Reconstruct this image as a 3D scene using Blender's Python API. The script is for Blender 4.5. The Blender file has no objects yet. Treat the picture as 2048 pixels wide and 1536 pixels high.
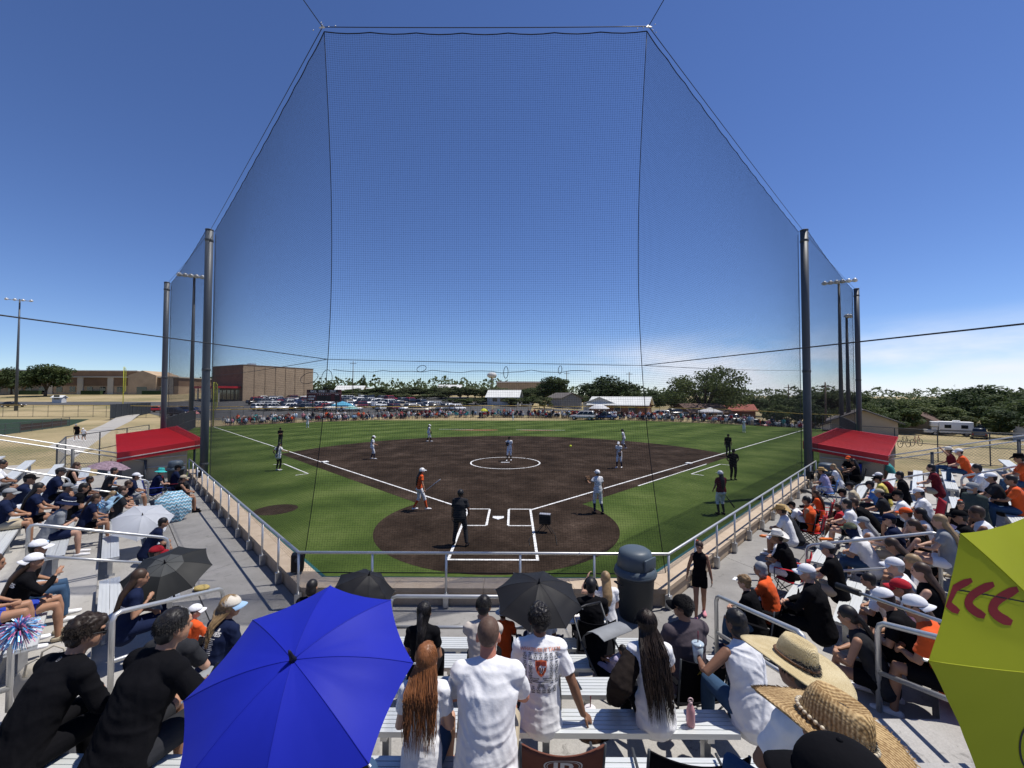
import bpy, bmesh, math, random
import numpy as np
from mathutils import Vector, Matrix, noise
from mathutils.bvhtree import BVHTree
R = math.radians
rnd = random.Random(7)
scene = bpy.context.scene
COL = scene.collection

# ------------------------------------------------------------------ camera, light, exposure
CAM = Vector((0.6, -15.6, 4.8)); FPX = 805.0
cam = bpy.data.objects.new('camera', bpy.data.cameras.new('camera'))
COL.objects.link(cam)
cam.data.sensor_width = 36.0; cam.data.lens = 36.0*FPX/2048.0
cam.data.clip_start = 0.05; cam.data.clip_end = 9000
CAMROT = Matrix.Rotation(R(0.28), 3, 'Z') @ Matrix.Rotation(R(90+1.57), 3, 'X') @ Matrix.Rotation(R(0.15), 3, 'Z')
cam.matrix_world = Matrix.Translation(CAM) @ CAMROT.to_4x4()
scene.camera = cam

SUN_EL, SUN_AZ = 66.0, 75.0            # azimuth clockwise from +Y: the sun stands to the right
world = bpy.data.worlds.new('World'); scene.world = world; world.use_nodes = True
wn, wl = world.node_tree.nodes, world.node_tree.links
wn.clear()
w_out = wn.new('ShaderNodeOutputWorld'); w_bg = wn.new('ShaderNodeBackground')
w_bg.inputs['Strength'].default_value = 0.118
w_sky = wn.new('ShaderNodeTexSky'); w_sky.sky_type = 'NISHITA'; w_sky.sun_disc = False
w_sky.sun_elevation = R(SUN_EL); w_sky.sun_rotation = R(SUN_AZ)
w_sky.altitude = 2000; w_sky.air_density = 1.0; w_sky.dust_density = 0.1; w_sky.ozone_density = 5.0
w_hs = wn.new('ShaderNodeHueSaturation'); w_hs.inputs['Saturation'].default_value = 1.10; w_hs.inputs['Hue'].default_value = 0.511; wl.new(w_sky.outputs[0], w_hs.inputs['Color'])
w_tc = wn.new('ShaderNodeTexCoord')
w_sep = wn.new('ShaderNodeSeparateXYZ'); wl.new(w_tc.outputs['Generated'], w_sep.inputs[0])
w_map = wn.new('ShaderNodeMapping'); w_map.inputs['Scale'].default_value = (1.0, 1.0, 3.6)
wl.new(w_tc.outputs['Generated'], w_map.inputs[0])
w_no = wn.new('ShaderNodeTexNoise'); w_no.inputs['Scale'].default_value = 2.6; w_no.inputs['Detail'].default_value = 7
w_no.inputs['Roughness'].default_value = 0.55
wl.new(w_map.outputs[0], w_no.inputs['Vector'])
w_r1 = wn.new('ShaderNodeMapRange'); w_r1.inputs[1].default_value = 0.34; w_r1.inputs[2].default_value = 0.56
wl.new(w_no.outputs['Fac'], w_r1.inputs[0])
# clouds lie low and gather to the right
w_r2 = wn.new('ShaderNodeMapRange'); w_r2.inputs[1].default_value = 0.155; w_r2.inputs[2].default_value = 0.075
w_r2.interpolation_type = 'SMOOTHSTEP'; wl.new(w_sep.outputs['Z'], w_r2.inputs[0])
w_r3 = wn.new('ShaderNodeMapRange'); w_r3.inputs[1].default_value = 0.02; w_r3.inputs[2].default_value = 0.42
w_r3.interpolation_type = 'SMOOTHSTEP'; wl.new(w_sep.outputs['X'], w_r3.inputs[0])
def wmul(a, b):
    n = wn.new('ShaderNodeMath'); n.operation = 'MULTIPLY'; n.use_clamp = True
    wl.new(a, n.inputs[0])
    if isinstance(b, float): n.inputs[1].default_value = b
    else: wl.new(b, n.inputs[1])
    return n.outputs[0]
w_f = wmul(wmul(wmul(w_r1.outputs[0], w_r2.outputs[0]), w_r3.outputs[0]), 0.85)
w_mix = wn.new('ShaderNodeMix'); w_mix.data_type = 'RGBA'
wl.new(w_f, w_mix.inputs[0]); wl.new(w_hs.outputs[0], w_mix.inputs[6])
w_mix.inputs[7].default_value = (7.0, 7.3, 8.2, 1)
wl.new(w_mix.outputs[2], w_bg.inputs[0]); wl.new(w_bg.outputs[0], w_out.inputs[0])

sun = bpy.data.objects.new('sun', bpy.data.lights.new('sun', 'SUN')); COL.objects.link(sun)
sun.data.energy = 4.7; sun.data.angle = R(0.5); sun.data.color = (1.0, 0.955, 0.89)
_az, _el = R(SUN_AZ), R(SUN_EL)
SUNV = Vector((math.sin(_az)*math.cos(_el), math.cos(_az)*math.cos(_el), math.sin(_el)))
sun.rotation_euler = SUNV.to_track_quat('Z', 'Y').to_euler()
vs = scene.view_settings
scene.display_settings.display_device = 'sRGB'
vs.view_transform = 'Standard'; vs.look = 'None'; vs.gamma = 1.0; vs.exposure = 0.12; vs.use_curve_mapping = False
scene.cycles.max_bounces = 6; scene.cycles.transparent_max_bounces = 12
scene.cycles.use_denoising = True

# ------------------------------------------------------------------ helpers: tagging
def tag(o, label=None, cat=None, group=None, kind=None):
    if label: o['label'] = label
    if cat: o['category'] = cat
    if group: o['group'] = group
    if kind: o['kind'] = kind
    return o
def empty(name, loc=(0, 0, 0), rz=0.0, label=None, cat=None, group=None):
    o = bpy.data.objects.new(name, None); COL.objects.link(o)
    o.empty_display_size = 0.2
    o.location = loc; o.rotation_euler = (0, 0, rz)
    return tag(o, label, cat, group)
def copy_tree(o, parent=None):
    c = o.copy(); COL.objects.link(c)
    if parent is not None: c.parent = parent
    for ch in list(o.children): copy_tree(ch, c)
    return c
def recolor(o, m, slot=0):
    o.material_slots[slot].link = 'OBJECT'; o.material_slots[slot].material = m

# ------------------------------------------------------------------ helpers: materials
def srgb(r, g, b):
    f = lambda c: (c/255/12.92) if c <= 10 else ((c/255+0.055)/1.055)**2.4
    return (f(r), f(g), f(b))
_mats = {}
def mat(name, col, rough=0.7, var=0.2, scale=6.0, bump=0.0, bscale=60.0, metal=0.0, spec=0.3, trans=0.0, sheen=0.0, det=4.0, stretch=None, coat=0.0):
    if name in _mats: return _mats[name]
    m = bpy.data.materials.new(name); m.use_nodes = True; _mats[name] = m
    n, l = m.node_tree.nodes, m.node_tree.links
    b = n['Principled BSDF']; out = n['Material Output']
    b.inputs['Roughness'].default_value = rough; b.inputs['Metallic'].default_value = metal
    b.inputs['Specular IOR Level'].default_value = spec
    if sheen: b.inputs['Sheen Weight'].default_value = sheen
    if coat: b.inputs['Coat Weight'].default_value = coat
    tc = n.new('ShaderNodeTexCoord'); src = tc.outputs['Object']
    if stretch:
        mp = n.new('ShaderNodeMapping'); mp.inputs['Scale'].default_value = stretch
        l.new(src, mp.inputs[0]); src = mp.outputs[0]
    if var > 0:
        no = n.new('ShaderNodeTexNoise'); no.inputs['Scale'].default_value = scale; no.inputs['Detail'].default_value = det
        l.new(src, no.inputs['Vector'])
        mr = n.new('ShaderNodeMapRange'); mr.inputs[1].default_value = 0.25; mr.inputs[2].default_value = 0.75
        mr.inputs[3].default_value = 1-var; mr.inputs[4].default_value = 1+var
        l.new(no.outputs['Fac'], mr.inputs[0])
        vm = n.new('ShaderNodeVectorMath'); vm.operation = 'SCALE'; vm.inputs[0].default_value = col[:3]
        l.new(mr.outputs[0], vm.inputs['Scale']); l.new(vm.outputs[0], b.inputs['Base Color'])
        base = vm.outputs[0]
    else:
        b.inputs['Base Color'].default_value = (*col[:3], 1); base = None
    if bump > 0:
        n2 = n.new('ShaderNodeTexNoise'); n2.inputs['Scale'].default_value = bscale; n2.inputs['Detail'].default_value = 3
        l.new(src, n2.inputs['Vector'])
        bp = n.new('ShaderNodeBump'); bp.inputs['Strength'].default_value = min(1.0, bump); bp.inputs['Distance'].default_value = 0.01*max(1.0, bump)
        l.new(n2.outputs['Fac'], bp.inputs['Height']); l.new(bp.outputs[0], b.inputs['Normal'])
    if trans > 0:
        t = n.new('ShaderNodeBsdfTranslucent'); mx = n.new('ShaderNodeMixShader'); mx.inputs[0].default_value = trans
        if base is not None: l.new(base, t.inputs[0])
        else: t.inputs[0].default_value = (*col[:3], 1)
        l.new(b.outputs[0], mx.inputs[1]); l.new(t.outputs[0], mx.inputs[2]); l.new(mx.outputs[0], out.inputs[0])
    return m
def nodes_of(m): return m.node_tree.nodes, m.node_tree.links, m.node_tree.nodes['Principled BSDF']
def newmat(name, rough=0.8, spec=0.3):
    m = bpy.data.materials.new(name); m.use_nodes = True
    b = m.node_tree.nodes['Principled BSDF']; b.inputs['Roughness'].default_value = rough; b.inputs['Specular IOR Level'].default_value = spec
    return m
def N(n, t, **kw):
    x = n.new('ShaderNode'+t)
    for k, v in kw.items():
        if k.startswith('i_'): x.inputs[int(k[2:])].default_value = v
        elif k.startswith('s_'): x.inputs[k[2:].replace('_', ' ')].default_value = v
        else: setattr(x, k, v)
    return x
def ramp(n, fac, stops, l):
    r = n.new('ShaderNodeValToRGB'); e = r.color_ramp.elements
    e[0].position, e[0].color = stops[0][0], (*stops[0][1], 1)
    e[1].position, e[1].color = stops[-1][0], (*stops[-1][1], 1)
    for p, c in stops[1:-1]:
        x = e.new(p); x.color = (*c, 1)
    l.new(fac, r.inputs[0]); return r.outputs[0]

# ------------------------------------------------------------------ helpers: mesh building
class MB:
    def __init__(s): s.v = []; s.f = []; s.m = []; s.M = None; s.mi = 0
    def add(s, vs_, fs_):
        k = len(s.v)
        if s.M is not None: vs_ = [s.M @ Vector(p) for p in vs_]
        s.v.extend([tuple(p) for p in vs_]); s.f.extend([tuple(i+k for i in f) for f in fs_]); s.m.extend([s.mi]*len(fs_))
    def box(s, lo, hi):
        x0, y0, z0 = lo; x1, y1, z1 = hi
        s.add([(x0,y0,z0),(x1,y0,z0),(x1,y1,z0),(x0,y1,z0),(x0,y0,z1),(x1,y0,z1),(x1,y1,z1),(x0,y1,z1)],
              [(0,3,2,1),(4,5,6,7),(0,1,5,4),(1,2,6,5),(2,3,7,6),(3,0,4,7)])
    def cbox(s, c, d): s.box([c[i]-d[i]/2 for i in range(3)], [c[i]+d[i]/2 for i in range(3)])
    def prism(s, poly, z0, z1):
        n = len(poly); a = sum(poly[i][0]*poly[(i+1)%n][1]-poly[(i+1)%n][0]*poly[i][1] for i in range(n))
        if a < 0: poly = poly[::-1]
        s.add([(p[0],p[1],z0) for p in poly]+[(p[0],p[1],z1) for p in poly],
              [tuple(range(n-1,-1,-1)), tuple(range(n,2*n))]+[(i,(i+1)%n,n+(i+1)%n,n+i) for i in range(n)])
    def sheet(s, poly, z):
        n = len(poly); a = sum(poly[i][0]*poly[(i+1)%n][1]-poly[(i+1)%n][0]*poly[i][1] for i in range(n))
        if a < 0: poly = poly[::-1]
        s.add([(p[0],p[1],z) for p in poly], [tuple(range(n))])
    def strip(s, p, q, w, z):
        p, q = Vector(p[:2]), Vector(q[:2]); d = (q-p).normalized(); nn = Vector((-d.y, d.x))*w/2
        s.sheet([p-nn, q-nn, q+nn, p+nn], z)
    def tube(s, pts, r, n=8, caps=True):
        pts = [Vector(p) for p in pts]; k = len(pts)
        rs = r if isinstance(r, (list, tuple)) else [r]*k
        vs_, fs_ = [], []
        up = None
        for i in range(k):
            t = (pts[min(i+1,k-1)]-pts[max(i-1,0)])
            if t.length < 1e-9: t = Vector((0,0,1))
            t.normalize()
            if up is None: up = Vector((0,0,1)) if abs(t.z) < 0.9 else Vector((0,1,0))
            a = t.cross(up)
            if a.length < 1e-4: a = t.cross(Vector((1,0.3,0)))
            a.normalize(); b = a.cross(t); up = b
            for j in range(n):
                an = 2*math.pi*j/n
                vs_.append(pts[i]+(a*math.cos(an)+b*math.sin(an))*rs[i])
        for i in range(k-1):
            for j in range(n):
                fs_.append((i*n+j, i*n+(j+1)%n, (i+1)*n+(j+1)%n, (i+1)*n+j))
        if caps: fs_ += [tuple(range(n-1,-1,-1)), tuple(range((k-1)*n, k*n))]
        s.add(vs_, fs_)
    def loft(s, secs, side=(1,0,0), n=16, round_ends=True):
        """secs: (centre, rx, ry); side gives the rx direction"""
        side = Vector(side); C = [Vector(c[0]) for c in secs]; k = len(C); rings = []
        for i in range(k):
            t = (C[min(i+1,k-1)]-C[max(i-1,0)]).normalized()
            a = side-t*side.dot(t)
            if a.length < 1e-3: a = Vector((0,1,0))-t*t.y
            a.normalize(); b = t.cross(a)
            rings.append((C[i], t, a, b, secs[i][1], secs[i][2]))
        if round_ends:
            c,t,a,b,x,y = rings[0]; r_ = min(x,y)
            pre = [(c-t*r_*0.75, t,a,b, x*0.4,y*0.4), (c-t*r_*0.4, t,a,b, x*0.8,y*0.8)]
            c,t,a,b,x,y = rings[-1]; r_ = min(x,y)
            post = [(c+t*r_*0.4, t,a,b, x*0.8,y*0.8), (c+t*r_*0.75, t,a,b, x*0.4,y*0.4)]
            rings = pre+rings+post
        vs_, fs_ = [], []
        for c,t,a,b,x,y in rings:
            for j in range(n):
                an = 2*math.pi*j/n; vs_.append(c+a*math.cos(an)*x+b*math.sin(an)*y)
        K = len(rings)
        for i in range(K-1):
            for j in range(n):
                fs_.append((i*n+j, i*n+(j+1)%n, (i+1)*n+(j+1)%n, (i+1)*n+j))
        fs_ += [tuple(range(n-1,-1,-1)), tuple(range((K-1)*n, K*n))]
        s.add(vs_, fs_)
    def ell(s, c, r, rot=None, nu=14, nv=10, zmin=-1.0):
        c = Vector(c); vs_, fs_ = [], []
        v0 = math.asin(max(-1, zmin))
        for i in range(nv+1):
            ph = v0+(math.pi/2-v0)*i/nv
            for j in range(nu):
                th = 2*math.pi*j/nu
                p = Vector((r[0]*math.cos(ph)*math.cos(th), r[1]*math.cos(ph)*math.sin(th), r[2]*math.sin(ph)))
                if rot is not None: p = rot @ p
                vs_.append(c+p)
        for i in range(nv):
            for j in range(nu):
                fs_.append((i*nu+j, i*nu+(j+1)%nu, (i+1)*nu+(j+1)%nu, (i+1)*nu+j))
        fs_.append(tuple(range(nu-1,-1,-1)))
        s.add(vs_, fs_)
    def lathe(s, prof, n=24, M=None):
        vs_, fs_ = [], []
        for r_, z in prof:
            for j in range(n):
                an = 2*math.pi*j/n; vs_.append((r_*math.cos(an), r_*math.sin(an), z))
        for i in range(len(prof)-1):
            for j in range(n):
                fs_.append((i*n+j, i*n+(j+1)%n, (i+1)*n+(j+1)%n, (i+1)*n+j))
        fs_ += [tuple(range(n-1,-1,-1)), tuple(range((len(prof)-1)*n, len(prof)*n))]
        if M is not None: vs_ = [M @ Vector(p) for p in vs_]
        s.add(vs_, fs_)
    def mesh(s, name, mats, smooth=False):
        me = bpy.data.meshes.new(name); me.from_pydata(s.v, [], s.f)
        for m in (mats if isinstance(mats, (list, tuple)) else [mats]): me.materials.append(m)
        if any(s.m): me.polygons.foreach_set('material_index', s.m)
        if smooth: me.polygons.foreach_set('use_smooth', [True]*len(me.polygons))
        me.update(); return me
    def build(s, name, mats, parent=None, smooth=False, **tags):
        o = bpy.data.objects.new(name, s.mesh(name, mats, smooth)); COL.objects.link(o)
        if parent is not None: o.parent = parent
        return tag(o, tags.get('label'), tags.get('cat'), tags.get('group'), tags.get('kind'))
    def bevel(s, name, mats, parent=None, w=0.01, seg=2, smooth=True, **tags):
        o = s.build(name, mats, parent, smooth, **tags)
        bm = bmesh.new(); bm.from_mesh(o.data)
        es = [e for e in bm.edges if len(e.link_faces) == 2 and e.calc_face_angle(0) > 0.6]
        bmesh.ops.bevel(bm, geom=es, offset=w, segments=seg, affect='EDGES', profile=0.6)
        bm.to_mesh(o.data); bm.free()
        return o
def place(me, name, loc=(0,0,0), rz=0.0, parent=None, **tags):
    o = bpy.data.objects.new(name, me); COL.objects.link(o); o.location = loc; o.rotation_euler = (0,0,rz)
    if parent is not None: o.parent = parent
    return tag(o, tags.get('label'), tags.get('cat'), tags.get('group'), tags.get('kind'))
def arc_pts(p, q, bulge, n=10):
    p, q = Vector(p), Vector(q)
    return [p.lerp(q, i/n)+Vector((0,0,-bulge*4*(i/n)*(1-i/n))) for i in range(n+1)]
def text_mesh(s, size=1.0, font=None, bold=0.0):
    cu = bpy.data.curves.new('txt', 'FONT'); cu.body = s; cu.size = size; cu.align_x = 'CENTER'; cu.align_y = 'CENTER'; cu.offset = bold; cu.resolution_u = 2
    o = bpy.data.objects.new('txt', cu); COL.objects.link(o)
    dg = bpy.context.evaluated_depsgraph_get()
    me = bpy.data.meshes.new_from_object(o.evaluated_get(dg))
    bpy.data.objects.remove(o); bpy.data.curves.remove(cu)
    V = [tuple(v.co) for v in me.vertices]; F = [tuple(p.vertices) for p in me.polygons]
    bpy.data.meshes.remove(me)
    return V, F

# ------------------------------------------------------------------ where the stands lie
def row_b(k): return 1.85+0.8*k                   # seat centre line behind the front railing
def riser_b(k): return row_b(k)-0.62
def tread_z(k): return 0.6+0.25*k
S2 = math.sqrt(0.5); T8 = math.tan(R(22.5)); AEND = 17.6
def P_off(b, aend=AEND, aR=None):
    """the chevron line at distance b behind the railing: left end, left corner, right corner, right end"""
    h = 3.66+b*T8; y = -7.55-b
    aR = aR if aR is not None else aend
    def L(a): return (-3.66-S2*a-S2*b, -7.55+S2*a-S2*b)
    def Rr(a): return (3.66+S2*a+S2*b, -7.55+S2*a-S2*b)
    return [L(aend), (-h, y), (h, y), Rr(aR)]
def sec_pt(sec, a, b):
    if sec == 'C': return Vector((a, -7.55-b))
    if sec == 'L': return Vector((-3.66-S2*a-S2*b, -7.55+S2*a-S2*b))
    return Vector((3.66+S2*a+S2*b, -7.55+S2*a-S2*b))
SECYAW = {'C': 0.0, 'L': R(-45), 'R': R(45)}
def ray(px, py):
    return (CAMROT @ Vector(((px-1024)/FPX, (768-py)/FPX, -1.0))).normalized()
def at_z(px, py, z):
    d = ray(px, py); t = (z-CAM.z)/d.z; return CAM+d*t
def at_depth(px, py, Z):
    d = ray(px, py); return CAM+d*(Z/d.y)
def to_ab(sec, p):
    if sec == 'C': return p.x, -7.55-p.y
    if sec == 'L':
        dx, dy = p.x+3.66, p.y+7.55; return S2*(-dx+dy), S2*(-dx-dy)
    dx, dy = p.x-3.66, p.y+7.55; return S2*(dx+dy), S2*(dx-dy)
def seat_spot(sec, px, py, row=None, hh=0.76, b=None, fwd=0.14):
    """where a sitter's hips are, from where the head is seen; rows are real rows"""
    d = ray(px, py)
    # plane of heads over the raked rows
    lo, hi = 0.4, 60.0
    def f(t):
        p = CAM+d*t; a_, b_ = to_ab(sec, p); return p.z-(1.05+hh+0.3125*(b_+fwd-1.85))
    for _ in range(60):
        m_ = (lo+hi)/2
        if f(m_) > 0: lo = m_
        else: hi = m_
    p = CAM+d*lo; a_, b_ = to_ab(sec, p); b_ += fwd
    k = row if row is not None else max(0, round((b_-1.85)/0.8))
    bb = b if b is not None else row_b(k)
    r = d.x/d.y
    bf = bb-fwd
    if b is None and sec != 'C' and abs(abs(r)-1) <= (0.38 if sec == 'L' else 0.32):
        k = row if row is not None else max(0, int(math.floor((b_-1.85+0.42)/0.8)))
        bb = min(row_b(k)+0.20, max(row_b(k)-0.36, b_)); a_, _ = to_ab(sec, p)
        return Vector((*sec_pt(sec, a_, bb), tread_z(k)+0.45)), k, a_, bb
    if sec == 'C': a_ = CAM.x+r*(-7.55-bf-CAM.y)
    elif sec == 'L' and abs(1+r) > 0.15:
        a_ = (-3.66-CAM.x-S2*bf-r*(-7.55-CAM.y-S2*bf))/(S2*(1+r))
    elif sec == 'R' and abs(r-1) > 0.3:
        a_ = (3.66-CAM.x+S2*bf-r*(-7.55-CAM.y-S2*bf))/(S2*(r-1))
    q = sec_pt(sec, a_, bb)
    return Vector((q.x, q.y, tread_z(k)+0.45)), k, a_, bb
# ------------------------------------------------------------------ setting: ground
def sstep(a, b, x):
    t = min(1, max(0, (x-a)/(b-a))); return t*t*(3-2*t)
def gh(x, y):
    Z = y-CAM.y
    h = min(6.3, 0.055*max(0, Z-80))
    left = 1-sstep(-15, 30, x)
    side = 1.0
    h2 = h*left*side
    return h2-2.9*sstep(38, 74, Z)*sstep(36, 62, x)*(1-sstep(150, 400, Z))
def m_ground():
    m = newmat('dry grass ground', 0.95, 0.1); n, l, b = nodes_of(m)
    tc = N(n, 'TexCoord'); a = N(n, 'TexNoise', s_Scale=0.06, s_Detail=8.0, s_Roughness=0.65); l.new(tc.outputs['Object'], a.inputs['Vector'])
    c = N(n, 'TexNoise', s_Scale=3.0, s_Detail=6.0, s_Roughness=0.7); l.new(tc.outputs['Object'], c.inputs['Vector'])
    mx = N(n, 'Math', operation='MULTIPLY_ADD'); l.new(a.outputs['Fac'], mx.inputs[0]); mx.inputs[1].default_value = 0.7
    m2 = N(n, 'Math', operation='MULTIPLY'); l.new(c.outputs['Fac'], m2.inputs[0]); m2.inputs[1].default_value = 0.35; l.new(m2.outputs[0], mx.inputs[2])
    col = ramp(n, mx.outputs[0], [(0.36, (0.115, 0.125, 0.05)), (0.47, (0.24, 0.20, 0.105)), (0.58, (0.36, 0.285, 0.16)), (0.72, (0.42, 0.35, 0.21))], l)
    l.new(col, b.inputs['Base Color'])
    bp = N(n, 'Bump', s_Strength=0.6, s_Distance=0.05); l.new(c.outputs['Fac'], bp.inputs['Height']); l.new(bp.outputs[0], b.inputs['Normal'])
    return m
def axis(vals):
    out = []
    for lo, hi, st in vals:
        k = lo
        while k < hi-1e-6: out.append(k); k += st
    out.append(vals[-1][1]); return out
gx = axis([(-4000,-600,500),(-600,-240,40),(-240,-60,10),(-60,60,5),(60,240,20),(240,600,60),(600,4000,500)])
gy = axis([(-400,-40,60),(-40,60,5),(60,260,6),(260,600,40),(600,4600,500)])
g = MB(); nx = len(gx)
g.add([(x, y, gh(x, y)) for y in gy for x in gx], [(j*nx+i, j*nx+i+1, (j+1)*nx+i+1, (j+1)*nx+i) for j in range(len(gy)-1) for i in range(nx-1)])
g.build('ground', m_ground(), kind='structure', smooth=True)

# ------------------------------------------------------------------ playing field
def m_turf():
    m = newmat('artificial turf', 0.95, 0.04); n, l, b = nodes_of(m)
    tc = N(n, 'TexCoord'); mp = N(n, 'Mapping'); mp.inputs['Rotation'].default_value = (0, 0, R(45)); l.new(tc.outputs['Object'], mp.inputs[0])
    w = N(n, 'TexWave', wave_type='BANDS', bands_direction='X', s_Scale=0.055, s_Distortion=0.4, s_Detail=2.0); l.new(mp.outputs[0], w.inputs['Vector'])
    a = N(n, 'TexNoise', s_Scale=0.35, s_Detail=5.0, s_Roughness=0.6); l.new(tc.outputs['Object'], a.inputs['Vector'])
    mp2 = N(n, 'Mapping'); mp2.inputs['Scale'].default_value = (9, 30, 30); mp2.inputs['Rotation'].default_value = (0, 0, R(8)); l.new(tc.outputs['Object'], mp2.inputs[0])
    c = N(n, 'TexNoise', s_Scale=1.0, s_Detail=4.0, s_Roughness=0.75); l.new(mp2.outputs[0], c.inputs['Vector'])
    s1 = N(n, 'Math', operation='MULTIPLY_ADD'); l.new(w.outputs['Fac'], s1.inputs[0]); s1.inputs[1].default_value = 0.10
    s2 = N(n, 'Math', operation='MULTIPLY_ADD'); l.new(a.outputs['Fac'], s2.inputs[0]); s2.inputs[1].default_value = 0.5
    s3 = N(n, 'Math', operation='MULTIPLY'); l.new(c.outputs['Fac'], s3.inputs[0]); s3.inputs[1].default_value = 0.42
    l.new(s3.outputs[0], s2.inputs[2]); l.new(s2.outputs[0], s1.inputs[2])
    col = ramp(n, s1.outputs[0], [(0.34, (0.022, 0.040, 0.009)), (0.52, (0.060, 0.091, 0.021)), (0.70, (0.124, 0.156, 0.048))], l)
    l.new(col, b.inputs['Base Color'])
    bp = N(n, 'Bump', s_Strength=0.5, s_Distance=0.02); l.new(c.outputs['Fac'], bp.inputs['Height']); l.new(bp.outputs[0], b.inputs['Normal'])
    return m
def m_infield():
    m = newmat('brown infield turf', 1.0, 0.02); n, l, b = nodes_of(m)
    tc = N(n, 'TexCoord'); a = N(n, 'TexNoise', s_Scale=0.5, s_Detail=6.0, s_Roughness=0.65); l.new(tc.outputs['Object'], a.inputs['Vector'])
    mp2 = N(n, 'Mapping'); mp2.inputs['Scale'].default_value = (7, 22, 22); l.new(tc.outputs['Object'], mp2.inputs[0])
    c = N(n, 'TexNoise', s_Scale=1.0, s_Detail=5.0, s_Roughness=0.75); l.new(mp2.outputs[0], c.inputs['Vector'])
    s2 = N(n, 'Math', operation='MULTIPLY_ADD'); l.new(a.outputs['Fac'], s2.inputs[0]); s2.inputs[1].default_value = 0.55
    s3 = N(n, 'Math', operation='MULTIPLY'); l.new(c.outputs['Fac'], s3.inputs[0]); s3.inputs[1].default_value = 0.45; l.new(s3.outputs[0], s2.inputs[2])
    col = ramp(n, s2.outputs[0], [(0.36, (0.012, 0.0085, 0.0065)), (0.51, (0.036, 0.025, 0.0185)), (0.62, (0.072, 0.051, 0.039)), (0.72, (0.18, 0.135, 0.10))], l)
    l.new(col, b.inputs['Base Color'])
    bp = N(n, 'Bump', s_Strength=0.6, s_Distance=0.02); l.new(c.outputs['Fac'], bp.inputs['Height']); l.new(bp.outputs[0], b.inputs['Normal'])
    return m
M_TURF, M_INF = m_turf(), m_infield()
M_LINE = mat('white field paint', (0.72, 0.72, 0.70), 0.8, 0.34, 7.0, det=8)
def fence_r(t): return 62.0+5.0*math.cos(2*t)      # t from straight out, in radians
arc = [(fence_r(t)*math.sin(t), fence_r(t)*math.cos(t)) for t in [R(x) for x in range(48, -49, -4)]]
t_ = MB(); t_.sheet([(-4.3,-7.6), (4.3,-7.6), (31.0,19.1)]+arc+[(-31.0,19.1)], 0.004)
t_.build('turf', M_TURF, kind='structure')
# skinned infield with its strip outside the foul lines, and the home circle
PC = Vector((0, 13.1)); PR = 18.6; HC = Vector((0, -0.3)); HR = 4.45; off = 1.34
def line_circle(c, r):       # on y = x-off, the larger x
    B = -2*c.x-2*(off+c.y); A = 2.0; Cc = c.x**2+(off+c.y)**2-r*r
    return (-B+math.sqrt(B*B-4*A*Cc))/(2*A)
xh, xi = line_circle(HC, HR), line_circle(PC, PR)
poly = [(xh, xh-off), (xi, xi-off)]
a0 = math.atan2(xi-off-PC.y, xi-PC.x); a1 = math.pi-a0
poly += [(PC.x+PR*math.cos(a0+(a1-a0)*i/60), PC.y+PR*math.sin(a0+(a1-a0)*i/60)) for i in range(1, 60)]
poly += [(-xi, xi-off), (-xh, xh-off)]
h0 = math.atan2(xh-off-HC.y, -xh-HC.x); h1 = 2*math.pi+math.atan2(xh-off-HC.y, xh-HC.x)
poly += [(HC.x+HR*math.cos(h0+(h1-h0)*i/48), HC.y+HR*math.sin(h0+(h1-h0)*i/48)) for i in range(1, 48)]
d_ = MB(); d_.sheet(poly, 0.008)
d_.build('infield', M_INF, kind='structure')
oc = MB(); oc.sheet([(-9.3+0.82*math.cos(2*math.pi*i/32), 1.25+0.82*math.sin(2*math.pi*i/32)) for i in range(32)], 0.008)
oc.build('on_deck_circle', M_INF, kind='structure')
ln = MB()
for sx in (-1, 1):
    ln.strip((sx*1.30, 1.32), (sx*43.6, 43.6), 0.10, 0.012)
    x0, x1 = 0.40, 1.30
    for (p, q) in (((x0, 1.44), (x1+.05, 1.44)), ((x0, -0.70), (x1-.05, -0.70))): ln.strip((sx*p[0], p[1]), (sx*q[0], q[1]), 0.085, 0.0125)
    ln.strip((sx*x0, 1.40), (sx*x0, -0.66), 0.085, 0.013)
    ln.strip((sx*x1, 1.40), (sx*x1, -3.72), 0.085, 0.0135)
ln.strip((-1.34, -3.76), (1.34, -3.76), 0.085, 0.012)
ring_o, ring_i = [], []
for i in range(64):
    t = 2*math.pi*i/64; ring_o.append((2.49*math.cos(t), 13.1+2.49*math.sin(t), 0.012)); ring_i.append((2.39*math.cos(t), 13.1+2.39*math.sin(t), 0.012))
ln.add(ring_o+ring_i, [(i, (i+1) % 64, 64+(i+1) % 64, 64+i) for i in range(64)])
ln.strip((7.2, 5.9), (14.1, 12.8), 0.085, 0.012)                      # running lane by first base
for cb in ([(-15.8,11.9),(-15.3,12.3),(-11.85,8.85),(-12.35,8.35)], [(15.5,12.35),(15.0,12.7),(11.45,9.2),(12.0,8.75)]):
    for i in range(3): ln.strip(cb[i], cb[i+1], 0.085, 0.012+0.0004*i)
ln.build('field_lines', M_LINE, kind='structure')
om = MB(); om.strip((-9.9, 40.6), (-5.0, 40.4), 0.12, 0.009); om.strip((0.9, 40.2), (7.6, 39.6), 0.14, 0.009)
om.build('outfield_lines', M_LINE, kind='structure')
om = MB(); om.sheet([(-8.2, 39.2), (-3.2, 38.6), (-1.4, 39.4), (-1.9, 40.3), (-5.6, 40.2)], 0.0085); om.sheet([(1.2, 39.6), (2.6, 38.9), (5.6, 38.9), (6.4, 39.4), (2.0, 40.0)], 0.0085)
om.build('outfield_clay_mark', mat('red clay', (0.20, 0.075, 0.04), 0.9, 0.3, 3), kind='structure')
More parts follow.
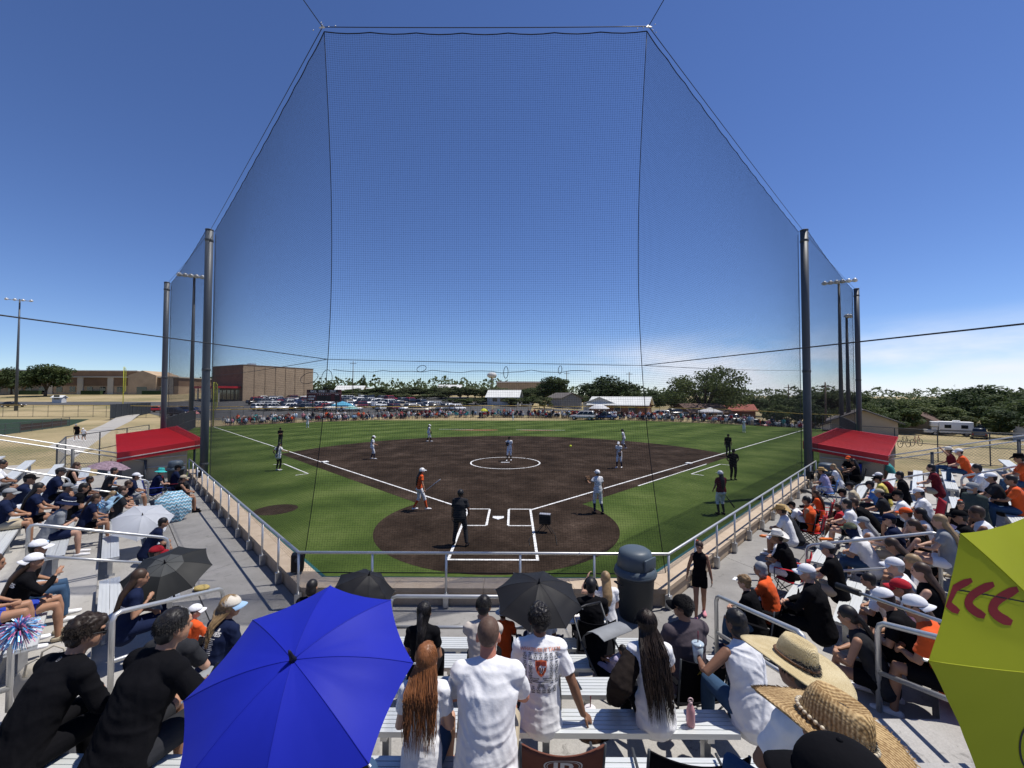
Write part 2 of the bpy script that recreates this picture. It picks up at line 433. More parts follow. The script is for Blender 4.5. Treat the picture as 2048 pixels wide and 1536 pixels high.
M_BASE = mat('white rubber', (0.75, 0.75, 0.73), 0.6, 0.08)
for (x, y, lab) in ((12.9, 12.9, 'white first base bag on the dirt by the right foul line'), (-12.75, 12.95, 'white third base bag on the dirt by the left foul line'), (0.0, 25.8, 'white second base bag behind the pitcher')):
    bb_ = MB(); bb_.M = Matrix.Translation((x, y, 0.009)) @ Matrix.Rotation(R(45), 4, 'Z'); bb_.cbox((0,0,0.035), (0.40,0.40,0.07))
    o = bb_.bevel('base', M_BASE, w=0.02); tag(o, lab, 'base', 'bases of the diamond')
hp = MB(); hp.prism([(-.216,.43),(.216,.43),(.216,.216),(0,0),(-.216,.216)], 0.009, 0.022); tag(hp.build('home_plate', M_BASE), 'white five sided home plate between the batter boxes', 'home plate')
pp = MB(); pp.cbox((0,13.1,0.02), (0.61,0.15,0.03)); tag(pp.build('pitching_rubber', M_BASE), 'white pitching rubber strip inside the chalk circle', 'rubber')

# ------------------------------------------------------------------ concrete terraces
def m_concrete(name, c0, c1, sc=1.0, stain=0.35):
    m = newmat(name, 0.88, 0.25); n, l, b = nodes_of(m)
    tc = N(n, 'TexCoord'); a = N(n, 'TexNoise', s_Scale=1.1*sc, s_Detail=9.0, s_Roughness=0.7); l.new(tc.outputs['Object'], a.inputs['Vector'])
    v = N(n, 'TexNoise', s_Scale=7.0*sc, s_Detail=5.0, s_Roughness=0.6, s_Distortion=1.2); l.new(tc.outputs['Object'], v.inputs['Vector'])
    col = ramp(n, a.outputs['Fac'], [(0.3, c0), (0.7, c1)], l)
    f = N(n, 'TexNoise', s_Scale=70.0, s_Detail=4.0); l.new(tc.outputs['Object'], f.inputs['Vector'])
    sp = N(n, 'MapRange', i_1=0.60, i_2=0.72, i_3=1.0, i_4=1.0-stain*1.25); l.new(v.outputs['Fac'], sp.inputs[0])
    f2 = N(n, 'MapRange', i_1=0.3, i_2=0.7, i_3=0.88, i_4=1.1); l.new(f.outputs['Fac'], f2.inputs[0])
    k = N(n, 'Math', operation='MULTIPLY'); l.new(sp.outputs[0], k.inputs[0]); l.new(f2.outputs[0], k.inputs[1])
    vm = N(n, 'VectorMath', operation='SCALE'); l.new(col, vm.inputs[0]); l.new(k.outputs[0], vm.inputs['Scale']); l.new(vm.outputs[0], b.inputs['Base Color'])
    bp = N(n, 'Bump', s_Strength=0.25, s_Distance=0.004); l.new(f.outputs['Fac'], bp.inputs['Height']); l.new(bp.outputs[0], b.inputs['Normal'])
    return m
M_CONC = m_concrete('terrace concrete', (0.31, 0.297, 0.275), (0.43, 0.415, 0.39))
M_WALK = m_concrete('walkway concrete', (0.20, 0.193, 0.183), (0.31, 0.30, 0.285), 0.8, 0.3)
M_TAN = m_concrete('tan cast stone', (0.40, 0.31, 0.22), (0.52, 0.42, 0.31), 2.0, 0.12)
M_PATH = m_concrete('path concrete', (0.30, 0.28, 0.25), (0.42, 0.40, 0.36), 0.4, 0.2)
NR = 11
tm = MB()
def add_band(b0, b1, z):
    p, q = P_off(b0), P_off(b1)
    for i in range(3):
        tm.add([(p[i][0],p[i][1],z), (p[i+1][0],p[i+1][1],z), (q[i+1][0],q[i+1][1],z), (q[i][0],q[i][1],z)], [(0,3,2,1)])
def add_riser(b, z0, z1):
    p = P_off(b)
    for i in range(3):
        tm.add([(p[i][0],p[i][1],z0), (p[i+1][0],p[i+1][1],z0), (p[i+1][0],p[i+1][1],z1), (p[i][0],p[i][1],z1)], [(0,3,2,1)])
for k in range(1, NR):
    b0, b1 = riser_b(k), riser_b(k+1)
    add_band(b0, b1, tread_z(k)); add_riser(b0, tread_z(k-1)-(0.02 if k == 1 else 0), tread_z(k))
    for e in (0, 3):
        p, q = P_off(b0)[e], P_off(b1)[e]
        tm.add([(p[0],p[1],-.1),(q[0],q[1],-.1),(q[0],q[1],tread_z(k)),(p[0],p[1],tread_z(k))], [(0,1,2,3)])
bk = P_off(riser_b(NR))
for i in range(3):
    p, q = bk[i], bk[i+1]; tm.add([(p[0],p[1],-.1),(q[0],q[1],-.1),(q[0],q[1],tread_z(NR-1)),(p[0],p[1],tread_z(NR-1))], [(0,1,2,3)])
tm.build('concrete_terrace', M_CONC, kind='structure')
# walkway: slabs with open joints on a darker bed
wb = MB(); p, q = P_off(-0.08), P_off(riser_b(1))
for i in range(3):
    wb.prism([p[i], p[i+1], q[i+1], q[i]], -0.05, 0.585)
walk = wb.build('walkway', mat('joint bed', (0.07,0.068,0.065), 0.9), kind='structure')
def lerp2(a, b, t): return (a[0]+(b[0]-a[0])*t, a[1]+(b[1]-a[1])*t)
for i in range(3):
    n = (5, 2, 5)[i]
    for j in range(n):
        e = 0.006/((17.6, 7.4, 17.6)[i]); t0, t1 = j/n+e, (j+1)/n-e
        for (s0, s1) in ((0.0, 0.66), (0.67, 1.0)):
            a_, b_ = lerp2(p[i], p[i+1], t0), lerp2(p[i], p[i+1], t1); c_, d2 = lerp2(q[i], q[i+1], t1), lerp2(q[i], q[i+1], t0)
            w = MB(); w.prism([lerp2(a_, d2, s0), lerp2(b_, c_, s0), lerp2(b_, c_, s1), lerp2(a_, d2, s1)], 0.5, 0.6)
            w.build('slab', M_WALK, walk)
# front wall of cast stone blocks with coping, teal pad on the field face
wall = empty('front_wall', (0,0,0), 0, 'low tan cast stone wall below the front railing', 'wall')
p0, p1, c0, c1 = P_off(-0.10), P_off(-0.50), P_off(-0.06), P_off(-0.53)
for i in range(3):
    n = (9, 4, 9)[i]
    for j in range(n):
        e = 0.004/((17.6, 7.4, 17.6)[i]); t0, t1 = j/n+e, (j+1)/n-e
        w = MB(); w.prism([lerp2(p0[i],p0[i+1],t0), lerp2(p0[i],p0[i+1],t1), lerp2(p1[i],p1[i+1],t1), lerp2(p1[i],p1[i+1],t0)], -0.05, 0.86); w.build('block', M_TAN, wall)
        w = MB(); w.prism([lerp2(c0[i],c0[i+1],t0), lerp2(c0[i],c0[i+1],t1), lerp2(c1[i],c1[i+1],t1), lerp2(c1[i],c1[i+1],t0)], 0.865, 0.955); w.build('coping', M_TAN, wall)
f0, f1 = P_off(-0.54), P_off(-0.62); pd = MB()
for i in range(3): pd.prism([f0[i], f0[i+1], f1[i+1], f1[i]], 0.02, 0.93)
pd.build('wall_pad', mat('teal vinyl', (0.015, 0.085, 0.085), 0.5, 0.15, 2), wall)

# ------------------------------------------------------------------ benches
M_ALU = mat('aluminium bench', (0.62, 0.64, 0.63), 0.42, 0.10, 3.0, bump=0.15, bscale=25, metal=0.25, spec=0.5, stretch=(0.4,6,6))
M_GALV = mat('galvanised steel', (0.50, 0.51, 0.52), 0.38, 0.14, 14.0, metal=0.8, spec=0.5)
def bench(sec, k, a0_, a1_, label):
    p = sec_pt(sec, (a0_+a1_)/2, row_b(k)); L_ = a1_-a0_
    yaw = SECYAW[sec]
    o = empty('bleacher_bench', (p.x, p.y, tread_z(k)), yaw, label, 'bench', 'aluminium benches of the stands')
    for j, (y0, y1) in enumerate(((-0.14, -0.003), (0.003, 0.14))):
        m_ = MB()
        for (u0, u1) in ((0.0, 0.30), (0.36, 0.64), (0.70, 1.0)):
            m_.box((-L_/2, y0+(y1-y0)*u0, 0.425), (L_/2, y0+(y1-y0)*u1, 0.45))
        m_.box((-L_/2, y0+0.001, 0.40), (L_/2, y1-0.001, 0.442))
        m_.build('plank', M_ALU, o)
    n = max(2, int(L_/1.5)+1)
    for j in range(n):
        x = -L_/2+0.25+(L_-0.5)*j/(n-1); s_ = MB(); s_.box((x-.03,-.11,.34),(x+.03,.11,.40)); s_.box((x-.03,-.04,0),(x+.03,.04,.34)); s_.box((x-.07,-.08,0),(x+.07,.08,.012))
        s_.build('bracket', M_GALV, o)
ordn = ['first','second','third','fourth','fifth','sixth','seventh','eighth','ninth','tenth']
for k in range(0, 8):
    hw = 3.9 if k < 2 else 4.0
    bench('C', k, -3.75, 2.62 if k > 2 else 3.3, 'long aluminium bench, %s row up from the railing, middle stand' % ordn[k])
    if k >= 2: bench('C', k, -5.75-0.15*k, -5.5, 'short aluminium bench end left of the middle stand aisle, %s row' % ordn[k]) if k > 5 else None
for sec, side in (('L', 'left'), ('R', 'right')):
    for k in range(0, 9):
        b = row_b(k)
        bench(sec, k, 2.85-b, 2.15, 'aluminium bench by the corner aisle, %s row up, %s stand' % (ordn[k], side))
        if k > (5 if sec == 'L' else 6): continue
        bench(sec, k, 3.5, 10.0, 'long aluminium bench between two aisles, %s row up, %s stand' % (ordn[k], side))
        bench(sec, k, 11.5, 17.2, 'aluminium bench at the far end, %s row up, %s stand' % (ordn[k], side))

# ------------------------------------------------------------------ railings
M_RAIL = mat('satin aluminium rail', (0.60, 0.60, 0.58), 0.35, 0.08, 6, metal=0.65, spec=0.5)
rail = empty('front_railing', (0,0,0), 0, 'long pale metal front railing bending round the diamond', 'railing')
pr = P_off(0.0, 16.2); rz_ = 0.6+1.07
m_ = MB(); m_.tube([(q[0], q[1], rz_) for q in pr], 0.028, 10); m_.build('top_rail', M_RAIL, rail, True)
for i in range(3):
    L_ = (Vector(pr[i+1])-Vector(pr[i])).length; n = max(2, round(L_/1.35))
    for j in range(n+1 if i == 2 else n):
        q = lerp2(pr[i], pr[i+1], j/n); m_ = MB(); m_.tube([(q[0],q[1],0.64),(q[0],q[1],rz_-0.02)], 0.024, 8); m_.build('post', M_RAIL, rail, True)
        d = (Vector(pr[i+1])-Vector(pr[i])).normalized(); m_ = MB(); m_.M = Matrix.Translation((q[0],q[1],0.6)) @ Matrix.Rotation(math.atan2(d.y,d.x),4,'Z'); m_.box((-.05,-.05,.02),(.05,.057,.26)); m_.build('mounting_bracket', M_GALV, rail)
def loop_rail(name, p, q, label, zp, zq, h=1.0, hl=0.45, r=0.030, group='aisle handrails'):
    """p low end, q high end (x,y); two bars joined by rounded ends on posts"""
    p, q = Vector((p[0],p[1],zp)), Vector((q[0],q[1],zq)); d = (q-p); dh = Vector((d.x,d.y,0)).normalized()
    o = empty(name, p, 0, label, 'handrail', group); up = Vector((0,0,1))
    P = lambda t, z: (q-p)*t+up*z
    L_ = d.length; e = 0.09/L_
    pts = [P(0, 0.0), P(0, h-0.10), P(0.35*e, h-0.03), P(1.1*e, h), P(1-1.1*e, h), P(1-0.35*e, h-0.03), P(1, h-0.10), P(1, 0.0)]
    m_ = MB(); m_.tube(pts, r, 10); m_.build('hoop', M_RAIL, o, True)
    m_ = MB(); m_.tube([P(0.001, hl), P(0.999, hl)], r*0.92, 8); m_.build('lower_bar', M_RAIL, o, True)
    return o
def tz_at(b):
    k = 0
    for i in range(1, NR):
        if b >= riser_b(i): k = i
    return tread_z(k)
def aisle_rail(x0, y0, x1, y1, sec, label):
    b0 = to_ab(sec, Vector((x0,y0,0)))[1]; b1 = to_ab(sec, Vector((x1,y1,0)))[1]
    loop_rail('aisle_handrail', (x0,y0), (x1,y1), label, tz_at(b0), tz_at(b1), 1.03)
aisle_rail(-4.15, -8.95, -4.28, -10.65, 'C', 'bent metal handrail left of the middle stand, above two men in black')
aisle_rail(3.82, -9.1, 3.86, -11.0, 'C', 'bent metal handrail right of the middle stand, beside the boy in black')
aisle_rail(4.90, -10.75, 4.90, -13.0, 'C', 'nearest bent handrail on the right, in front of the man in orange')
aisle_rail(-4.95, -11.1, -4.95, -13.2, 'C', 'nearest bent handrail at the left edge beside the pompoms')
for sec, rows in (('L', ((3.0,1.75,3.75,'left stand handrail crossing in front of the boy in navy'), (11.2,1.7,3.9,'left stand handrail by the woman in the turquoise hat'), (10.2,3.6,5.6,'left stand handrail behind the man in the navy cap'))),
                  ('R', ((2.65,1.8,3.75,'right stand handrail by the man in the navy neck cover'), (10.9,1.9,3.9,'right stand handrail by the man in the khaki shirt'), (10.4,4.4,6.2,'right stand handrail below the far gate')))):
    for a, b0, b1, lab in rows:
        p_, q_ = sec_pt(sec, a, b0), sec_pt(sec, a, b1); loop_rail('aisle_handrail', p_, q_, lab, tz_at(b0), tz_at(b1), 1.03)
loop_rail('front_handrail', (-1.42, -8.88), (0.85, -8.88), 'level metal handrail in front of the first row, middle stand', 0.6, 0.6, 0.88, 0.38)
# end guards with double rail and chain link
M_DPOST = mat('dark painted steel', (0.055, 0.06, 0.065), 0.5, 0.2, 5, spec=0.4)
M_WIRE = mat('chain link wire', (0.16, 0.165, 0.17), 0.5, 0.1, metal=0.5)
def chain_panel(o, p, q, h0, h1, sp=0.11, r=0.003, name='chain_link'):
    p, q = Vector(p), Vector(q); d = q-p; L_ = Vector((d.x,d.y,0)).length; n = int((L_+h1)/sp)
    m_ = MB(); H = h1-h0
    for s_ in (1, -1):
        for i in range(int((L_+H)/sp)+1):
            x0 = i*sp-H; x1 = i*sp
            t0, t1 = max(0, -x0/H), min(1, (L_-x0)/H)
            if t1 <= t0: continue
            a_ = (x0+H*t0, H*t0); b_ = (x0+H*t1, H*t1)
            if s_ < 0: a_, b_ = (L_-a_[0], a_[1]), (L_-b_[0], b_[1])
            f = lambda c: p+d*(c[0]/L_)+Vector((0,0,h0+c[1]))
            m_.tube([f(a_), f(b_)], r, 3, False)
    return m_.build(name, M_WIRE, o, kind='stuff')
for sec, lab in (('L', 'sloping end railing with chain link at the far end of the left stand'), ('R', 'sloping end railing with chain link at the far end of the right stand')):
    g_ = empty('end_railing', (0,0,0), 0, lab, 'railing')
    pts = []
    for b in (1.5, 3.9, 6.3, 8.9):
        q = sec_pt(sec, 17.75, b); z = 0.6+max(0, 0.3125*(b-1.5)); pts.append(Vector((q.x,q.y,z)))
    for zz in (1.12, 0.93):
        m_ = MB(); m_.tube([p_+Vector((0,0,zz)) for p_ in pts], 0.026, 8); m_.build('rail', M_RAIL, g_, True)
    for p_ in pts:
        m_ = MB(); m_.tube([Vector((p_.x,p_.y,-0.1)), p_+Vector((0,0,1.0))], 0.055, 10); m_.build('post', M_DPOST, g_, True)
    for i in range(3): chain_panel(g_, pts[i], pts[i+1], 0.05, 0.9)
    m2 = [sec_pt(sec, 17.75, 1.5), sec_pt(sec, 17.75, -0.05)]
    for zz in (1.07, 0.62):
        m_ = MB(); m_.tube([(m2[0].x,m2[0].y,0.6+zz),(m2[1].x,m2[1].y,0.6+zz)], 0.026, 8); m_.build('rail', M_RAIL, g_, True)
# ------------------------------------------------------------------ poles, net, cables
M_POLE = mat('dark blue grey pole paint', (0.060, 0.070, 0.085), 0.5, 0.25, 1.5, spec=0.4, stretch=(1,1,0.25))
NT = 12.85; NTC = 13.02                               # net top at the poles and at the corners
NC = {'L': Vector((-3.72, -6.72)), 'R': Vector((3.58, -6.72))}
PL1, PL2 = Vector((-14.5, 4.05)), Vector((-24.7, 13.4))
PR1, PR2 = Vector((14.85, 4.05)), Vector((26.6, 14.9))
for (q, lab) in ((PL1, 'tall dark steel net pole standing beside the left dugout'), (PL2, 'tall dark steel net pole beyond the left dugout'),
                 (PR1, 'tall dark steel net pole standing beside the right dugout'), (PR2, 'tall dark steel net pole beyond the right dugout')):
    o = empty('net_pole', (q.x, q.y, 0), 0, lab, 'pole', 'steel poles holding the net')
    m_ = MB(); m_.tube([(0,0,-0.2),(0,0,4.2),(0,0,8.4),(0,0,NT+0.05)], 0.17, 20); m_.build('shaft', M_POLE, o, True)
    m_ = MB(); m_.lathe([(0.18,NT+.05),(0.18,NT+.10),(0.1,NT+.13)], 20); m_.build('cap', M_POLE, o, True)
    m_ = MB(); sx = 1 if q.x < 0 else -1; m_.tube([(sx*0.24,0.1,0.3),(sx*0.24,0.1,NT-.1)], 0.014, 6); m_.build('hoist_cable', M_DPOST, o)
    for z in (1.4, 6.0, 12.4): m_ = MB(); m_.lathe([(0.178,z-.06),(0.184,z-.05),(0.184,z+.05),(0.178,z+.06)], 20); m_.build('collar', M_DPOST, o, True)
M_NET = mat('black net twine', (0.012, 0.013, 0.016), 0.8, 0.0)
M_ROPE = mat('black rope', (0.010, 0.011, 0.014), 0.8, 0.1)
net = empty('backstop_net', (0,0,0), 0, 'huge black net hanging round home plate between dark poles', 'net')
def smooth01(t): return t
def edge_corner(sgn):
    def f(v):                                          # v 0 bottom .. 1 top
        b = Vector((sgn*3.95-0.05, -6.75)); t = NC['L' if sgn < 0 else 'R']
        p = b.lerp(t, v); bow = 0.42*math.sin(math.pi*min(1, max(0, v)))**1.0*(1-0.25*v)
        return Vector((p.x-sgn*bow, p.y+0.05*math.sin(math.pi*v), 0.93+(NTC-0.93)*v))
    return f
def edge_straight(q, dx=0.0, zb=0.93):
    return lambda v: Vector((q.x+dx, q.y, zb+(NT-zb)*v))
eL, eR = edge_corner(-1), edge_corner(1)
def net_panel(e0, e1, sag, nseg_h, nseg_v, top_scallop=True, sp=0.0495, r=0.00165, belly=0.0, nrm=(0,1)):
    L_ = (e1(0.5)-e0(0.5)).length; nu, nv = int(L_/sp), int((NT-0.93)/sp)
    def pt(u, v):
        p = e0(v).lerp(e1(v), u)
        w = 4*u*(1-u)
        p = p+Vector((nrm[0], nrm[1], 0))*belly*w*math.sin(math.pi*v)
        sc = abs(math.sin(math.pi*u*max(1, round(L_/1.05))))*0.035*max(0, v-0.8)*5 if top_scallop else 0
        p.z -= sc+sag*w*max(0, v-0.2)
        return p
    m_ = MB()
    for i in range(nu+1): m_.tube([pt(i/nu, j/nseg_v) for j in range(nseg_v+1)], r, 3, False)
    for j in range(nv+1): m_.tube([pt(i/nseg_h, j/nv) for i in range(nseg_h+1)], r, 3, False)
    m_.build('netting', M_NET, net, kind='stuff')
    n2 = max(8, round(L_/1.05)*4)
    m_ = MB(); m_.tube([pt(i/n2, 1.0) for i in range(n2+1)], 0.011, 6); m_.build('border_rope', M_ROPE, net)
    m_ = MB(); m_.tube([pt(i/12, 0.0) for i in range(13)], 0.012, 6); m_.build('border_rope', M_ROPE, net)
    return pt
ptC = net_panel(eL, eR, 0.05, 24, 14, belly=0.12)
eP1L, eP1R = edge_straight(PL1, 0.25), edge_straight(PR1, -0.25)
ptL = net_panel(eL, eP1L, 0.12, 24, 14, belly=-0.25, nrm=(S2,S2))
ptR = net_panel(eR, eP1R, 0.12, 24, 14, belly=-0.25, nrm=(-S2,S2))
ptL2 = net_panel(edge_straight(PL1, -0.22, 0.6), edge_straight(PL2, 0.25, 0.6), 0.20, 16, 5)
ptR2 = net_panel(edge_straight(PR1, 0.22, 0.6), edge_straight(PR2, -0.25, 0.6), 0.20, 16, 5)
for e in (eL, eR):
    m_ = MB(); m_.tube([e(j/20) for j in range(21)], 0.009, 6); m_.build('corner_rope', M_ROPE, net, True)
M_CABLE = mat('steel cable', (0.035, 0.037, 0.042), 0.5, 0.1, metal=0.3)
def cable(pts, r, lab, n=6):
    m_ = MB(); m_.tube(pts, r, n); o = m_.build('cable', M_CABLE, None, True); return tag(o, lab, 'cable', 'support cables of the net')
TL, TR = Vector((NC['L'].x-.04, NC['L'].y, NTC+0.11)), Vector((NC['R'].x+.04, NC['R'].y, NTC+0.11))
cable(arc_pts(TL, TR, 0.02), 0.009, 'taut top cable over the middle net panel')
cable(arc_pts(TL, Vector((PL1.x,PL1.y,NT)), 0.03), 0.009, 'taut top cable over the left net panel')
cable(arc_pts(TR, Vector((PR1.x,PR1.y,NT)), 0.03), 0.009, 'taut top cable over the right net panel')
cable(arc_pts(Vector((PL1.x,PL1.y,NT)), Vector((PL2.x,PL2.y,NT)), 0.12), 0.009, 'top cable between the two left net poles')
cable(arc_pts(Vector((PR1.x,PR1.y,NT)), Vector((PR2.x,PR2.y,NT)), 0.12), 0.009, 'top cable between the two right net poles')
cable([TL, TL+Vector((-0.7,-3.5,0.15)), TL+Vector((-2.6,-13,0.6))], 0.010, 'stay cable rising from the left top corner of the net')
cable([TR, TR+Vector((0.75,-3.5,0.15)), TR+Vector((2.8,-13,0.6))], 0.010, 'stay cable rising from the right top corner of the net')
ML, MR = eL(0.385)+Vector((-.02,0,0)), eR(0.375)+Vector((.02,0,0))
cable(arc_pts(ML, ML+Vector((-2.2,-13.0,-0.05)), 0.0), 0.008, 'thin cable running from the left net edge over the left stand')
cable(arc_pts(MR, MR+Vector((2.2,-13.0,-0.26)), 0.0), 0.008, 'thin cable running from the right net edge over the right stand')
cable(arc_pts(ML, MR, 0.01), 0.007, 'level cable across the middle net at half height')
cable(arc_pts(MR, Vector((PR1.x-.2,PR1.y,6.05)), 0.05), 0.007, 'level cable across the right net at half height')
cable(arc_pts(ML, Vector((PL1.x+.2,PL1.y,5.7)), 0.05), 0.007, 'level cable across the left net at half height')
def wavy(p, q, n, amp, seed):
    rr = random.Random(seed); p, q = Vector(p), Vector(q)
    return [p.lerp(q, i/n)+Vector((0, rr.uniform(-.03,.03), amp*math.sin(i*1.3+seed)+rr.uniform(-amp,amp))) for i in range(n+1)]
cable(wavy((-3.4,-6.72,5.32),(2.3,-6.72,5.32), 26, 0.02, 1), 0.006, 'slack rope wandering across the middle net', 4)
for (x, z, rx, rz2, tl, q) in ((-1.45,5.38,.10,.07,.3,0), (0.42,5.3,.05,.13,.1,0), (1.62,5.36,.04,.09,.2,0), (-3.55,5.15,.12,.2,.1,0), (-4.35,5.2,.2,.14,.4,1), (6.2,5.1,.22,.25,.1,2), (7.4,5.4,.2,.2,-.2,2)):
    pts = [Vector((x+rx*math.cos(t)+tl*rx*math.sin(t), (-6.70 if q == 0 else (-6.65+abs(x)-3.6)), z+rz2*math.sin(t))) for t in [2*math.pi*i/16 for i in range(17)]]
    cable(pts, 0.0065, 'loop of slack rope hanging on the net %s' % ('near the left corner' if x < -3 else 'by the right pole' if x > 5 else 'left of the pitcher' if x < 0 else 'above the pitcher' if x < 1 else 'right of the pitcher'), 4)
M_PLATE = mat('zinc plate', (0.45, 0.45, 0.42), 0.4, 0.2, metal=0.6)
for T_, lab in ((TL, 'triangular steel plate joining the cables at the left net corner'), (TR, 'triangular steel plate joining the cables at the right net corner')):
    m_ = MB(); m_.prism([(-.07,-.05),(.07,-.05),(0,.08)], -.008, .008); m_.M = None
    o = m_.build('cable_plate', M_PLATE); o.location = T_; o.rotation_euler = (R(60), 0, 0); tag(o, lab, 'bracket')
    for i in range(5):
        c_ = MB(); c_.ell((0.13+i*0.05, 0.0, -0.01), (0.014,0.014,0.014), nu=8, nv=6); k = c_.build('clamp', M_GALV, o, True)
        k.rotation_euler = (0, 0, R((0,90,200)[i%3]+(20 if T_ is TL else -160)))

# ------------------------------------------------------------------ dugouts
M_RED = mat('red metal roof', (0.47, 0.016, 0.022), 0.5, 0.12, 0.7, spec=0.4)
M_BLOCK = mat('maroon painted block', (0.095, 0.058, 0.055), 0.85, 0.15, 3.0, bump=0.2, bscale=20)
M_CREAM = mat('cream block', (0.50, 0.42, 0.30), 0.85, 0.15, 2.0, bump=0.3, bscale=30)
def dugout(sgn, lab):
    o = empty('dugout', (sgn*16.0, 5.35, 0), 0, lab, 'dugout')
    u = Vector((sgn*S2, S2, 0)); w = Vector((sgn*S2, -S2, 0)); L_, W = 12.4, 2.7
    P = lambda a, b, z: u*a+w*b+Vector((0,0,z))
    def slab(name, a0_, a1_, b0, b1, zf, zb, th, m):
        s_ = MB(); s_.add([P(a0_,b0,zf),P(a1_,b0,zf),P(a1_,b1,zb),P(a0_,b1,zb),P(a0_,b0,zf-th),P(a1_,b0,zf-th),P(a1_,b1,zb-th),P(a0_,b1,zb-th)],
            [(0,1,2,3),(7,6,5,4),(0,4,5,1),(1,5,6,2),(2,6,7,3),(3,7,4,0)])
        ob = s_.build(name, m, o); bm = bmesh.new(); bm.from_mesh(ob.data); bmesh.ops.recalc_face_normals(bm, faces=bm.faces); bm.to_mesh(ob.data); bm.free(); return ob
    slab('roof', -0.25, L_, -0.3, W+0.2, 2.42, 2.02, 0.10, M_RED)
    n = 26
    for i in range(n):
        a = -0.2+i*(L_+0.1)/n
        s_ = slab('roof_rib', a, a+0.05, -0.29, W+0.19, 2.452, 2.052, 0.03, M_RED)
    slab('fascia', -0.29, -0.25, -0.3, W+0.2, 2.44, 2.04, 0.42, M_RED)
    slab('fascia', -0.25, L_, -0.34, -0.30, 2.46, 2.44, 0.40, M_RED)
    slab('trim', -0.31, -0.29, -0.3, W+0.2, 2.20, 1.80, 0.04, mat('pale trim', (0.6,0.55,0.5), 0.5))
    slab('side_wall', 0.0, 0.2, 0.3, W, 1.98, 1.65, 2.2, M_CREAM)
    slab('side_wall', L_-0.3, L_-0.1, 0.0, W, 2.28, 1.9, 2.4, M_BLOCK)
    slab('back_wall', 0.2, L_-0.3, W-0.2, W, 1.92, 1.92, 2.1, M_BLOCK)
    for a in (0.1, 4.2, 8.3, L_-0.2):
        s_ = MB(); s_.tube([P(a,0,-.1),P(a,0,2.32)], 0.05, 8); s_.build('post', M_DPOST, o, True)
    slab('bench', 0.4, L_-0.5, W-0.75, W-0.3, 0.5, 0.5, 0.06, M_ALU)
    return o
dugout(-1, 'left dugout with a bright red sloping metal roof'); dugout(1, 'right dugout with a dark red sloping metal roof')
def wall_run(name, pts, h0, h1, th, m, lab, cat='wall'):
    o = empty(name, (0,0,0), 0, lab, cat)
    for i in range(len(pts)-1):
        p, q = Vector(pts[i]), Vector(pts[i+1]); d = (q-p).normalized(); nn = Vector((-d.y,d.x))*th/2
        s_ = MB(); s_.prism([p-nn,q-nn,q+nn,p+nn], h0, h1); s_.build('panel', m, o)
    return o
wall_run('block_wall', [(-19.6,1.5),(-21.4,3.3),(-22.6,4.5)], -.1, 1.05, 0.2, M_BLOCK, 'low maroon block wall left of the left dugout')
wall_run('block_wall', [(19.2,3.6),(20.6,2.2),(22.6,0.2)], -.1, 1.25, 0.2, M_BLOCK, 'low maroon block wall behind the right stand')
# dark fences round the grounds
def post_fence(pts, h, lab, sp=2.4, mesh=0.0, rails=(1.0, 0.5), m=M_DPOST, rail_m=None, r=0.035, infill=0, name='fence', group=None, mesh_r=0.004):
    o = empty(name, (0,0,0), 0, lab, 'fence', group)
    for i in range(len(pts)-1):
        p, q = Vector(pts[i]), Vector(pts[i+1]); L_ = (q-p).length; n = max(1, round(L_/sp))
        P = lambda t: Vector((*p.lerp(q, t), gh(*p.lerp(q, t))))
        for j in range(n+(1 if i == len(pts)-2 else 0)):
            b = P(j/n); s_ = MB(); s_.tube([b-Vector((0,0,.2)), b+Vector((0,0,h))], r, 6); s_.build('post', m, o)
        for jj, f in enumerate(rails):
            s_ = MB(); s_.tube([P(j/n)+Vector((0,0,h*f)) for j in range(n+1)], (0.05 if (rail_m and jj == 0) else r*0.75), 6)
            s_.build('top_rail' if jj == 0 else 'rail', rail_m if (rail_m and jj == 0) else m, o, True)
        if infill:
            s_ = MB(); k = int(L_/infill)
            for j in range(k+1):
                b = P(j/k); s_.tube([b+Vector((0,0,.08)), b+Vector((0,0,h*0.98))], 0.012, 4, False)
            s_.build('picket', m, o, kind='stuff')
        if mesh:
            s_ = MB(); H = h*0.97
            for sg in (1,-1):
                for j in range(int((L_+H)/mesh)+1):
                    x0 = j*mesh-H; t0, t1 = max(0,-x0/H), min(1,(L_-x0)/H)
                    if t1 <= t0: continue
                    aa, bb_ = (x0+H*t0, H*t0), (x0+H*t1, H*t1)
                    if sg < 0: aa, bb_ = (L_-aa[0],aa[1]), (L_-bb_[0],bb_[1])
                    s_.tube([P(aa[0]/L_)+Vector((0,0,.03+aa[1])), P(bb_[0]/L_)+Vector((0,0,.03+bb_[1]))], mesh_r, 3, False)
            s_.build('chain_link', M_WIRE, o, kind='stuff')
    return o
M_YEL = mat('yellow fence cap', (0.55, 0.37, 0.075), 0.6, 0.15, 2)
of = [(fence_r(R(t))*math.sin(R(t)), fence_r(R(t))*math.cos(R(t))) for t in range(-47, 48, 4)]
post_fence(of, 2.5, 'outfield fence with a yellow cap round the far side of the field', 3.0, 0.32, (1.0, 0.02), rail_m=M_YEL, name='outfield_fence', mesh_r=0.006)
post_fence([of[0], (-39.5,33.0), (-32.5,22.5)], 2.5, 'dark fence running from the left field corner to the dugout', 2.6, 0, (1.0,0.5,0.03), infill=0.14)
post_fence([of[-1], (40.5,34.0)], 2.5, 'yellow capped fence by the right field corner', 2.6, 0, (1.0,0.5,0.03), rail_m=M_YEL)
post_fence([(40.5,34.0),(33.5,24.0),(29.5,18.5)], 2.4, 'dark picket fence beyond the right dugout', 2.4, 0, (1.0,0.5,0.03), infill=0.14)
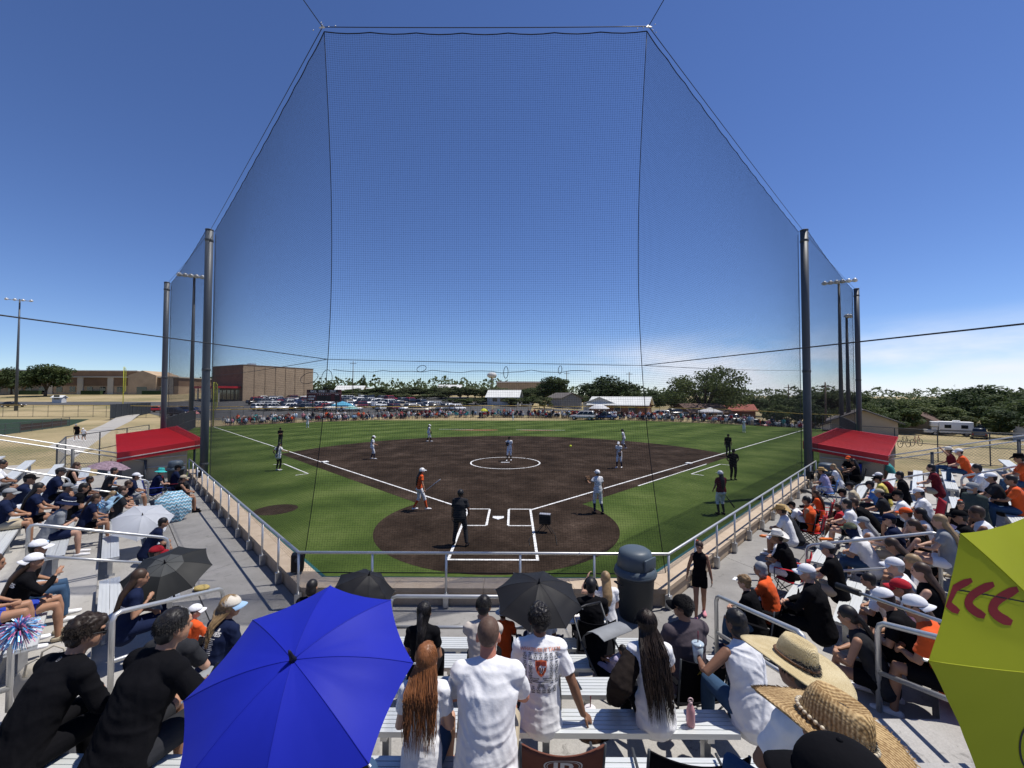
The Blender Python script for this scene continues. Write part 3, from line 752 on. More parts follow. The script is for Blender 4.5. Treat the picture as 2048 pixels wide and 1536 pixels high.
post_fence([(29.5,18.5),(31.5,14.0),(37.0,9.0),(44.0,4.0)], 2.3, 'tall dark chain link fence behind the right stand', 2.6, 0.2, (1.0,0.55,0.03))
post_fence([(22.0,3.4),(24.8,0.6),(27.5,-2.5)], 1.3, 'dark two rail fence close behind the right stand', 1.6, 0.16, (1.0,0.5,0.05))
post_fence([(-21.9,4.2),(-25.5,7.8),(-29,17)], 2.3, 'dark chain link fence behind the left dugout', 3.4, 0.22, (1.0,0.52,0.03))
post_fence([(-20.0,-3.4),(-22.6,-6.0),(-26,-9)], 1.35, 'dark gate fence with chain link beside the left stand', 2.0, 0.11, (1.0,0.03), r=0.05)
post_fence([tuple(at_z(a_, b_, 0)[:2]) for a_, b_ in ((-60,879),(40,866),(139,852))], 1.3, 'low dark picket fence round the green practice field', 2.5, 0, (1.0,0.5,0.05), infill=0.2)
post_fence([(-125,66),(-85,66),(-52,62.5)], 2.4, 'yellow capped fence of the neighbouring field', 3.0, 0, (1.0,0.5,0.03), rail_m=M_YEL)
# a long dark screened fence by the path
ws = empty('windscreen_fence', (0,0,0), 0, 'long dark screened fence beside the concrete path on the left', 'fence')
M_SCREEN = mat('black screen cloth', (0.022,0.027,0.032), 0.8, 0.15, 2.0)
sp_ = [Vector((-73.0,57.5)), Vector((-77.0,66.0)), Vector((-80.5,74.0))]
for i in range(2):
    p, q = sp_[i], sp_[i+1]
    for j in range(4):
        a_, b_ = p.lerp(q, j/4+.004), p.lerp(q, (j+1)/4-.004); s_ = MB()
        s_.prism([(a_.x-.02,a_.y),(b_.x-.02,b_.y),(b_.x+.02,b_.y),(a_.x+.02,a_.y)], 0.25, 2.9); s_.build('screen_panel', M_SCREEN, ws)
        s_ = MB(); s_.tube([(a_.x+.06,a_.y,0),(a_.x+.06,a_.y,2.95)], 0.05, 6); s_.build('post', M_DPOST, ws)
# practice field, paths, roads
def ground_sheet(name, poly, dz, m, n=1):
    s_ = MB(); bm = bmesh.new()
    vs_ = [bm.verts.new((p[0],p[1],0)) for p in poly]; f = bm.faces.new(vs_)
    if f.normal.z < 0: bmesh.ops.reverse_faces(bm, faces=[f])
    if n > 1:
        xs = [p[0] for p in poly]; ys = [p[1] for p in poly]
        for i in range(1, n):
            x = min(xs)+(max(xs)-min(xs))*i/n; bmesh.ops.bisect_plane(bm, geom=bm.verts[:]+bm.edges[:]+bm.faces[:], plane_co=(x,0,0), plane_no=(1,0,0))
            y = min(ys)+(max(ys)-min(ys))*i/n; bmesh.ops.bisect_plane(bm, geom=bm.verts[:]+bm.edges[:]+bm.faces[:], plane_co=(0,y,0), plane_no=(0,1,0))
    me = bpy.data.meshes.new(name)
    for v in bm.verts: v.co.z = gh(v.co.x, v.co.y)+dz
    bmesh.ops.recalc_face_normals(bm, faces=bm.faces)
    if sum(f.normal.z for f in bm.faces) < 0: bmesh.ops.reverse_faces(bm, faces=bm.faces)
    bm.to_mesh(me); bm.free(); me.materials.append(m)
    o = bpy.data.objects.new(name, me); COL.objects.link(o); return tag(o, kind='structure')
ground_sheet('practice_turf', [tuple(at_z(a_, b_, 0)[:2]) for a_, b_ in ((-60,878),(138,852),(186,836),(-60,836))], 0.006, mat('practice turf', (0.016,0.036,0.013), 0.9, 0.25, 0.6))
ground_sheet('practice_warning_track', [tuple(at_z(a_, b_, 0)[:2]) for a_, b_ in ((40,862),(134,850),(134,840),(40,849))], 0.011, M_INF)
ground_sheet('path', [tuple(at_z(px_, py_, 0)[:2]) for px_, py_ in ((95,893),(150,872),(205,850),(262,827),(300,824),(262,842),(222,862),(190,885),(150,915))], 0.007, M_PATH)
ground_sheet('path', [(-27.5,10),(-23.3,6),(-24,-2),(-30,-16),(-42,-16),(-50,6)], 0.011, M_PATH)
M_ASPH = mat('asphalt', (0.075,0.074,0.072), 0.9, 0.2, 0.8, bump=0.2, bscale=30)
ground_sheet('parking_lot', [(-62,60),(-52,58),(-46,57),(-32,66),(-16,71),(4,73.5),(8,135),(-90,140),(-110,96),(-84,76)], 0.03, M_ASPH, 14)
ground_sheet('road', [(-260,92),(-110,96),(-96,108),(-260,104)], 0.05, M_ASPH, 14)
ground_sheet('road', [(8,92),(140,78),(140,88),(8,102)], 0.03, M_ASPH, 8)
ground_sheet('road', [(48,70),(62,20),(140,-10),(140,-1),(68,27),(56,70)], 0.02, mat('worn asphalt', (0.17,0.165,0.155), 0.9, 0.2, 0.5), 8)
ground_sheet('path', [(36,13),(41,9.5),(56,22),(52,26)], 0.02, M_PATH)
# foul poles
M_FOUL = mat('bright yellow paint', (0.62, 0.60, 0.07), 0.6, 0.1)
for (x, y, hgt, lab) in ((-44.0,44.0,6.6,'yellow foul pole with a screen beside the car park'), (44.2,44.2,6.6,'yellow foul pole at the right field corner'), (-96.5,84,10.5,'yellow foul pole of the neighbouring field')):
    o = empty('foul_pole', (x,y,gh(x,y)), 0, lab, 'foul pole'); s_ = MB(); s_.tube([(0,0,0),(0,0,hgt)], 0.09, 8); s_.build('pole', M_FOUL, o, True)
    s_ = MB(); sg = 1 if x < 0 else -1
    s_.tube([(0,0,hgt*.35),(sg*.25,0,hgt*.4),(sg*.55,0,hgt*.44),(sg*.55,0,hgt*.94),(sg*.3,0,hgt*.99),(0,0,hgt)], 0.035, 5)
    for i in range(8): s_.tube([(0,0,hgt*(.42+.07*i)),(sg*.55,0,hgt*(.42+.07*i))], 0.02, 4)
    for i in range(4): s_.tube([(sg*.11*(i+1),0,hgt*.42),(sg*.11*(i+1),0,hgt*.97)], 0.02, 4)
    s_.build('screen', M_FOUL, o)
# flood lights
def light_mast(x, y, h, lab, n, w, yaw):
    z = gh(x,y); o = empty('light_pole', (x,y,z), yaw, lab, 'light pole', 'floodlight poles')
    s_ = MB(); s_.tube([(0,0,-.3),(0,0,h*.5),(0,0,h)], [0.30,0.22,0.14], 12); s_.build('pole', M_POLE, o, True)
    s_ = MB(); s_.box((-w/2,-.06,h-.35),(w/2,.06,h-.22)); s_.build('crossarm', M_GALV, o)
    for i in range(n):
        xx = -w/2+.2+(w-.4)*i/(n-1); s_ = MB(); s_.M = Matrix.Translation((xx,-.35,h-.25)) @ Matrix.Rotation(R(55),4,'X')
        s_.lathe([(0.08,.30),(0.20,.22),(0.34,0.0),(0.36,-.05)], 12); lp = s_.build('lamp_head', mat('lamp housing', (0.55,0.55,0.55), 0.4, 0.1, metal=0.4), o, True)
        s_ = MB(); s_.M = Matrix.Translation((xx,-.35,h-.25)) @ Matrix.Rotation(R(55),4,'X'); s_.ell((0,0,-.03),(0.30,0.30,.04), nu=12, nv=4); s_.build('lens', mat('lamp lens', (0.7,0.72,0.74), 0.2, 0), lp, True)
light_mast(-44.5, 40.5, 21.6, 'tall floodlight pole with six lamps behind the left net', 6, 3.6, R(30))
light_mast(-117, 79, 26.5, 'tall floodlight pole with four lamps at the far left', 4, 4.4, R(30))
light_mast(46.0, 40.5, 21.4, 'tall floodlight pole with six lamps behind the right net', 6, 3.7, R(-30))
light_mast(47.8, 41.5, 17.0, 'slim dark pole standing right behind the right floodlight', 2, 0.8, 0)
# ------------------------------------------------------------------ scoreboard
sb = empty('scoreboard', (-39.3, 68.6, gh(-39.3,68.6)), R(-5), 'maroon scoreboard with white lettering beyond the outfield fence', 'scoreboard')
M_MAR = mat('maroon sheet', (0.075, 0.012, 0.018), 0.5, 0.1); M_BLK = mat('black panel', (0.012,0.012,0.014), 0.5, 0.1); M_WHT = mat('white paint', (0.80,0.80,0.78), 0.6, 0.05)
s_ = MB(); s_.box((-3.75,0,3.15),(3.75,0.3,5.6)); s_.build('cabinet', M_MAR, sb)
s_ = MB(); s_.box((-3.75,-.012,4.83),(3.75,-.001,4.90)); s_.build('divider', mat('trim paint',(0.6,0.45,0.4),0.5), sb)
s_ = MB(); s_.box((-1.45,-.02,3.3),(1.6,-.001,4.35)); s_.box((2.45,-.02,3.3),(3.5,-.001,4.35)); s_.box((-3.2,-.02,4.95),(3.2,-.001,5.5)); s_.build('digit_panel', M_BLK, sb)
for x in (-2.6, 2.6):
    s_ = MB(); s_.box((x-.12,.31,-.3),(x+.12,.55,5.2)); s_.build('support_post', M_DPOST, sb)
for (t, x, z, sz) in (('BALL',-2.2,5.22,.62),('STRIKE',-.25,5.22,.56),('OUT',2.05,5.22,.62),('VISITOR',-2.6,4.15,.46),('HOME',-2.75,3.6,.5),('1',-1.3,4.58,.26),('2',-.85,4.58,.26),('3',-.4,4.58,.26),('4',.05,4.58,.26),('5',.5,4.58,.26),('6',.95,4.58,.26),('7',1.4,4.58,.26),('TOTAL',2.95,4.58,.24)):
    V, F = text_mesh(t, sz, bold=0.012); s_ = MB(); s_.add([(v[0]+x, -.028, v[1]+z) for v in V], F); s_.build('lettering', M_WHT, sb)

# ------------------------------------------------------------------ buildings
def m_brick(name, c, var=0.12, sc=1.0, mortar=0.75):
    m = newmat(name, 0.9, 0.2); n, l, b = nodes_of(m); tc = N(n, 'TexCoord')
    br = N(n, 'TexBrick', s_Scale=2.2*sc, s_Mortar_Size=0.02); br.inputs['Color1'].default_value = (*c,1); br.inputs['Color2'].default_value = (*[x*(1-var*1.6) for x in c],1); br.inputs['Mortar'].default_value = (*[x*mortar for x in c],1)
    mp = N(n, 'Mapping'); mp.inputs['Rotation'].default_value = (R(90),0,0); l.new(tc.outputs['Object'], mp.inputs[0]); l.new(mp.outputs[0], br.inputs['Vector'])
    no = N(n, 'TexNoise', s_Scale=0.35, s_Detail=5.0); l.new(tc.outputs['Object'], no.inputs['Vector'])
    mr = N(n, 'MapRange', i_1=.3, i_2=.7, i_3=1-var, i_4=1+var); l.new(no.outputs['Fac'], mr.inputs[0])
    vm = N(n, 'VectorMath', operation='SCALE'); l.new(br.outputs['Color'], vm.inputs[0]); l.new(mr.outputs[0], vm.inputs['Scale']); l.new(vm.outputs[0], b.inputs['Base Color']); return m
M_BRT = m_brick('tan brick', (0.47,0.345,0.225)); M_BRD = m_brick('brown brick', (0.21,0.135,0.085)); M_BRR = m_brick('red brown brick', (0.20,0.09,0.055))
M_GLASS = mat('dark window glass', (0.015,0.018,0.022), 0.08, 0.2, 0.3, spec=0.6)
M_WROOF = mat('white metal roof', (0.66,0.66,0.62), 0.45, 0.1, 0.5); M_WTRIM = mat('cream trim', (0.5,0.45,0.36), 0.7, 0.1)
M_GROOF = mat('grey shingle', (0.13,0.115,0.105), 0.9, 0.2, 1.5); M_BROOF = mat('brown shingle', (0.11,0.07,0.055), 0.9, 0.2, 1.5); M_TROOF = mat('terracotta roof', (0.30,0.085,0.06), 0.8, 0.2, 1.5)
M_SIDW = mat('white siding', (0.52,0.52,0.51), 0.7, 0.1, 1.0); M_STUC = mat('beige stucco', (0.42,0.33,0.24), 0.85, 0.1, 1.0); M_DIRTW = mat('grey siding', (0.26,0.26,0.26), 0.8, 0.1, 1)
# gym
gz = gh(-85,112); gym = empty('gymnasium', (-85.9,112.4,gz), R(60), 'windowless tan brick gymnasium beyond the parked cars', 'building')
s_ = MB(); s_.box((0,0,-2),(24,20,11.4)); s_.build('wall', M_BRT, gym)
s_ = MB(); s_.box((-.05,-.05,11.4),(24.05,20.05,11.75)); s_.build('parapet', M_BRD, gym)
for i in range(1,7): 
    s_ = MB(); s_.box((24*i/7-.10,-.09,-1),(24*i/7+.10,-.002,11.38)); s_.build('pilaster', m_brick('pier brick', (0.33,0.235,0.15)) if i == 1 else bpy.data.materials['pier brick'], gym)
s_ = MB(); s_.box((-.07,.05,0.0),(-.004,19.9,11.38)); s_.build('shaded_facade', M_BRD, gym)  # left face in darker brick: its shade is put into the colour
s_ = MB(); s_.box((-6.5,1,4.1),(-.09,19,4.75)); s_.build('canopy', M_RED, gym)
for i in range(7):
    s_ = MB(); s_.box((-6.2,1.5+2.7*i,-1),(-5.9,1.8+2.7*i,4.1)); s_.build('column', M_WTRIM, gym)
    if i < 6: s_ = MB(); s_.box((-.10,2.0+2.8*i,0.3),(-.075,4.2+2.8*i,3.6)); s_.build('window', M_GLASS, gym)
s_ = MB(); s_.box((6,8,11.75),(8,10,12.8)); s_.build('roof_unit', M_GALV, gym)
# school
sz_ = gh(-180,152); sc_ = empty('school', (-138,150,sz_-.3), R(3), 'long low brown brick school with cream piers and a gabled entrance', 'building')
LS = 90
s_ = MB(); s_.box((-LS,0,-1),(0,24,3.6)); s_.build('wall', M_BRT, sc_)
s_ = MB(); s_.box((-LS,-.08,3.6),(0.05,24,7.0)); s_.build('brick_band', M_BRD, sc_)
s_ = MB(); s_.box((-LS,-.7,7.0),(.6,24.2,7.45)); s_.build('eave', M_WTRIM, sc_)
s_ = MB(); s_.box((-LS+10,4,7.5),(-20,22,9.9)); s_.build('upper_storey', M_BRD, sc_)
s_ = MB(); s_.box((-LS+9.5,3.5,9.9),(-19.5,22.5,10.2)); s_.build('roof', M_WROOF, sc_)
for i in range(8):
    x = -3-i*11.8; s_ = MB(); s_.box((x-1.1,-.45,-1),(x+1.1,-.09,6.98)); s_.build('pier', M_WTRIM, sc_)
    for dx in (3.2, 8.3):
        w = MB(); w.box((x-dx-1.1,-.13,1.0),(x-dx+1.1,-.002,3.2)); w = w.build('window', M_GLASS, sc_)
        f = MB(); f.box((x-dx-.05,-.17,1.0),(x-dx+.05,-.135,3.2)); f.build('mullion', M_WTRIM, w)
    if i % 2 == 0:
        hb = MB(); hb.box((x-9.5,-2.4,-1),(x-2,-1.0,1.6)); tag(hb.build('hedge', mat('hedge green', (0.025,0.045,0.015), 0.9, 0.4, 4.0, bump=1, bscale=8)), 'clipped dark hedge under the school windows', 'hedge', 'hedges along the school')
for h in [o for o in COL.objects if o.name.startswith('hedge')]: h.location = sc_.location; h.rotation_euler = sc_.rotation_euler
s_ = MB(); s_.add([(-19,-1.2,-1),(-8,-1.2,-1),(-8,-1.2,7.9),(-13.5,-1.2,9.9),(-19,-1.2,7.9),(-19,12,-1),(-8,12,-1),(-8,12,7.9),(-13.5,12,9.9),(-19,12,7.9)],[(0,1,2,3,4),(9,8,7,6,5),(0,5,6,1),(1,6,7,2),(2,7,8,3),(3,8,9,4),(4,9,5,0)]); s_.build('gabled_entrance', M_BRT, sc_)
s_ = MB(); s_.box((-15.5,-1.26,0),(-11.5,-1.21,3.2)); s_.build('entrance_door', M_GLASS, sc_)
def gable_house(x, y, yaw, w, d, h, rise, wm, rm, lab, over=0.5, wins=2, door=True, name='house', garage=False):
    z = gh(x,y); o = empty(name, (x,y,z), yaw, lab, 'house' if name == 'house' else name)
    s_ = MB(); s_.add([(-w/2,-d/2,-.6),(w/2,-d/2,-.6),(w/2,d/2,-.6),(-w/2,d/2,-.6),(-w/2,-d/2,h),(w/2,-d/2,h),(w/2,d/2,h),(-w/2,d/2,h),(-w/2,0,h+rise),(w/2,0,h+rise)],
        [(0,3,2,1),(0,1,5,4),(2,3,7,6),(1,2,6,9,5),(3,0,4,8,7)]); s_.build('wall', wm, o)
    e = over*rise/(d/2)
    for sg in (-1,1):
        s_ = MB(); a = [(-w/2-over,sg*(d/2+over),h-e+.03),(w/2+over,sg*(d/2+over),h-e+.03),(w/2+over,0,h+rise+.03),(-w/2-over,0,h+rise+.03)]
        vs_ = a+[(p[0],p[1],p[2]+.14) for p in a]; s_.add(vs_, [(3,2,1,0),(4,5,6,7),(0,1,5,4),(1,2,6,5),(2,3,7,6),(3,0,4,7)])
        ob = s_.build('roof', rm, o); bm = bmesh.new(); bm.from_mesh(ob.data); bmesh.ops.recalc_face_normals(bm, faces=bm.faces); bm.to_mesh(ob.data); bm.free()
    for i in range(wins):
        xx = -w/2+w*(i+1)/(wins+1); f = MB(); f.box((xx-.75,-d/2-.06,1.0),(xx+.75,-d/2-.002,2.35)); f = f.build('window', M_WTRIM, o)
        g_ = MB(); g_.box((xx-.65,-d/2-.09,1.08),(xx+.65,-d/2-.062,2.27)); g_.build('pane', M_GLASS, f)
    if door:
        g_ = MB(); g_.box((w*.30-.5,-d/2-.07,0),(w*.30+.5,-d/2-.004,2.1)); g_.build('door', mat('door brown',(0.09,0.05,0.03),0.6), o)
    if garage:
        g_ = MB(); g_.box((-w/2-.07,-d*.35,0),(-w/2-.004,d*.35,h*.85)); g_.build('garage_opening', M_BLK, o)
    return o
gable_house(26.5,82,R(-25),13,9.5,2.6,1.7,M_BRR,M_WROOF,'brown brick house with a white metal roof and white gable end',.6,3)
gable_house(23.0,84.5,R(65),9.5,8.0,2.6,1.6,M_SIDW,M_WROOF,'white siding house wing with a star on its wall',.5,0,False)
st = MB(); pts = [((1.0 if i%2==0 else .42)*math.sin(math.pi*i/5), (1.0 if i%2==0 else .42)*math.cos(math.pi*i/5)) for i in range(10)]
st.add([(p[0],0,p[1]) for p in pts]+[(p[0],.05,p[1]) for p in pts], [tuple(range(10)),tuple(range(19,9,-1))]+[(i,i+10,(i+1)%10+10,(i+1)%10) for i in range(10)])
so = st.build('wall_star', M_BLK); so.location = (22.0,79.65,1.9); so.rotation_euler = (0,0,R(-25)); tag(so, 'dark five pointed star on the white siding wall', 'star')
gable_house(-2.2,106,R(-8),9,8,2.4,1.9,M_SIDW,M_WROOF,'white house with a pale metal roof behind trees in straight centre',.6,3)
gable_house(17.0,116,R(-60),8,8,3.3,1.6,M_DIRTW,M_GROOF,'grey garage with a dark open front beside the big dark tree',.5,0,False,'garage',True)
gable_house(50.0,92,R(10),11,9,2.2,2.0,M_BRD,M_BROOF,'brown brick house with a brown shingle roof under the tallest tree',.6,3)
gable_house(66.5,104,R(-15),8,7,3.4,1.6,M_BRR,M_TROOF,'brick house with a terracotta roof behind pickup trucks',.6,2)
gable_house(49.2,41,R(52),8,6.6,2.2,1.45,M_STUC,M_GROOF,'beige stucco house with a wide gable beyond the right net poles',.6,1)
gable_house(58.5,53,R(20),8,6,2.2,1.2,M_SIDW,M_GROOF,'small pale house half hidden behind the stucco house',.5,1)
gable_house(88,70,R(20),9,8,2.2,2.0,M_STUC,M_BROOF,'tan house with a brown hip roof deep among trees at right',.5,2)
gable_house(80,44,R(10),7,5,2.4,.6,M_SIDW,M_WROOF,'white shed with a flat pale roof at the far right',.3,0,False,'shed')
gable_house(-62,139,R(5),9,7,2.2,1.8,M_STUC,M_WROOF,'pale building with a white roof rising behind the scoreboard',.8,3)
gable_house(-52.5,137,R(0),4.5,4,2.8,.5,M_SIDW,M_WROOF,'white boxy shed just right of the scoreboard',.3,1,False,'shed')
gable_house(-26,152,R(8),9,7,2.8,1.2,M_SIDW,M_WROOF,'low white roofed building behind the green bushes',.5,2)
gable_house(6,262,R(0),34,14,9.5,1.0,M_BRT,M_GROOF,'distant flat tan building rising over the trees',.4,5,False)
gable_house(-134,103,R(10),2.4,1.6,1.6,.5,M_SIDW,M_WROOF,'small white box building by the playground',.3,1,False,'shed')
# water tower, far
wt = empty('water_tower', (-31,560,6), 0, 'tiny white water tower far on the horizon', 'water tower')
s_ = MB(); s_.ell((0,0,27),(7,7,4.5)); s_.build('tank', M_SIDW, wt, True); s_ = MB(); s_.tube([(0,0,0),(0,0,24)], 1.6, 8); s_.build('column', M_SIDW, wt)
# utility poles
for (x, y, h, lab) in ((40,122,13,'wooden utility pole between the two big trees'),(69,85,10.5,'wooden utility pole right of the terracotta roof'),(21,140,13.5,'wooden utility pole left of the garage'),(55,55,9.5,'slim wooden pole beside the right net pole'),(-53,118,13,'utility pole above the scoreboard')):
    o = empty('utility_pole', (x,y,gh(x,y)), 0, lab, 'utility pole', 'wooden utility poles'); s_ = MB(); s_.tube([(0,0,-.5),(0,0,h)], [.17,.11], 8); s_.build('shaft', mat('weathered wood',(0.13,0.10,0.075),0.9,0.2), o, True)
    s_ = MB(); s_.box((-1.1,-.06,h-.8),(1.1,.06,h-.65)); s_.build('crossarm', mat('weathered wood',(0.13,0.10,0.075)), o)

# ------------------------------------------------------------------ trees
def m_leaf(name, c, tr=0.35):
    m = newmat(name, 0.75, 0.25); n, l, b = nodes_of(m); tc = N(n,'TexCoord'); oi = N(n,'ObjectInfo')
    no = N(n,'TexNoise', s_Scale=0.9, s_Detail=3.0); l.new(tc.outputs['Object'], no.inputs['Vector'])
    ad = N(n,'Math', operation='MULTIPLY_ADD'); l.new(oi.outputs['Random'], ad.inputs[0]); ad.inputs[1].default_value = 0.3; l.new(no.outputs['Fac'], ad.inputs[2])
    col = ramp(n, ad.outputs[0], [(0.35,tuple(x*.6 for x in c)),(0.62,c),(0.95,(c[0]*1.6,c[1]*1.4,c[2]*1.3))], l); l.new(col, b.inputs['Base Color'])
    t = N(n,'BsdfTranslucent'); l.new(col, t.inputs[0]); mx = N(n,'MixShader', i_0=tr); l.new(b.outputs[0], mx.inputs[1]); l.new(t.outputs[0], mx.inputs[2]); l.new(mx.outputs[0], n['Material Output'].inputs[0]); return m
M_LEAF = [m_leaf('leaf dark', (0.050,0.075,0.027)), m_leaf('leaf mid', (0.074,0.102,0.036)), m_leaf('leaf pale', (0.105,0.125,0.055))]
M_BARK = mat('bark', (0.085,0.065,0.05), 0.95, 0.3, 4, bump=0.6, bscale=12)
def tree_proto(seed, kind):
    rr = random.Random(seed); H = 1.0
    tr = MB(); limbs = []
    th = {'round':.17,'wide':.17,'conifer':.08,'bush':.05}[kind]
    tr.tube([(0,0,-.04),(0.01,0,th*.5),(0.015,.01,th)], [.030,.024,.020], 7)
    nl = {'round':6,'wide':8,'conifer':0,'bush':5}[kind]; spread = {'round':.34,'wide':.58,'conifer':.15,'bush':.5}[kind]
    for i in range(nl):
        a = 2*math.pi*(i+rr.random()*.6)/nl; rr_ = spread*rr.uniform(.45,.85); z = rr.uniform(.50,.82)
        q = Vector((rr_*math.cos(a), rr_*math.sin(a), z)); mid = Vector((q.x*.4,q.y*.4,th+(z-th)*.55))
        tr.tube([(0.012,.01,th*.95), mid, q], [.014,.010,.004], 5); limbs.append(q)
    if kind == 'conifer': tr.tube([(0,0,th),(0,0,.97)], [.018,.003], 6)
    lf = MB(); blobs = []
    if kind == 'conifer':
        for i in range(9): z = .12+.85*i/9; blobs.append((Vector((0,0,z)), .17*(1-z)+.02, .07))
    else:
        for q in limbs:
            blobs.append((q*.93, rr.uniform(.15,.22)*(1.15 if kind != 'wide' else 1), rr.uniform(.09,.14)))
        for i in range({'round':24,'wide':40,'bush':16}[kind]):
            a = rr.random()*6.28; d = math.sqrt(rr.random())*spread; top = math.sqrt(max(0, 1-(d/spread/1.12)**2))
            z = th+.10+(.80-th)*(top*rr.uniform(.30,1.0) if i % 3 else rr.uniform(.02,.35))
            blobs.append((Vector((d*math.cos(a), d*math.sin(a), z)), rr.uniform(.08,.17)*(1.25 if kind == 'wide' else 1), rr.uniform(.06,.12)))
    nleaf = {'round':6500,'wide':9500,'bush':4000}.get(kind,2200)
    vs_, fs_ = [], []
    wts = [b[1]**2 for b in blobs]
    for i in range(nleaf):
        c, r1, r2 = rr.choices(blobs, wts)[0]
        v = Vector((rr.gauss(0,1),rr.gauss(0,1),rr.gauss(0,1))).normalized()*(rr.random()**.4)
        p = c+Vector((v.x*r1,v.y*r1,v.z*r2)); s = rr.uniform(.008,.021)*{'bush':1.7,'round':1.2,'wide':1.0,'conifer':.9}[kind]
        nrm = (v+Vector((rr.gauss(0,.7),rr.gauss(0,.7),rr.gauss(0,.7)+.5))).normalized(); t = nrm.orthogonal().normalized(); t = Matrix.Rotation(rr.random()*6.28,3,nrm) @ t; b = nrm.cross(t)
        k = len(vs_); vs_ += [p-t*s-b*s*.5, p+t*s*.2-b*s*.8, p+t*s+b*s*.3, p-t*s*.1+b*s*.9]; fs_.append((k,k+1,k+2,k+3))
    lf.add(vs_, fs_)
    return tr.mesh('trunk', M_BARK, True), lf.mesh('crown', M_LEAF[0])
PROT = {k: [tree_proto(s, k) for s in ss] for k, ss in (('round',(1,2,3)),('wide',(4,5)),('conifer',(6,)),('bush',(7,8)))}
kidx = {}
def tree(px, ytop, Z, wpx, kind, leaf, lab, group='trees beyond the field'):
    p = at_depth(px, 790, Z); z = gh(p.x, p.y); topz = at_depth(px, ytop, Z).z; h = topz-z
    i = kidx[kind] = kidx.get(kind, -1)+1; trk, crn = PROT[kind][i % len(PROT[kind])]
    wd = {'round':.80,'wide':1.28,'conifer':.30,'bush':1.1}[kind]; sx = (wpx*Z/FPX)/(wd*h)
    o = empty('pine_tree' if kind == 'conifer' else 'bush' if kind == 'bush' else 'tree', (p.x,p.y,z-.05), i*1.7, lab, 'tree' if kind != 'bush' else 'bush', group)
    for nm, me, m in (('trunk',trk,None),('crown',crn,M_LEAF[leaf])):
        c = place(me, nm, parent=o); c.scale = (h*sx,h*sx,h)
        if m: recolor(c, m)
TREES = [(90,717,150,80,'round',0,'leafy tree left of the school behind the floodlight pole'),(22,728,160,55,'round',1,'sparse tree at the far left edge beside the school'),
 (727,747,215,17,'conifer',0,'narrow pointed conifer standing above the scrub trees'),(664,766,180,38,'round',0,'dark round tree behind the scoreboard'),
 (1106,743,155,70,'round',0,'dense dark tree above the grey garage'),(1218,743,112,122,'round',0,'big dark round tree left of the white roofed house'),
 (1408,720,112,165,'wide',1,'tallest spreading oak behind the brown roofed house'),(1302,771,150,62,'round',0,'dark tree behind the white roofed house'),
 (1345,775,165,60,'round',1,'tree filling the gap left of the tallest oak'),(1500,783,150,70,'round',0,'low dark tree behind the terracotta roof'),(1548,790,120,60,'bush',1,'low bushy tree beside the pickup trucks'),
 (1600,770,100,95,'round',0,'dark tree behind the right net pole'),(1690,764,95,92,'round',0,'dark tree between the two right net poles'),(1645,776,120,60,'round',1,'tree behind the slim wooden pole'),
 (1745,786,105,80,'wide',1,'wide tree just right of the last net pole'),(1812,781,95,95,'round',1,'rounded tree left of the camper'),(1790,800,84,90,'bush',1,'low leafy tree behind the motorbikes'),
 (1870,787,110,90,'round',0,'dark tree above the camper'),(1925,775,100,80,'round',0,'dark tree right of the camper'),(1965,757,110,120,'round',0,'large tree in the far right tree belt'),
 (2025,768,100,100,'round',1,'large tree at the right edge of the view'),(2010,795,85,130,'bush',0,'dark shrubby tree above the pickup at right'),(1885,806,85,90,'bush',2,'pale bush behind the camper'),(2080,772,95,110,'round',0,'tree cut by the right edge of the view')]
for px, yt, Z, w, kd, lf, lb in ((1765,812,66,80,'bush',1,'leafy bush at the road edge left of the camper'),(1822,806,96,95,'bush',1,'broad leafy bush left of the camper'),(1850,790,88,100,'round',1,'rounded tree over the tan house'),(1945,800,104,90,'bush',1,'bush between the camper and the white shed'),(1995,790,98,110,'round',1,'leafy tree over the white shed'),(2040,800,62,110,'bush',0,'dense bush at the right edge of the view'),(1720,798,85,80,'round',1,'tree behind the beige gable'),(1570,796,88,90,'bush',1,'low tree left of the thick right net pole'),(1625,792,80,70,'round',0,'tree right behind the thick right net pole'),(2090,780,70,150,'round',1,'tall tree beyond the right edge'),(1785,792,92,90,'round',0,'dark tree above the road bushes'),(1700,780,125,120,'wide',0,'broad tree far behind the beige gable')):
    TREES.append((px, yt, Z, w, kd, lf, lb))
for px in range(905, 1090, 23): TREES.append((px, 786+(px*7)%9, 112+(px*3)%16, 42, 'bush', (px//23)%3, 'low scrub bush in front of the tree belt %s' % ('left of the white house' if px < 960 else 'around the white house' if px < 1050 else 'right of the white house')))
for px in range(700, 905, 26): TREES.append((px, 782+(px*5)%7, 140, 44, 'bush', 2, 'low pale bush at the back edge of the car park'))
gi = 0
for px in range(690, 1085, 16):
    gi += 1; yt = 769+((gi*7)%5)*2.2-(3 if 850 < px < 960 else 0)
    TREES.append((px+((gi*13)%7), yt, 143+((gi*29)%14), 46, 'round' if gi % 3 else 'bush', (2,1,2,0)[gi%4], '%s scrub tree in the belt behind %s' % (('pale','mid green','pale','dark')[gi%4], 'the car park' if px < 820 else 'the right end of the car park' if px < 960 else 'the white house')))
for px, yt in ((640,776),(1140,783),(1170,788),(1060,776),(1265,780),(1450,776),(1475,786),(1570,780)): TREES.append((px, yt, 190, 60, 'round', (px//10)%2, 'dark far tree %s' % {640:'at the corner of the brick gymnasium',1140:'just right of the tree over the grey garage',1170:'between the grey garage tree and the big dark tree',1060:'left of the tree over the grey garage',1265:'at the right foot of the big dark tree',1450:'behind the right side of the tallest oak',1475:'above the terracotta roof',1570:'left of the thick right net pole'}[px]))
for t in TREES: tree(*t)
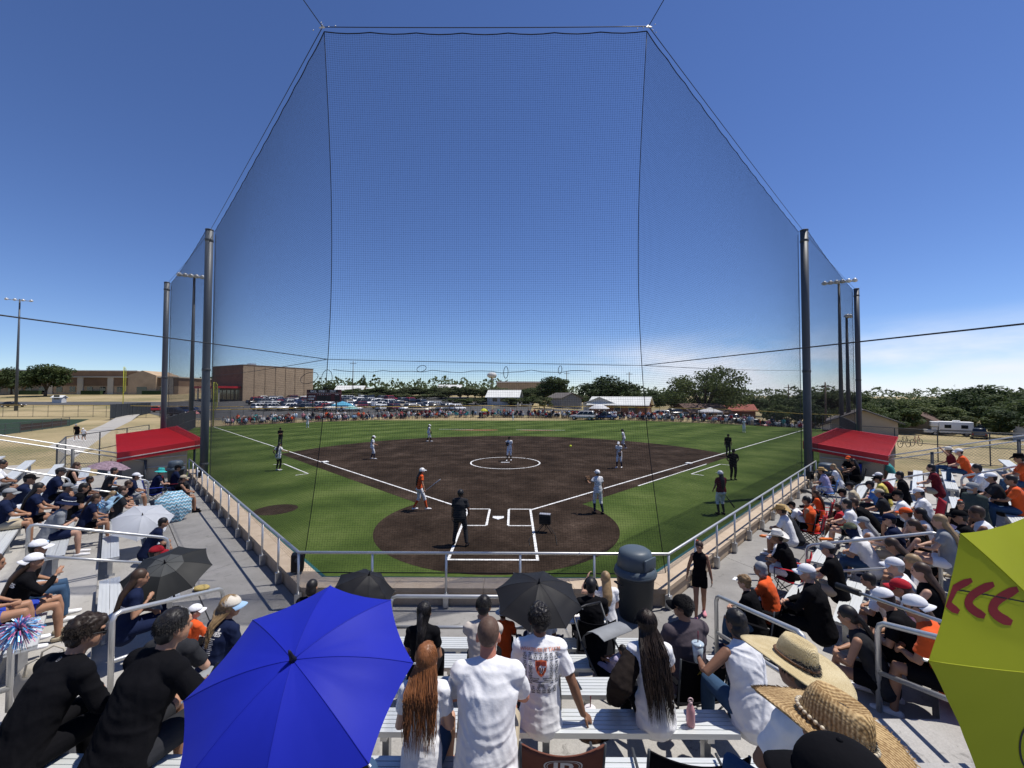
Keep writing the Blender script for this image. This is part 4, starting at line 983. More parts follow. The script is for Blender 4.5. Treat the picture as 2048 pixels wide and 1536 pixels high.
# tree belt that closes the horizon
hb = MB(); rr = random.Random(5); vs_, fs_ = [], []
for i in range(14000):
    px = rr.uniform(-900, 2900); Z = rr.uniform(300, 420); p = at_depth(px, 790, Z); hgt = 11+4.5*(noise.noise(Vector((px*.013,0,0)))+noise.noise(Vector((px*.05,3,0))))
    z = gh(p.x,p.y)+rr.random()**.8*hgt; s = rr.uniform(.6,1.5)
    t = Vector((rr.gauss(0,1),rr.gauss(0,1),rr.gauss(0,1))).normalized(); b = t.orthogonal().normalized(); k = len(vs_); c = Vector((p.x,p.y,z))
    vs_ += [c-t*s-b*s*.6, c+t*s-b*s*.6, c+t*s+b*s*.6, c-t*s+b*s*.6]; fs_.append((k,k+1,k+2,k+3))
hb.add(vs_, fs_); tag(hb.build('distant_woods', M_LEAF[1], kind='stuff'), 'far tree line along the horizon', 'woods')

# ------------------------------------------------------------------ vehicles
M_TYRE = mat('tyre', (0.02,0.02,0.02), 0.8, 0.1); M_RIM = mat('wheel rim', (0.4,0.4,0.41), 0.35, 0.1, metal=0.7); M_LAMP = mat('headlamp', (0.7,0.7,0.7), 0.2, 0); M_TAIL = mat('tail lamp', (0.25,0.01,0.01), 0.3, 0)
CARPAINT = {c: mat('car paint '+c, v, 0.25, 0.04, 1, spec=0.5, coat=0.6) for c, v in dict(white=(0.72,0.72,0.71), silver=(0.38,0.39,0.40), black=(0.012,0.012,0.014), grey=(0.10,0.105,0.11), red=(0.26,0.015,0.015), blue=(0.02,0.045,0.13), maroon=(0.09,0.012,0.016), beige=(0.36,0.31,0.23)).items()}
def car_proto(kind):
    """length along x (front +x); lower body and cabin are one closed shell, glass proud of it"""
    L_, W = {'suv':(4.8,1.9),'sedan':(4.7,1.8),'pickup':(5.7,1.95),'hatch':(4.2,1.75)}[kind]
    H = {'suv':1.78,'sedan':1.45,'pickup':1.85,'hatch':1.5}[kind]; bz = {'suv':1.02,'sedan':.88,'pickup':1.08,'hatch':.92}[kind]; gz_ = .28 if kind in ('sedan','hatch') else .38
    h = L_/2
    low = [(-h,gz_+.1),(-h,bz-.05),(-h+.06,bz),(h*.42,bz),(h*.93,bz-.12),(h,bz-.32),(h,gz_+.08),(h*.9,gz_),(-h*.92,gz_)]
    cab = {'suv':[(-h+.05,bz),(-h+.22,H-.06),(-h+.5,H),(h*.12,H),(h*.46,bz)], 'sedan':[(-h*.72,bz),(-h*.38,H-.03),(-h*.2,H),(h*.1,H),(h*.45,bz)],
           'pickup':[(-h*.18,bz),(-h*.12,H-.05),(-h*.02,H),(h*.22,H),(h*.5,bz)], 'hatch':[(-h+.08,bz),(-h+.45,H-.05),(-h+.8,H),(h*.12,H),(h*.5,bz)]}[kind]
    body = MB()
    def shell(prof, w0, w1, zref0, zref1):
        n = len(prof); vs_ = []
        for sg in (-1,1):
            for x,z in prof:
                t = min(1,max(0,(z-zref0)/(zref1-zref0))); vs_.append((x, sg*(w0+(w1-w0)*t)/2, z))
        body.add(vs_, [tuple(range(n)), tuple(range(2*n-1,n-1,-1))]+[(i,i+n,(i+1)%n+n,(i+1)%n) for i in range(n)])
    shell(low, W, W*.97, gz_, bz); shell(cab, W*.95, W*.78, bz, H)
    if kind == 'pickup':
        body.box((-h+.05,-W*.47,bz),(-h*.2,-W*.43,bz+.22)); body.box((-h+.05,W*.43,bz),(-h*.2,W*.47,bz+.22)); body.box((-h+.02,-W*.47,bz),(-h+.07,W*.47,bz+.22))
    bm = body.mesh('car_body', CARPAINT['white'])
    b2 = bmesh.new(); b2.from_mesh(bm); bmesh.ops.recalc_face_normals(b2, faces=b2.faces); es = [e for e in b2.edges if len(e.link_faces)==2 and e.calc_face_angle(0) > .5]; bmesh.ops.bevel(b2, geom=es, offset=.05, segments=2, affect='EDGES'); b2.to_mesh(bm); b2.free()
    bm.polygons.foreach_set('use_smooth', [True]*len(bm.polygons))
    gl = MB()
    x0, x1 = cab[0][0], cab[-1][0]; xa, xb = cab[1][0]+.12, cab[-2][0]-.02; zt = H-.12; zb = bz+.06
    wa = lambda z: (W*.95+(W*.78-W*.95)*(z-bz)/(H-bz))/2+.008
    npan = 3 if kind in ('suv',) else 2; xl0, xl1 = x0+.22 if kind != 'sedan' else x0+.42, x1-.22
    for sg in (-1,1):
        for i in range(npan):
            f0, f1 = i/npan+.02, (i+1)/npan-.02; B0, B1 = xl0+(xl1-xl0)*f0, xl0+(xl1-xl0)*f1; T0, T1 = xa+.05+(xb-xa-.05)*f0, xa+.05+(xb-xa-.05)*f1
            gl.add([(B0,sg*wa(zb),zb),(B1,sg*wa(zb),zb),(T1,sg*wa(zt),zt),(T0,sg*wa(zt),zt)], [(0,1,2,3) if sg < 0 else (3,2,1,0)])
    ws_ = lambda z: wa(z)*2-.22
    d = .02; 
    def quad_on(xA, zA, xB, zB, flip):
        dx, dz = xB-xA, zB-zA; l_ = math.hypot(dx,dz); nx_, nz = dz/l_*d, -dx/l_*d
        if flip: nx_, nz = -nx_, -nz
        a, b = .10, .90; P0 = (xA+dx*a+nx_, zA+dz*a+nz); P1 = (xA+dx*b+nx_, zA+dz*b+nz)
        gl.add([(P0[0],-ws_(P0[1])/2,P0[1]),(P0[0],ws_(P0[1])/2,P0[1]),(P1[0],ws_(P1[1])/2,P1[1]),(P1[0],-ws_(P1[1])/2,P1[1])], [(0,1,2,3) if not flip else (3,2,1,0)])
    quad_on(cab[-1][0],cab[-1][1],cab[-2][0],cab[-2][1],False); quad_on(cab[0][0],cab[0][1],cab[1][0],cab[1][1],True)
    gm = gl.mesh('glass', M_GLASS)
    wr = .33 if kind in ('sedan','hatch') else .38; wx = h*.62
    wm = MB(); wm.M = Matrix.Rotation(R(90),4,'X'); wm.lathe([(wr*.62,-.11),(wr*.95,-.11),(wr,-.08),(wr,.08),(wr*.95,.11),(wr*.62,.11)],14); wm.mi = 1; wm.lathe([(.02,-.112),(wr*.60,-.112),(wr*.60,.112),(.02,.112)],14)
    wme = wm.mesh('wheel', [M_TYRE,M_RIM]); hm = MB(); tm_ = MB()
    for sg in (-1,1):
        hm.box((h-.10,sg*W*.36-.2,bz-.40),(h+.012,sg*W*.36+.2,bz-.24)); tm_.box((-h-.012,sg*W*.40-.1,bz-.35),(-h+.05,sg*W*.40+.1,bz-.08))
    bp = MB(); bp.box((h-.05,-W*.42,gz_+.04),(h+.03,W*.42,gz_+.22)); bp.box((-h-.03,-W*.42,gz_+.06),(-h+.05,W*.42,gz_+.24))
    return dict(body=bm, glass=gm, wheel=wme, wpos=[(sx*wx,sy*(W/2-.10),wr) for sx in (-1,1) for sy in (-1,1)], head=hm.mesh('headlight',M_LAMP), tail=tm_.mesh('tail_light',M_TAIL), bump=bp.mesh('bumper',M_BLK))
CP = {k: car_proto(k) for k in ('suv','sedan','pickup','hatch')}
KN = dict(suv='suv', sedan='sedan', pickup='pickup', hatch='hatchback')
def car(kind, color, x, y, yaw, lab, group='cars parked beyond the outfield fence'):
    P_ = CP[kind]; o = empty('parked_'+KN[kind], (x,y,gh(x,y)+.04), yaw, lab, 'pickup truck' if kind == 'pickup' else 'car', group)
    b = place(P_['body'],'body',parent=o); recolor(b, CARPAINT[color]); place(P_['glass'],'window',parent=o)
    for w in P_['wpos']: place(P_['wheel'],'wheel',w,parent=o)
    place(P_['head'],'headlight',parent=o); place(P_['tail'],'tail_light',parent=o); place(P_['bump'],'bumper',parent=o)
rr = random.Random(11); cols = ['white','silver','white','black','grey','red','white','blue','silver','maroon','white','black','beige','grey']
rows = [(80.5,-60,-12,'front row'),(87.5,-63,-15,'second row'),(97,-72,-22,'third row'),(104,-76,-26,'fourth row'),(114,-82,-36,'fifth row'),(123,-70,-44,'rear row')]
ci = 0
for y, x0, x1, rn in rows:
    x = x0; prev = None
    while x < x1:
        if rr.random() < .93:
            kd = rr.choice(['suv','suv','sedan','pickup','suv','hatch']); co = cols[ci % len(cols)]; ci += 1
            yw = R(90+rr.uniform(-4,4)+(180 if rr.random() < .35 else 0))-R(25)
            nb = ('beside a %s %s' % (prev[1], KN[prev[0]])) if prev else 'at the left end'
            car(kd, co, x, y+rr.uniform(-.3,.3)+0.08*(x+30)*-0.3, yw, '%s %s %s, %s of the car park' % (co, KN[kd], nb, rn)); prev = (kd, co)
        else: prev = None
        x += 2.95 if y < 100 else 3.3
for kd, co, px, Z, yw, lab in (('suv','beige',838,93,5,'beige suv parked side on behind the fence near the scoreboard'),('pickup','white',700,95,8,'white pickup parked side on behind the blue canopy'),('suv','silver',1315,83,170,'silver suv parked side on before the brown house'),('pickup','grey',1487,88,-40,'grey pickup nose out on the right street'),('suv','grey',1512,86,-40,'dark grey suv at the right end of the street row'),('pickup','black',1470,80,175,'black pickup parked behind the right fence'),('suv','white',1455,92,-40,'white suv partly behind the black pickup'),('sedan','blue',1210,80,160,'blue sedan beside the round white tent'),('suv','silver',1165,78,160,'silver suv left of the round white tent'),('suv','black',1355,96,10,'black suv under the tallest oak'),('sedan','red',1540,78,10,'red sedan near the slim wooden pole'),('pickup','grey',1957,74,41,'dark pickup seen from behind on the right road'),('suv','blue',385,88,15,'blue suv left of the yellow foul pole'),('suv','black',352,84,5,'black suv parked between the left net poles'),('sedan','red',318,92,10,'dark red sedan near the playground'),('sedan','black',25,104,15,'black sedan at the far left edge')):
    p = at_depth(px, 800, Z); car(kd, co, p.x, p.y, R(yw), lab)
# camper on a truck
cx = at_depth(1908,850,79); cm = empty('camper', (cx.x,cx.y,gh(cx.x,cx.y)), R(142), 'white truck camper parked on the right road', 'camper')
s_ = MB(); s_.box((-2.4,-1.1,.55),(2.2,1.1,2.75)); s_.bevel('body', M_WHT, cm, .12); s_ = MB(); s_.box((2.22,-1.05,1.7),(3.3,1.05,2.7)); s_.bevel('overhang', M_WHT, cm, .15)
s_ = MB(); s_.box((-.8,-.4,2.76),(.2,.4,3.0)); s_.bevel('roof_unit', M_WHT, cm, .06)
for sg in (-1,1):
    for x in (-1.2,1.0): s_ = MB(); s_.box((x-.45,sg*1.115-.012,1.5),(x+.45,sg*1.115+.012,2.15)); s_.build('window', M_GLASS, cm)
    s_ = MB(); s_.box((-2.3,sg*1.108-.006,1.05),(2.1,sg*1.108+.006,1.18)); s_.build('stripe', CARPAINT['grey'], cm)
    for x in (-1.5,2.7): place(CP['pickup']['wheel'],'wheel',(x,sg*.85,.38),parent=cm)
s_ = MB(); s_.box((2.3,-.95,.45),(4.3,.95,1.1)); s_.box((2.3,-.85,1.1),(3.2,.85,1.62)); s_.bevel('truck_cab', CARPAINT['white'], cm, .08)
s_ = MB(); s_.box((-2.3,-.95,.35),(2.25,.95,.54)); s_.build('chassis', M_BLK, cm)
# motorbikes / bicycles beside the right fence
for i, px in enumerate((1808, 1832)):
    p = at_depth(px, 868, 38+i); o = empty('bicycle', (p.x,p.y,0), R(15), ('red bicycle' if i else 'dark bicycle')+' leaning by the right fence', 'bicycle')
    fm = mat('bike red',(0.3,0.02,0.03),.4) if i else M_BLK
    for x in (-.52,.52):
        s_ = MB(); s_.tube([(x+.33*math.cos(t),0,.34+.33*math.sin(t)) for t in [2*math.pi*k/20 for k in range(21)]], .022, 6); w = s_.build('wheel', M_TYRE, o)
    s_ = MB(); s_.tube([(-.52,0,.34),(-.15,0,.85),(.35,0,.88),(-.05,0,.36),(-.52,0,.34)],.02,6); s_.tube([(-.05,0,.36),(-.17,0,.93)],.018,6); s_.tube([(.52,0,.34),(.34,0,.95),(.3,0,1.02)],.02,6); s_.build('frame', fm, o)
    s_ = MB(); s_.tube([(.3,-.3,1.03),(.33,0,1.02),(.3,.3,1.03)],.016,6); s_.build('handlebar', M_BLK, o); s_ = MB(); s_.ell((-.18,0,.96),(.14,.07,.03)); s_.build('saddle', M_BLK, o)
# playground
pg = empty('playground', (-103,123,gh(-103,123)), 0, 'yellow slide and tan roofed climbing frame near the school', 'playground')
for x in (-4,4):
    for a in (-1,1):
        for b in (-1,1): s_ = MB(); s_.box((x+a-.07,b-.07,0),(x+a+.07,b+.07,3.2)); s_.build('post', M_WTRIM, pg)
    s_ = MB(); s_.lathe([(1.9,3.2),(1.0,3.9),(.1,4.5)],8,Matrix.Translation((x,0,0))); s_.build('roof', M_STUC, pg)
s_ = MB(); s_.add([(4.5,-.9,1.7),(4.5,.2,1.7),(8.5,.2,.2),(8.5,-.9,.2),(4.5,-.9,1.6),(4.5,.2,1.6),(8.5,.2,.1),(8.5,-.9,.1)],[(0,3,2,1),(4,5,6,7),(0,1,5,4),(1,2,6,5),(2,3,7,6),(3,0,4,7)]); s_.build('slide', mat('slide yellow',(0.6,0.3,0.04),.5), pg)
s_ = MB(); s_.box((-3,-.8,1.5),(3,.8,1.65)); s_.build('bridge', mat('slide yellow',(0.6,0.3,0.04)), pg)
# tents
def popup(x, y, w, h, m, lab, name='canopy_tent', round_=False):
    z = gh(x,y); o = empty(name, (x,y,z), R(rnd.uniform(-20,20)), lab, 'tent'); s_ = MB()
    hw = w/2
    if round_: s_.lathe([(hw,h*.72),(hw*.75,h*.84),(hw*.4,h*.95),(.05,h)],12)
    else: s_.add([(-hw,-hw,h*.72),(hw,-hw,h*.72),(hw,hw,h*.72),(-hw,hw,h*.72),(0,0,h),(-hw,-hw,h*.63),(hw,-hw,h*.63),(hw,hw,h*.63),(-hw,hw,h*.63)],[(0,1,4),(1,2,4),(2,3,4),(3,0,4),(5,6,1,0),(6,7,2,1),(7,8,3,2),(8,5,0,3)])
    s_.build('roof', m, o)
    for a in (-1,1):
        for b in (-1,1): s_ = MB(); s_.tube([(a*hw*.95,b*hw*.95,0),(a*hw*.95,b*hw*.95,h*.72)] if not round_ else [(a*hw*.6,b*hw*.6,0),(a*hw*.6,b*hw*.6,h*.8)],.025,5); s_.build('leg', M_GALV, o)
M_TW = mat('white tent cloth',(0.72,0.72,0.72),.8,.06,2,trans=.3); M_TB = mat('light blue tent cloth',(0.12,0.42,0.62),.8,.1,2,trans=.3)
for px, Z, w, h, m, lab, rd in ((1198,80,4.2,3.0,M_TW,'round white tent behind the outfield fence left of the brown house',True),(1420,76,3.6,2.6,M_TW,'white pop up tent with sloping roof right of centre field',False),(685,87,3.6,3.0,M_TB,'light blue pop up tent under the scoreboard',False),(703,84,2.6,2.3,mat('pale aqua cloth',(0.35,0.62,0.60),.8,.1,2,trans=.3),'pale aqua shade umbrella before the blue tent',True),(385,66,2.0,2.2,mat('red white cloth',(0.5,0.2,0.2),.8,.3,3,trans=.2),'red and white shade umbrella by the left field corner',True),(968,82,1.6,2.0,mat('yellow cloth',(0.6,0.6,0.05),.8,.1,2,trans=.2),'yellow shade umbrella in straight centre',True)):
    p = at_depth(px, 815, Z); popup(p.x,p.y,w,h,m,lab,round_=rd)
# spectators behind the outfield fence
SKIN = [mat('skin light',(0.50,0.29,0.20),.55,.08,12,spec=.35), mat('skin tan',(0.36,0.19,0.115),.55,.08,12,spec=.35), mat('skin brown',(0.21,0.105,0.062),.55,.08,12,spec=.35), mat('skin deep',(0.10,0.05,0.032),.55,.08,12,spec=.35), mat('skin sunburnt',(0.47,0.19,0.125),.55,.1,14,spec=.35)]
CL = {}
def cloth(name, col, var=.10):
    if name not in CL: CL[name] = mat('cloth '+name, col, .9, var, 9, bump=.35, bscale=26, sheen=(.06 if max(col) > .2 else 0), spec=(.12 if max(col) > .2 else .06))
    return CL[name]
for nm_, c in dict(white=(.74,.74,.75), black=(.0065,.0065,.008), navy=(.012,.018,.048), red=(.42,.02,.03), orange=(.70,.10,.022), grey=(.24,.25,.26), blue=(.07,.17,.42), lightblue=(.30,.45,.62), maroon=(.12,.015,.022), khaki=(.42,.36,.26), teal=(.04,.28,.28), denim=(.045,.085,.15), pink=(.6,.25,.3), yellow=(.62,.52,.12), lavender=(.40,.36,.52), charcoal=(.028,.029,.033), cream=(.62,.57,.48), greygreen=(.05,.065,.06), purplegrey=(.085,.07,.08), beige=(.50,.45,.40), royal=(.03,.06,.40), brown=(.10,.055,.03), turquoise=(.05,.42,.40)).items(): cloth(nm_, c)
def crowd_proto(seed, stand=False):
    rr = random.Random(seed); m_ = MB(); ln_ = rr.uniform(-.05,.15)
    if stand:
        m_.mi = 1; m_.loft([((0,0,.85),.17,.12),((0,.01,1.1),.16,.11),((0,.02,1.38),.19,.11),((0,.02,1.46),.09,.07)], n=8)
        for s in (-1,1): m_.tube([(s*.2,.02,1.38),(s*.25,.03,1.12),(s*.22,.14,.9)],[.055,.05,.04],6)
        m_.mi = 2
        for s in (-1,1): m_.tube([(s*.09,0,.9),(s*.1,.02,.5),(s*.11,0,.03)],[.09,.07,.05],6)
        m_.mi = 0; hz = 1.62; hy = .03
    else:
        m_.mi = 1; m_.loft([((0,0,.02),.18,.13),((0,.02,.22),.17,.12),((0,.05+ln_,.48),.19,.11),((0,.06+ln_,.56),.09,.07)], n=8)
        for s in (-1,1): m_.tube([(s*.2,.05+ln_,.48),(s*.25,.06,.25),(s*.16,.3,.14)],[.055,.05,.04],6)
        m_.mi = 2
        for s in (-1,1): m_.tube([(s*.09,0,.07),(s*.12,.42,.09),(s*.12,.40,-.25)],[.09,.075,.06],6)
        m_.mi = 0
        for s in (-1,1): m_.tube([(s*.12,.40,-.22),(s*.12,.40,-.40),(s*.12,.52,-.42)],[.055,.045,.03],6)
        hz = .73; hy = .08+ln_
    m_.ell((0,hy,hz),(.08,.095,.115),nu=8,nv=6); m_.tube([(0,hy-.02,hz-.18),(0,hy-.01,hz-.08)],[.055,.05],6)
    m_.mi = 3; m_.ell((0,hy-.025,hz+.03),(.088,.095,.105),nu=8,nv=5)
    if seed % 2: m_.add([(-.07,hy+.06,hz+.05),(.07,hy+.06,hz+.05),(.05,hy+.19,hz+.04),(-.05,hy+.19,hz+.04)],[(0,1,2,3)])
    return m_.mesh('person', [SKIN[0],cloth('white',0),cloth('denim',0),M_BLK], True)
CRS = [crowd_proto(i) for i in range(4)]; CRT = [crowd_proto(i, True) for i in (4,5)]
HAIRM = [mat('hair black',(.012,.010,.010),.5,.2,20,spec=.4), mat('hair brown',(.05,.028,.016),.5,.25,20,spec=.4), mat('hair blond',(.30,.20,.10),.5,.25,20,spec=.4), mat('hair grey',(.30,.30,.30),.55,.25,20,spec=.4), mat('hair copper',(.22,.085,.03),.45,.25,20,spec=.4)]
ch_ = MB(); ch_.loft([((0,-.28,.02),.26,.012),((0,-.34,.5),.26,.012)],n=8); ch_.box((-.26,-.25,-.02),(.26,.2,.01))
ch_.mi = 1
for s in (-1,1): ch_.tube([(s*.27,-.36,.55),(s*.27,.22,-.43)],.014,4); ch_.tube([(s*.27,.22,.2),(s*.27,-.26,-.43)],.014,4); ch_.tube([(s*.27,-.3,.2),(s*.27,.22,.2)],.016,4)
FAR_CH = ch_.mesh('folding_chair', [cloth('red',0), M_DPOST])
rr = random.Random(21); shirts = ['white','black','navy','red','white','grey','maroon','orange','white','lightblue','black','pink','teal','charcoal']
CRM = []; CROWD = MB(); NIND = 172
for i in range(560):
    t = R(rr.uniform(-43.5, 44)); t = t if rr.random() > .25 else R(rr.uniform(-40, 25)); d = fence_r(t)+(rr.choice([.9,1.0,1.2,1.4]) if i < NIND else rr.choice([1.8,2.4,3.0,3.8,4.6])); x, y = d*math.sin(t), d*math.cos(t)
    stand = rr.random() < .2; pi_ = rr.randrange(len(CRT if stand else CRS)); me = (CRT if stand else CRS)[pi_]; z = gh(x,y)
    yaw = math.atan2(-x, y)+math.pi+rr.uniform(-.4,.4); sh = rr.choice(shirts); zz = z+(0 if stand else .43)
    cols_ = [rr.choice(SKIN[:3]), cloth(sh,0), cloth(rr.choice(['denim','black','khaki','grey','navy']),0), rr.choice([HAIRM[0],HAIRM[1],HAIRM[2],cloth('white',0),cloth('black',0)])]
    if i >= NIND:                                         # the rows further back read as one crowd
        M_ = Matrix.Translation((x,y,zz)) @ Matrix.Rotation(yaw,4,'Z')
        for j in range(4):
            if cols_[j] not in CRM: CRM.append(cols_[j])
        k = len(CROWD.v); CROWD.v += [tuple(M_ @ v.co) for v in me.vertices]
        for p in me.polygons: CROWD.f.append(tuple(q+k for q in p.vertices)); CROWD.m.append(CRM.index(cols_[p.material_index]))
        continue
    kk = 'standing' if stand else 'seated'
    o = place(me, 'person', (x,y,zz), yaw, label='%s spectator in a %s top behind the outfield fence' % (kk, sh), cat='person', group='%s spectators in %s behind the outfield fence' % (kk, sh))
    for j in range(4): recolor(o, cols_[j], j)
    if not stand:
        cc = rr.choice(['red','black','navy','red','grey','blue','maroon','black'])
        c = place(FAR_CH, 'folding_chair', (x,y,z+.43), yaw, label='%s folding chair under a spectator behind the outfield fence' % cc, cat='chair', group='%s folding chairs behind the outfield fence' % cc); recolor(c, cloth(cc,0), 0)
tag(CROWD.build('crowd', CRM, kind='stuff', smooth=True), 'back rows of the crowd behind the outfield fence', 'crowd')
# ------------------------------------------------------------------ people
JOBS = []
WRINKLE = bpy.data.textures.new('cloth_folds', 'CLOUDS'); WRINKLE.noise_scale = 0.11; WRINKLE.noise_depth = 2; WRINKLE.noise_basis = 'ORIGINAL_PERLIN'
CURLS = bpy.data.textures.new('hair_curls', 'CLOUDS'); CURLS.noise_scale = 0.028; CURLS.noise_depth = 1
def job(mb, name, m, parent, vox, it=3, wr=0.0, tex=None):
    o = mb.build(name, m, parent, True)
    r = o.modifiers.new('r', 'REMESH'); r.mode = 'VOXEL'; r.voxel_size = vox; r.use_smooth_shade = True
    if it: s = o.modifiers.new('s', 'SMOOTH'); s.factor = 0.5; s.iterations = it
    if wr:
        d = o.modifiers.new('d', 'DISPLACE'); d.texture = tex or WRINKLE; d.strength = wr; d.mid_level = 0.5; d.texture_coords = 'LOCAL'
        s = o.modifiers.new('s2', 'SMOOTH'); s.factor = 0.4; s.iterations = 1
    JOBS.append(o); return o
FOLDS = []
def fold(o, amp, sx, seed):
    co = np.empty(len(o.data.vertices)*3); o.data.vertices.foreach_get('co', co); co = co.reshape(-1,3)
    nr = np.empty(len(co)*3); o.data.vertices.foreach_get('normal', nr); nr = nr.reshape(-1,3); d = np.empty(len(co))
    for i, (x, y, z) in enumerate(co):
        wz = noise.noise((x*3+seed, y*3, z*3))
        a = noise.noise((x*sx+wz*1.2, y*sx+seed, z*15+x*3+wz*2.2)); b = noise.noise((x*17+z*4, y*17, z*3.2+seed*2))
        c = noise.noise((x*6, y*6+seed, z*6+9))
        d[i] = (1-abs(a)*2.2)*.55+(1-abs(b)*2.4)*.40*(0.5-min(.5,abs(z-.25)))*2+c*.5
    d -= d.mean(); co += nr*(d*amp)[:,None]; o.data.vertices.foreach_set('co', co.reshape(-1)); o.data.update()
def flush():
    dg = bpy.context.evaluated_depsgraph_get(); dg.update()
    for o in JOBS:
        me = bpy.data.meshes.new_from_object(o.evaluated_get(dg), depsgraph=dg); me.name = o.name
        o.modifiers.clear(); old = o.data; o.data = me; bpy.data.meshes.remove(old)
    JOBS.clear()
    for o, a, sx, sd in FOLDS: fold(o, a, sx, sd)
    FOLDS.clear()
X, Y, Zv = Vector((1,0,0)), Vector((0,1,0)), Vector((0,0,1))
def rx(v, a): return Matrix.Rotation(a, 3, 'X') @ v
def ik(S, Hd, a, b, hint):
    d = Hd-S; L_ = d.length; L2 = min(L_, (a+b)*0.995); u = d.normalized(); Hd = S+u*L2
    c = (a*a-b*b+L2*L2)/(2*L2); h = math.sqrt(max(1e-6, a*a-c*c)); n = Vector(hint); n = (n-u*n.dot(u)).normalized()
    return S+u*c+n*h, Hd
def hand(mb, w, d, pn, sg, sc=1.0, curl=0.5, fine=True):
    """palm and five fingers from the wrist w, pointing along d, palm facing pn"""
    d = d.normalized(); pn = (pn-d*pn.dot(d)).normalized(); ac = d.cross(pn)*sg
    rot = Matrix((ac, d, pn)).transposed()
    mb.ell(w+d*0.05*sc, (0.040*sc,0.052*sc,0.017*sc), rot, 10, 8)
    for i, (o, l) in enumerate(((-0.029,.068),(-0.010,.078),(0.010,.073),(0.028,.058))):
        b = w+d*0.088*sc+ac*o*sc; l *= sc; a1 = curl*0.6; a2 = curl*1.5
        m = b+(d*math.cos(a1)+pn*math.sin(a1)+ac*o*1.5)*l*0.52; e = m+(d*math.cos(a2)+pn*math.sin(a2))*l*0.48
        mb.tube([b-d*0.02*sc, b, m, e], [.0095*sc,.0095*sc,.0088*sc,.0072*sc], 7)
        mb.ell(e, (.0072*sc,)*3, nu=6, nv=5)
    b = w+d*0.022*sc-ac*0.030*sc; m = b+(d*0.55-ac*0.75+pn*0.3).normalized()*0.042*sc; e = m+(d*0.9-ac*0.2+pn*0.35).normalized()*0.032*sc
    mb.tube([b, m, e], [.0125*sc,.0105*sc,.0085*sc], 7); mb.ell(e, (.0085*sc,)*3, nu=6, nv=5)
def cap_mesh(H, hr, m, brim_m, parent, back=False, big=1.0, logo=None):
    M_ = Matrix.Translation(H) @ hr.to_4x4()
    d = MB(); d.M = M_; d.ell((0,-.006,.030), (.092*big,.110*big,.094*big), nu=24, nv=10, zmin=0.0); d.ell((0,-.006,.124*big), (.008,.008,.006), nu=8, nv=4)
    c = d.build('cap', m, parent, True)
    b = MB(); b.M = M_ if not back else M_ @ Matrix.Rotation(math.pi,4,'Z'); n1, n2 = 12, 5; vs_ = []
    for lay in (0.0, -0.004):
        for j in range(n2+1):
            for i in range(n1+1):
                t = (i/n1*2-1)*R(68); r0x, r0y = .088*big, .102*big; ext = (0.076*big)*math.cos(t*0.92)**0.8*j/n2
                vs_.append((r0x*math.sin(t)*(1+.10*j/n2), r0y*math.cos(t)-.006+ext, .036-0.022*math.sin(t)**2*(1+j/n2)-0.016*(j/n2)**2+lay))
    K = (n1+1)*(n2+1); fs_ = []
    for j in range(n2):
        for i in range(n1):
            a = j*(n1+1)+i; fs_ += [(a,a+1,a+n1+2,a+n1+1), (K+a+n1+1,K+a+n1+2,K+a+1,K+a)]
    for i in range(n1): a = n2*(n1+1)+i; fs_.append((a,a+1,K+a+1,K+a))
    b.add(vs_, fs_); b.build('cap_brim', brim_m, c, True)
    if back:
        s = MB(); s.M = M_; s.ell((0,.085*big,.060), (.034,.022,.026), nu=12, nv=8); s.build('cap_opening', M_BLK, c, True)
    if logo:
        s = MB(); s.M = M_; s.ell((0,.083*big,.075), (.026,.018,.018), nu=10, nv=8); s.build('cap_badge', logo, c, True)
    return c
def m_straw(name, c0, c1, fine=1.0):
    m = newmat(name, 0.75, 0.2); n, l, b = nodes_of(m); tc = N(n,'TexCoord')
    w1 = N(n,'TexWave', wave_type='RINGS', rings_direction='Z', s_Scale=26*fine, s_Distortion=1.2, s_Detail=2.0); l.new(tc.outputs['Object'], w1.inputs['Vector'])
    v = N(n,'TexVoronoi', s_Scale=95*fine); l.new(tc.outputs['Object'], v.inputs['Vector'])
    no = N(n,'TexNoise', s_Scale=9.0, s_Detail=4.0); l.new(tc.outputs['Object'], no.inputs['Vector'])
    mx = N(n,'Math', operation='MULTIPLY_ADD'); l.new(w1.outputs['Fac'], mx.inputs[0]); mx.inputs[1].default_value = .35; l.new(no.outputs['Fac'], mx.inputs[2])
    ad = N(n,'Math', operation='MULTIPLY_ADD'); l.new(v.outputs['Distance'], ad.inputs[0]); ad.inputs[1].default_value = -.5; l.new(mx.outputs[0], ad.inputs[2])
    col = ramp(n, ad.outputs[0], [(.2,c0),(.75,c1)], l); l.new(col, b.inputs['Base Color'])
    bp = N(n,'Bump', s_Strength=.8, s_Distance=.006); l.new(ad.outputs[0], bp.inputs['Height']); l.new(bp.outputs[0], b.inputs['Normal']); return m
M_STRAW = m_straw('woven straw', (.20,.12,.05), (.52,.37,.19)); M_PALM = m_straw('pale palm straw', (.46,.36,.19), (.66,.56,.35), 2.2); M_FELT = mat('white felt', (.62,.60,.56), .8, .06, 5)
M_DSTRAW = m_straw('golden straw', (.36,.24,.09), (.55,.40,.19), 1.6)
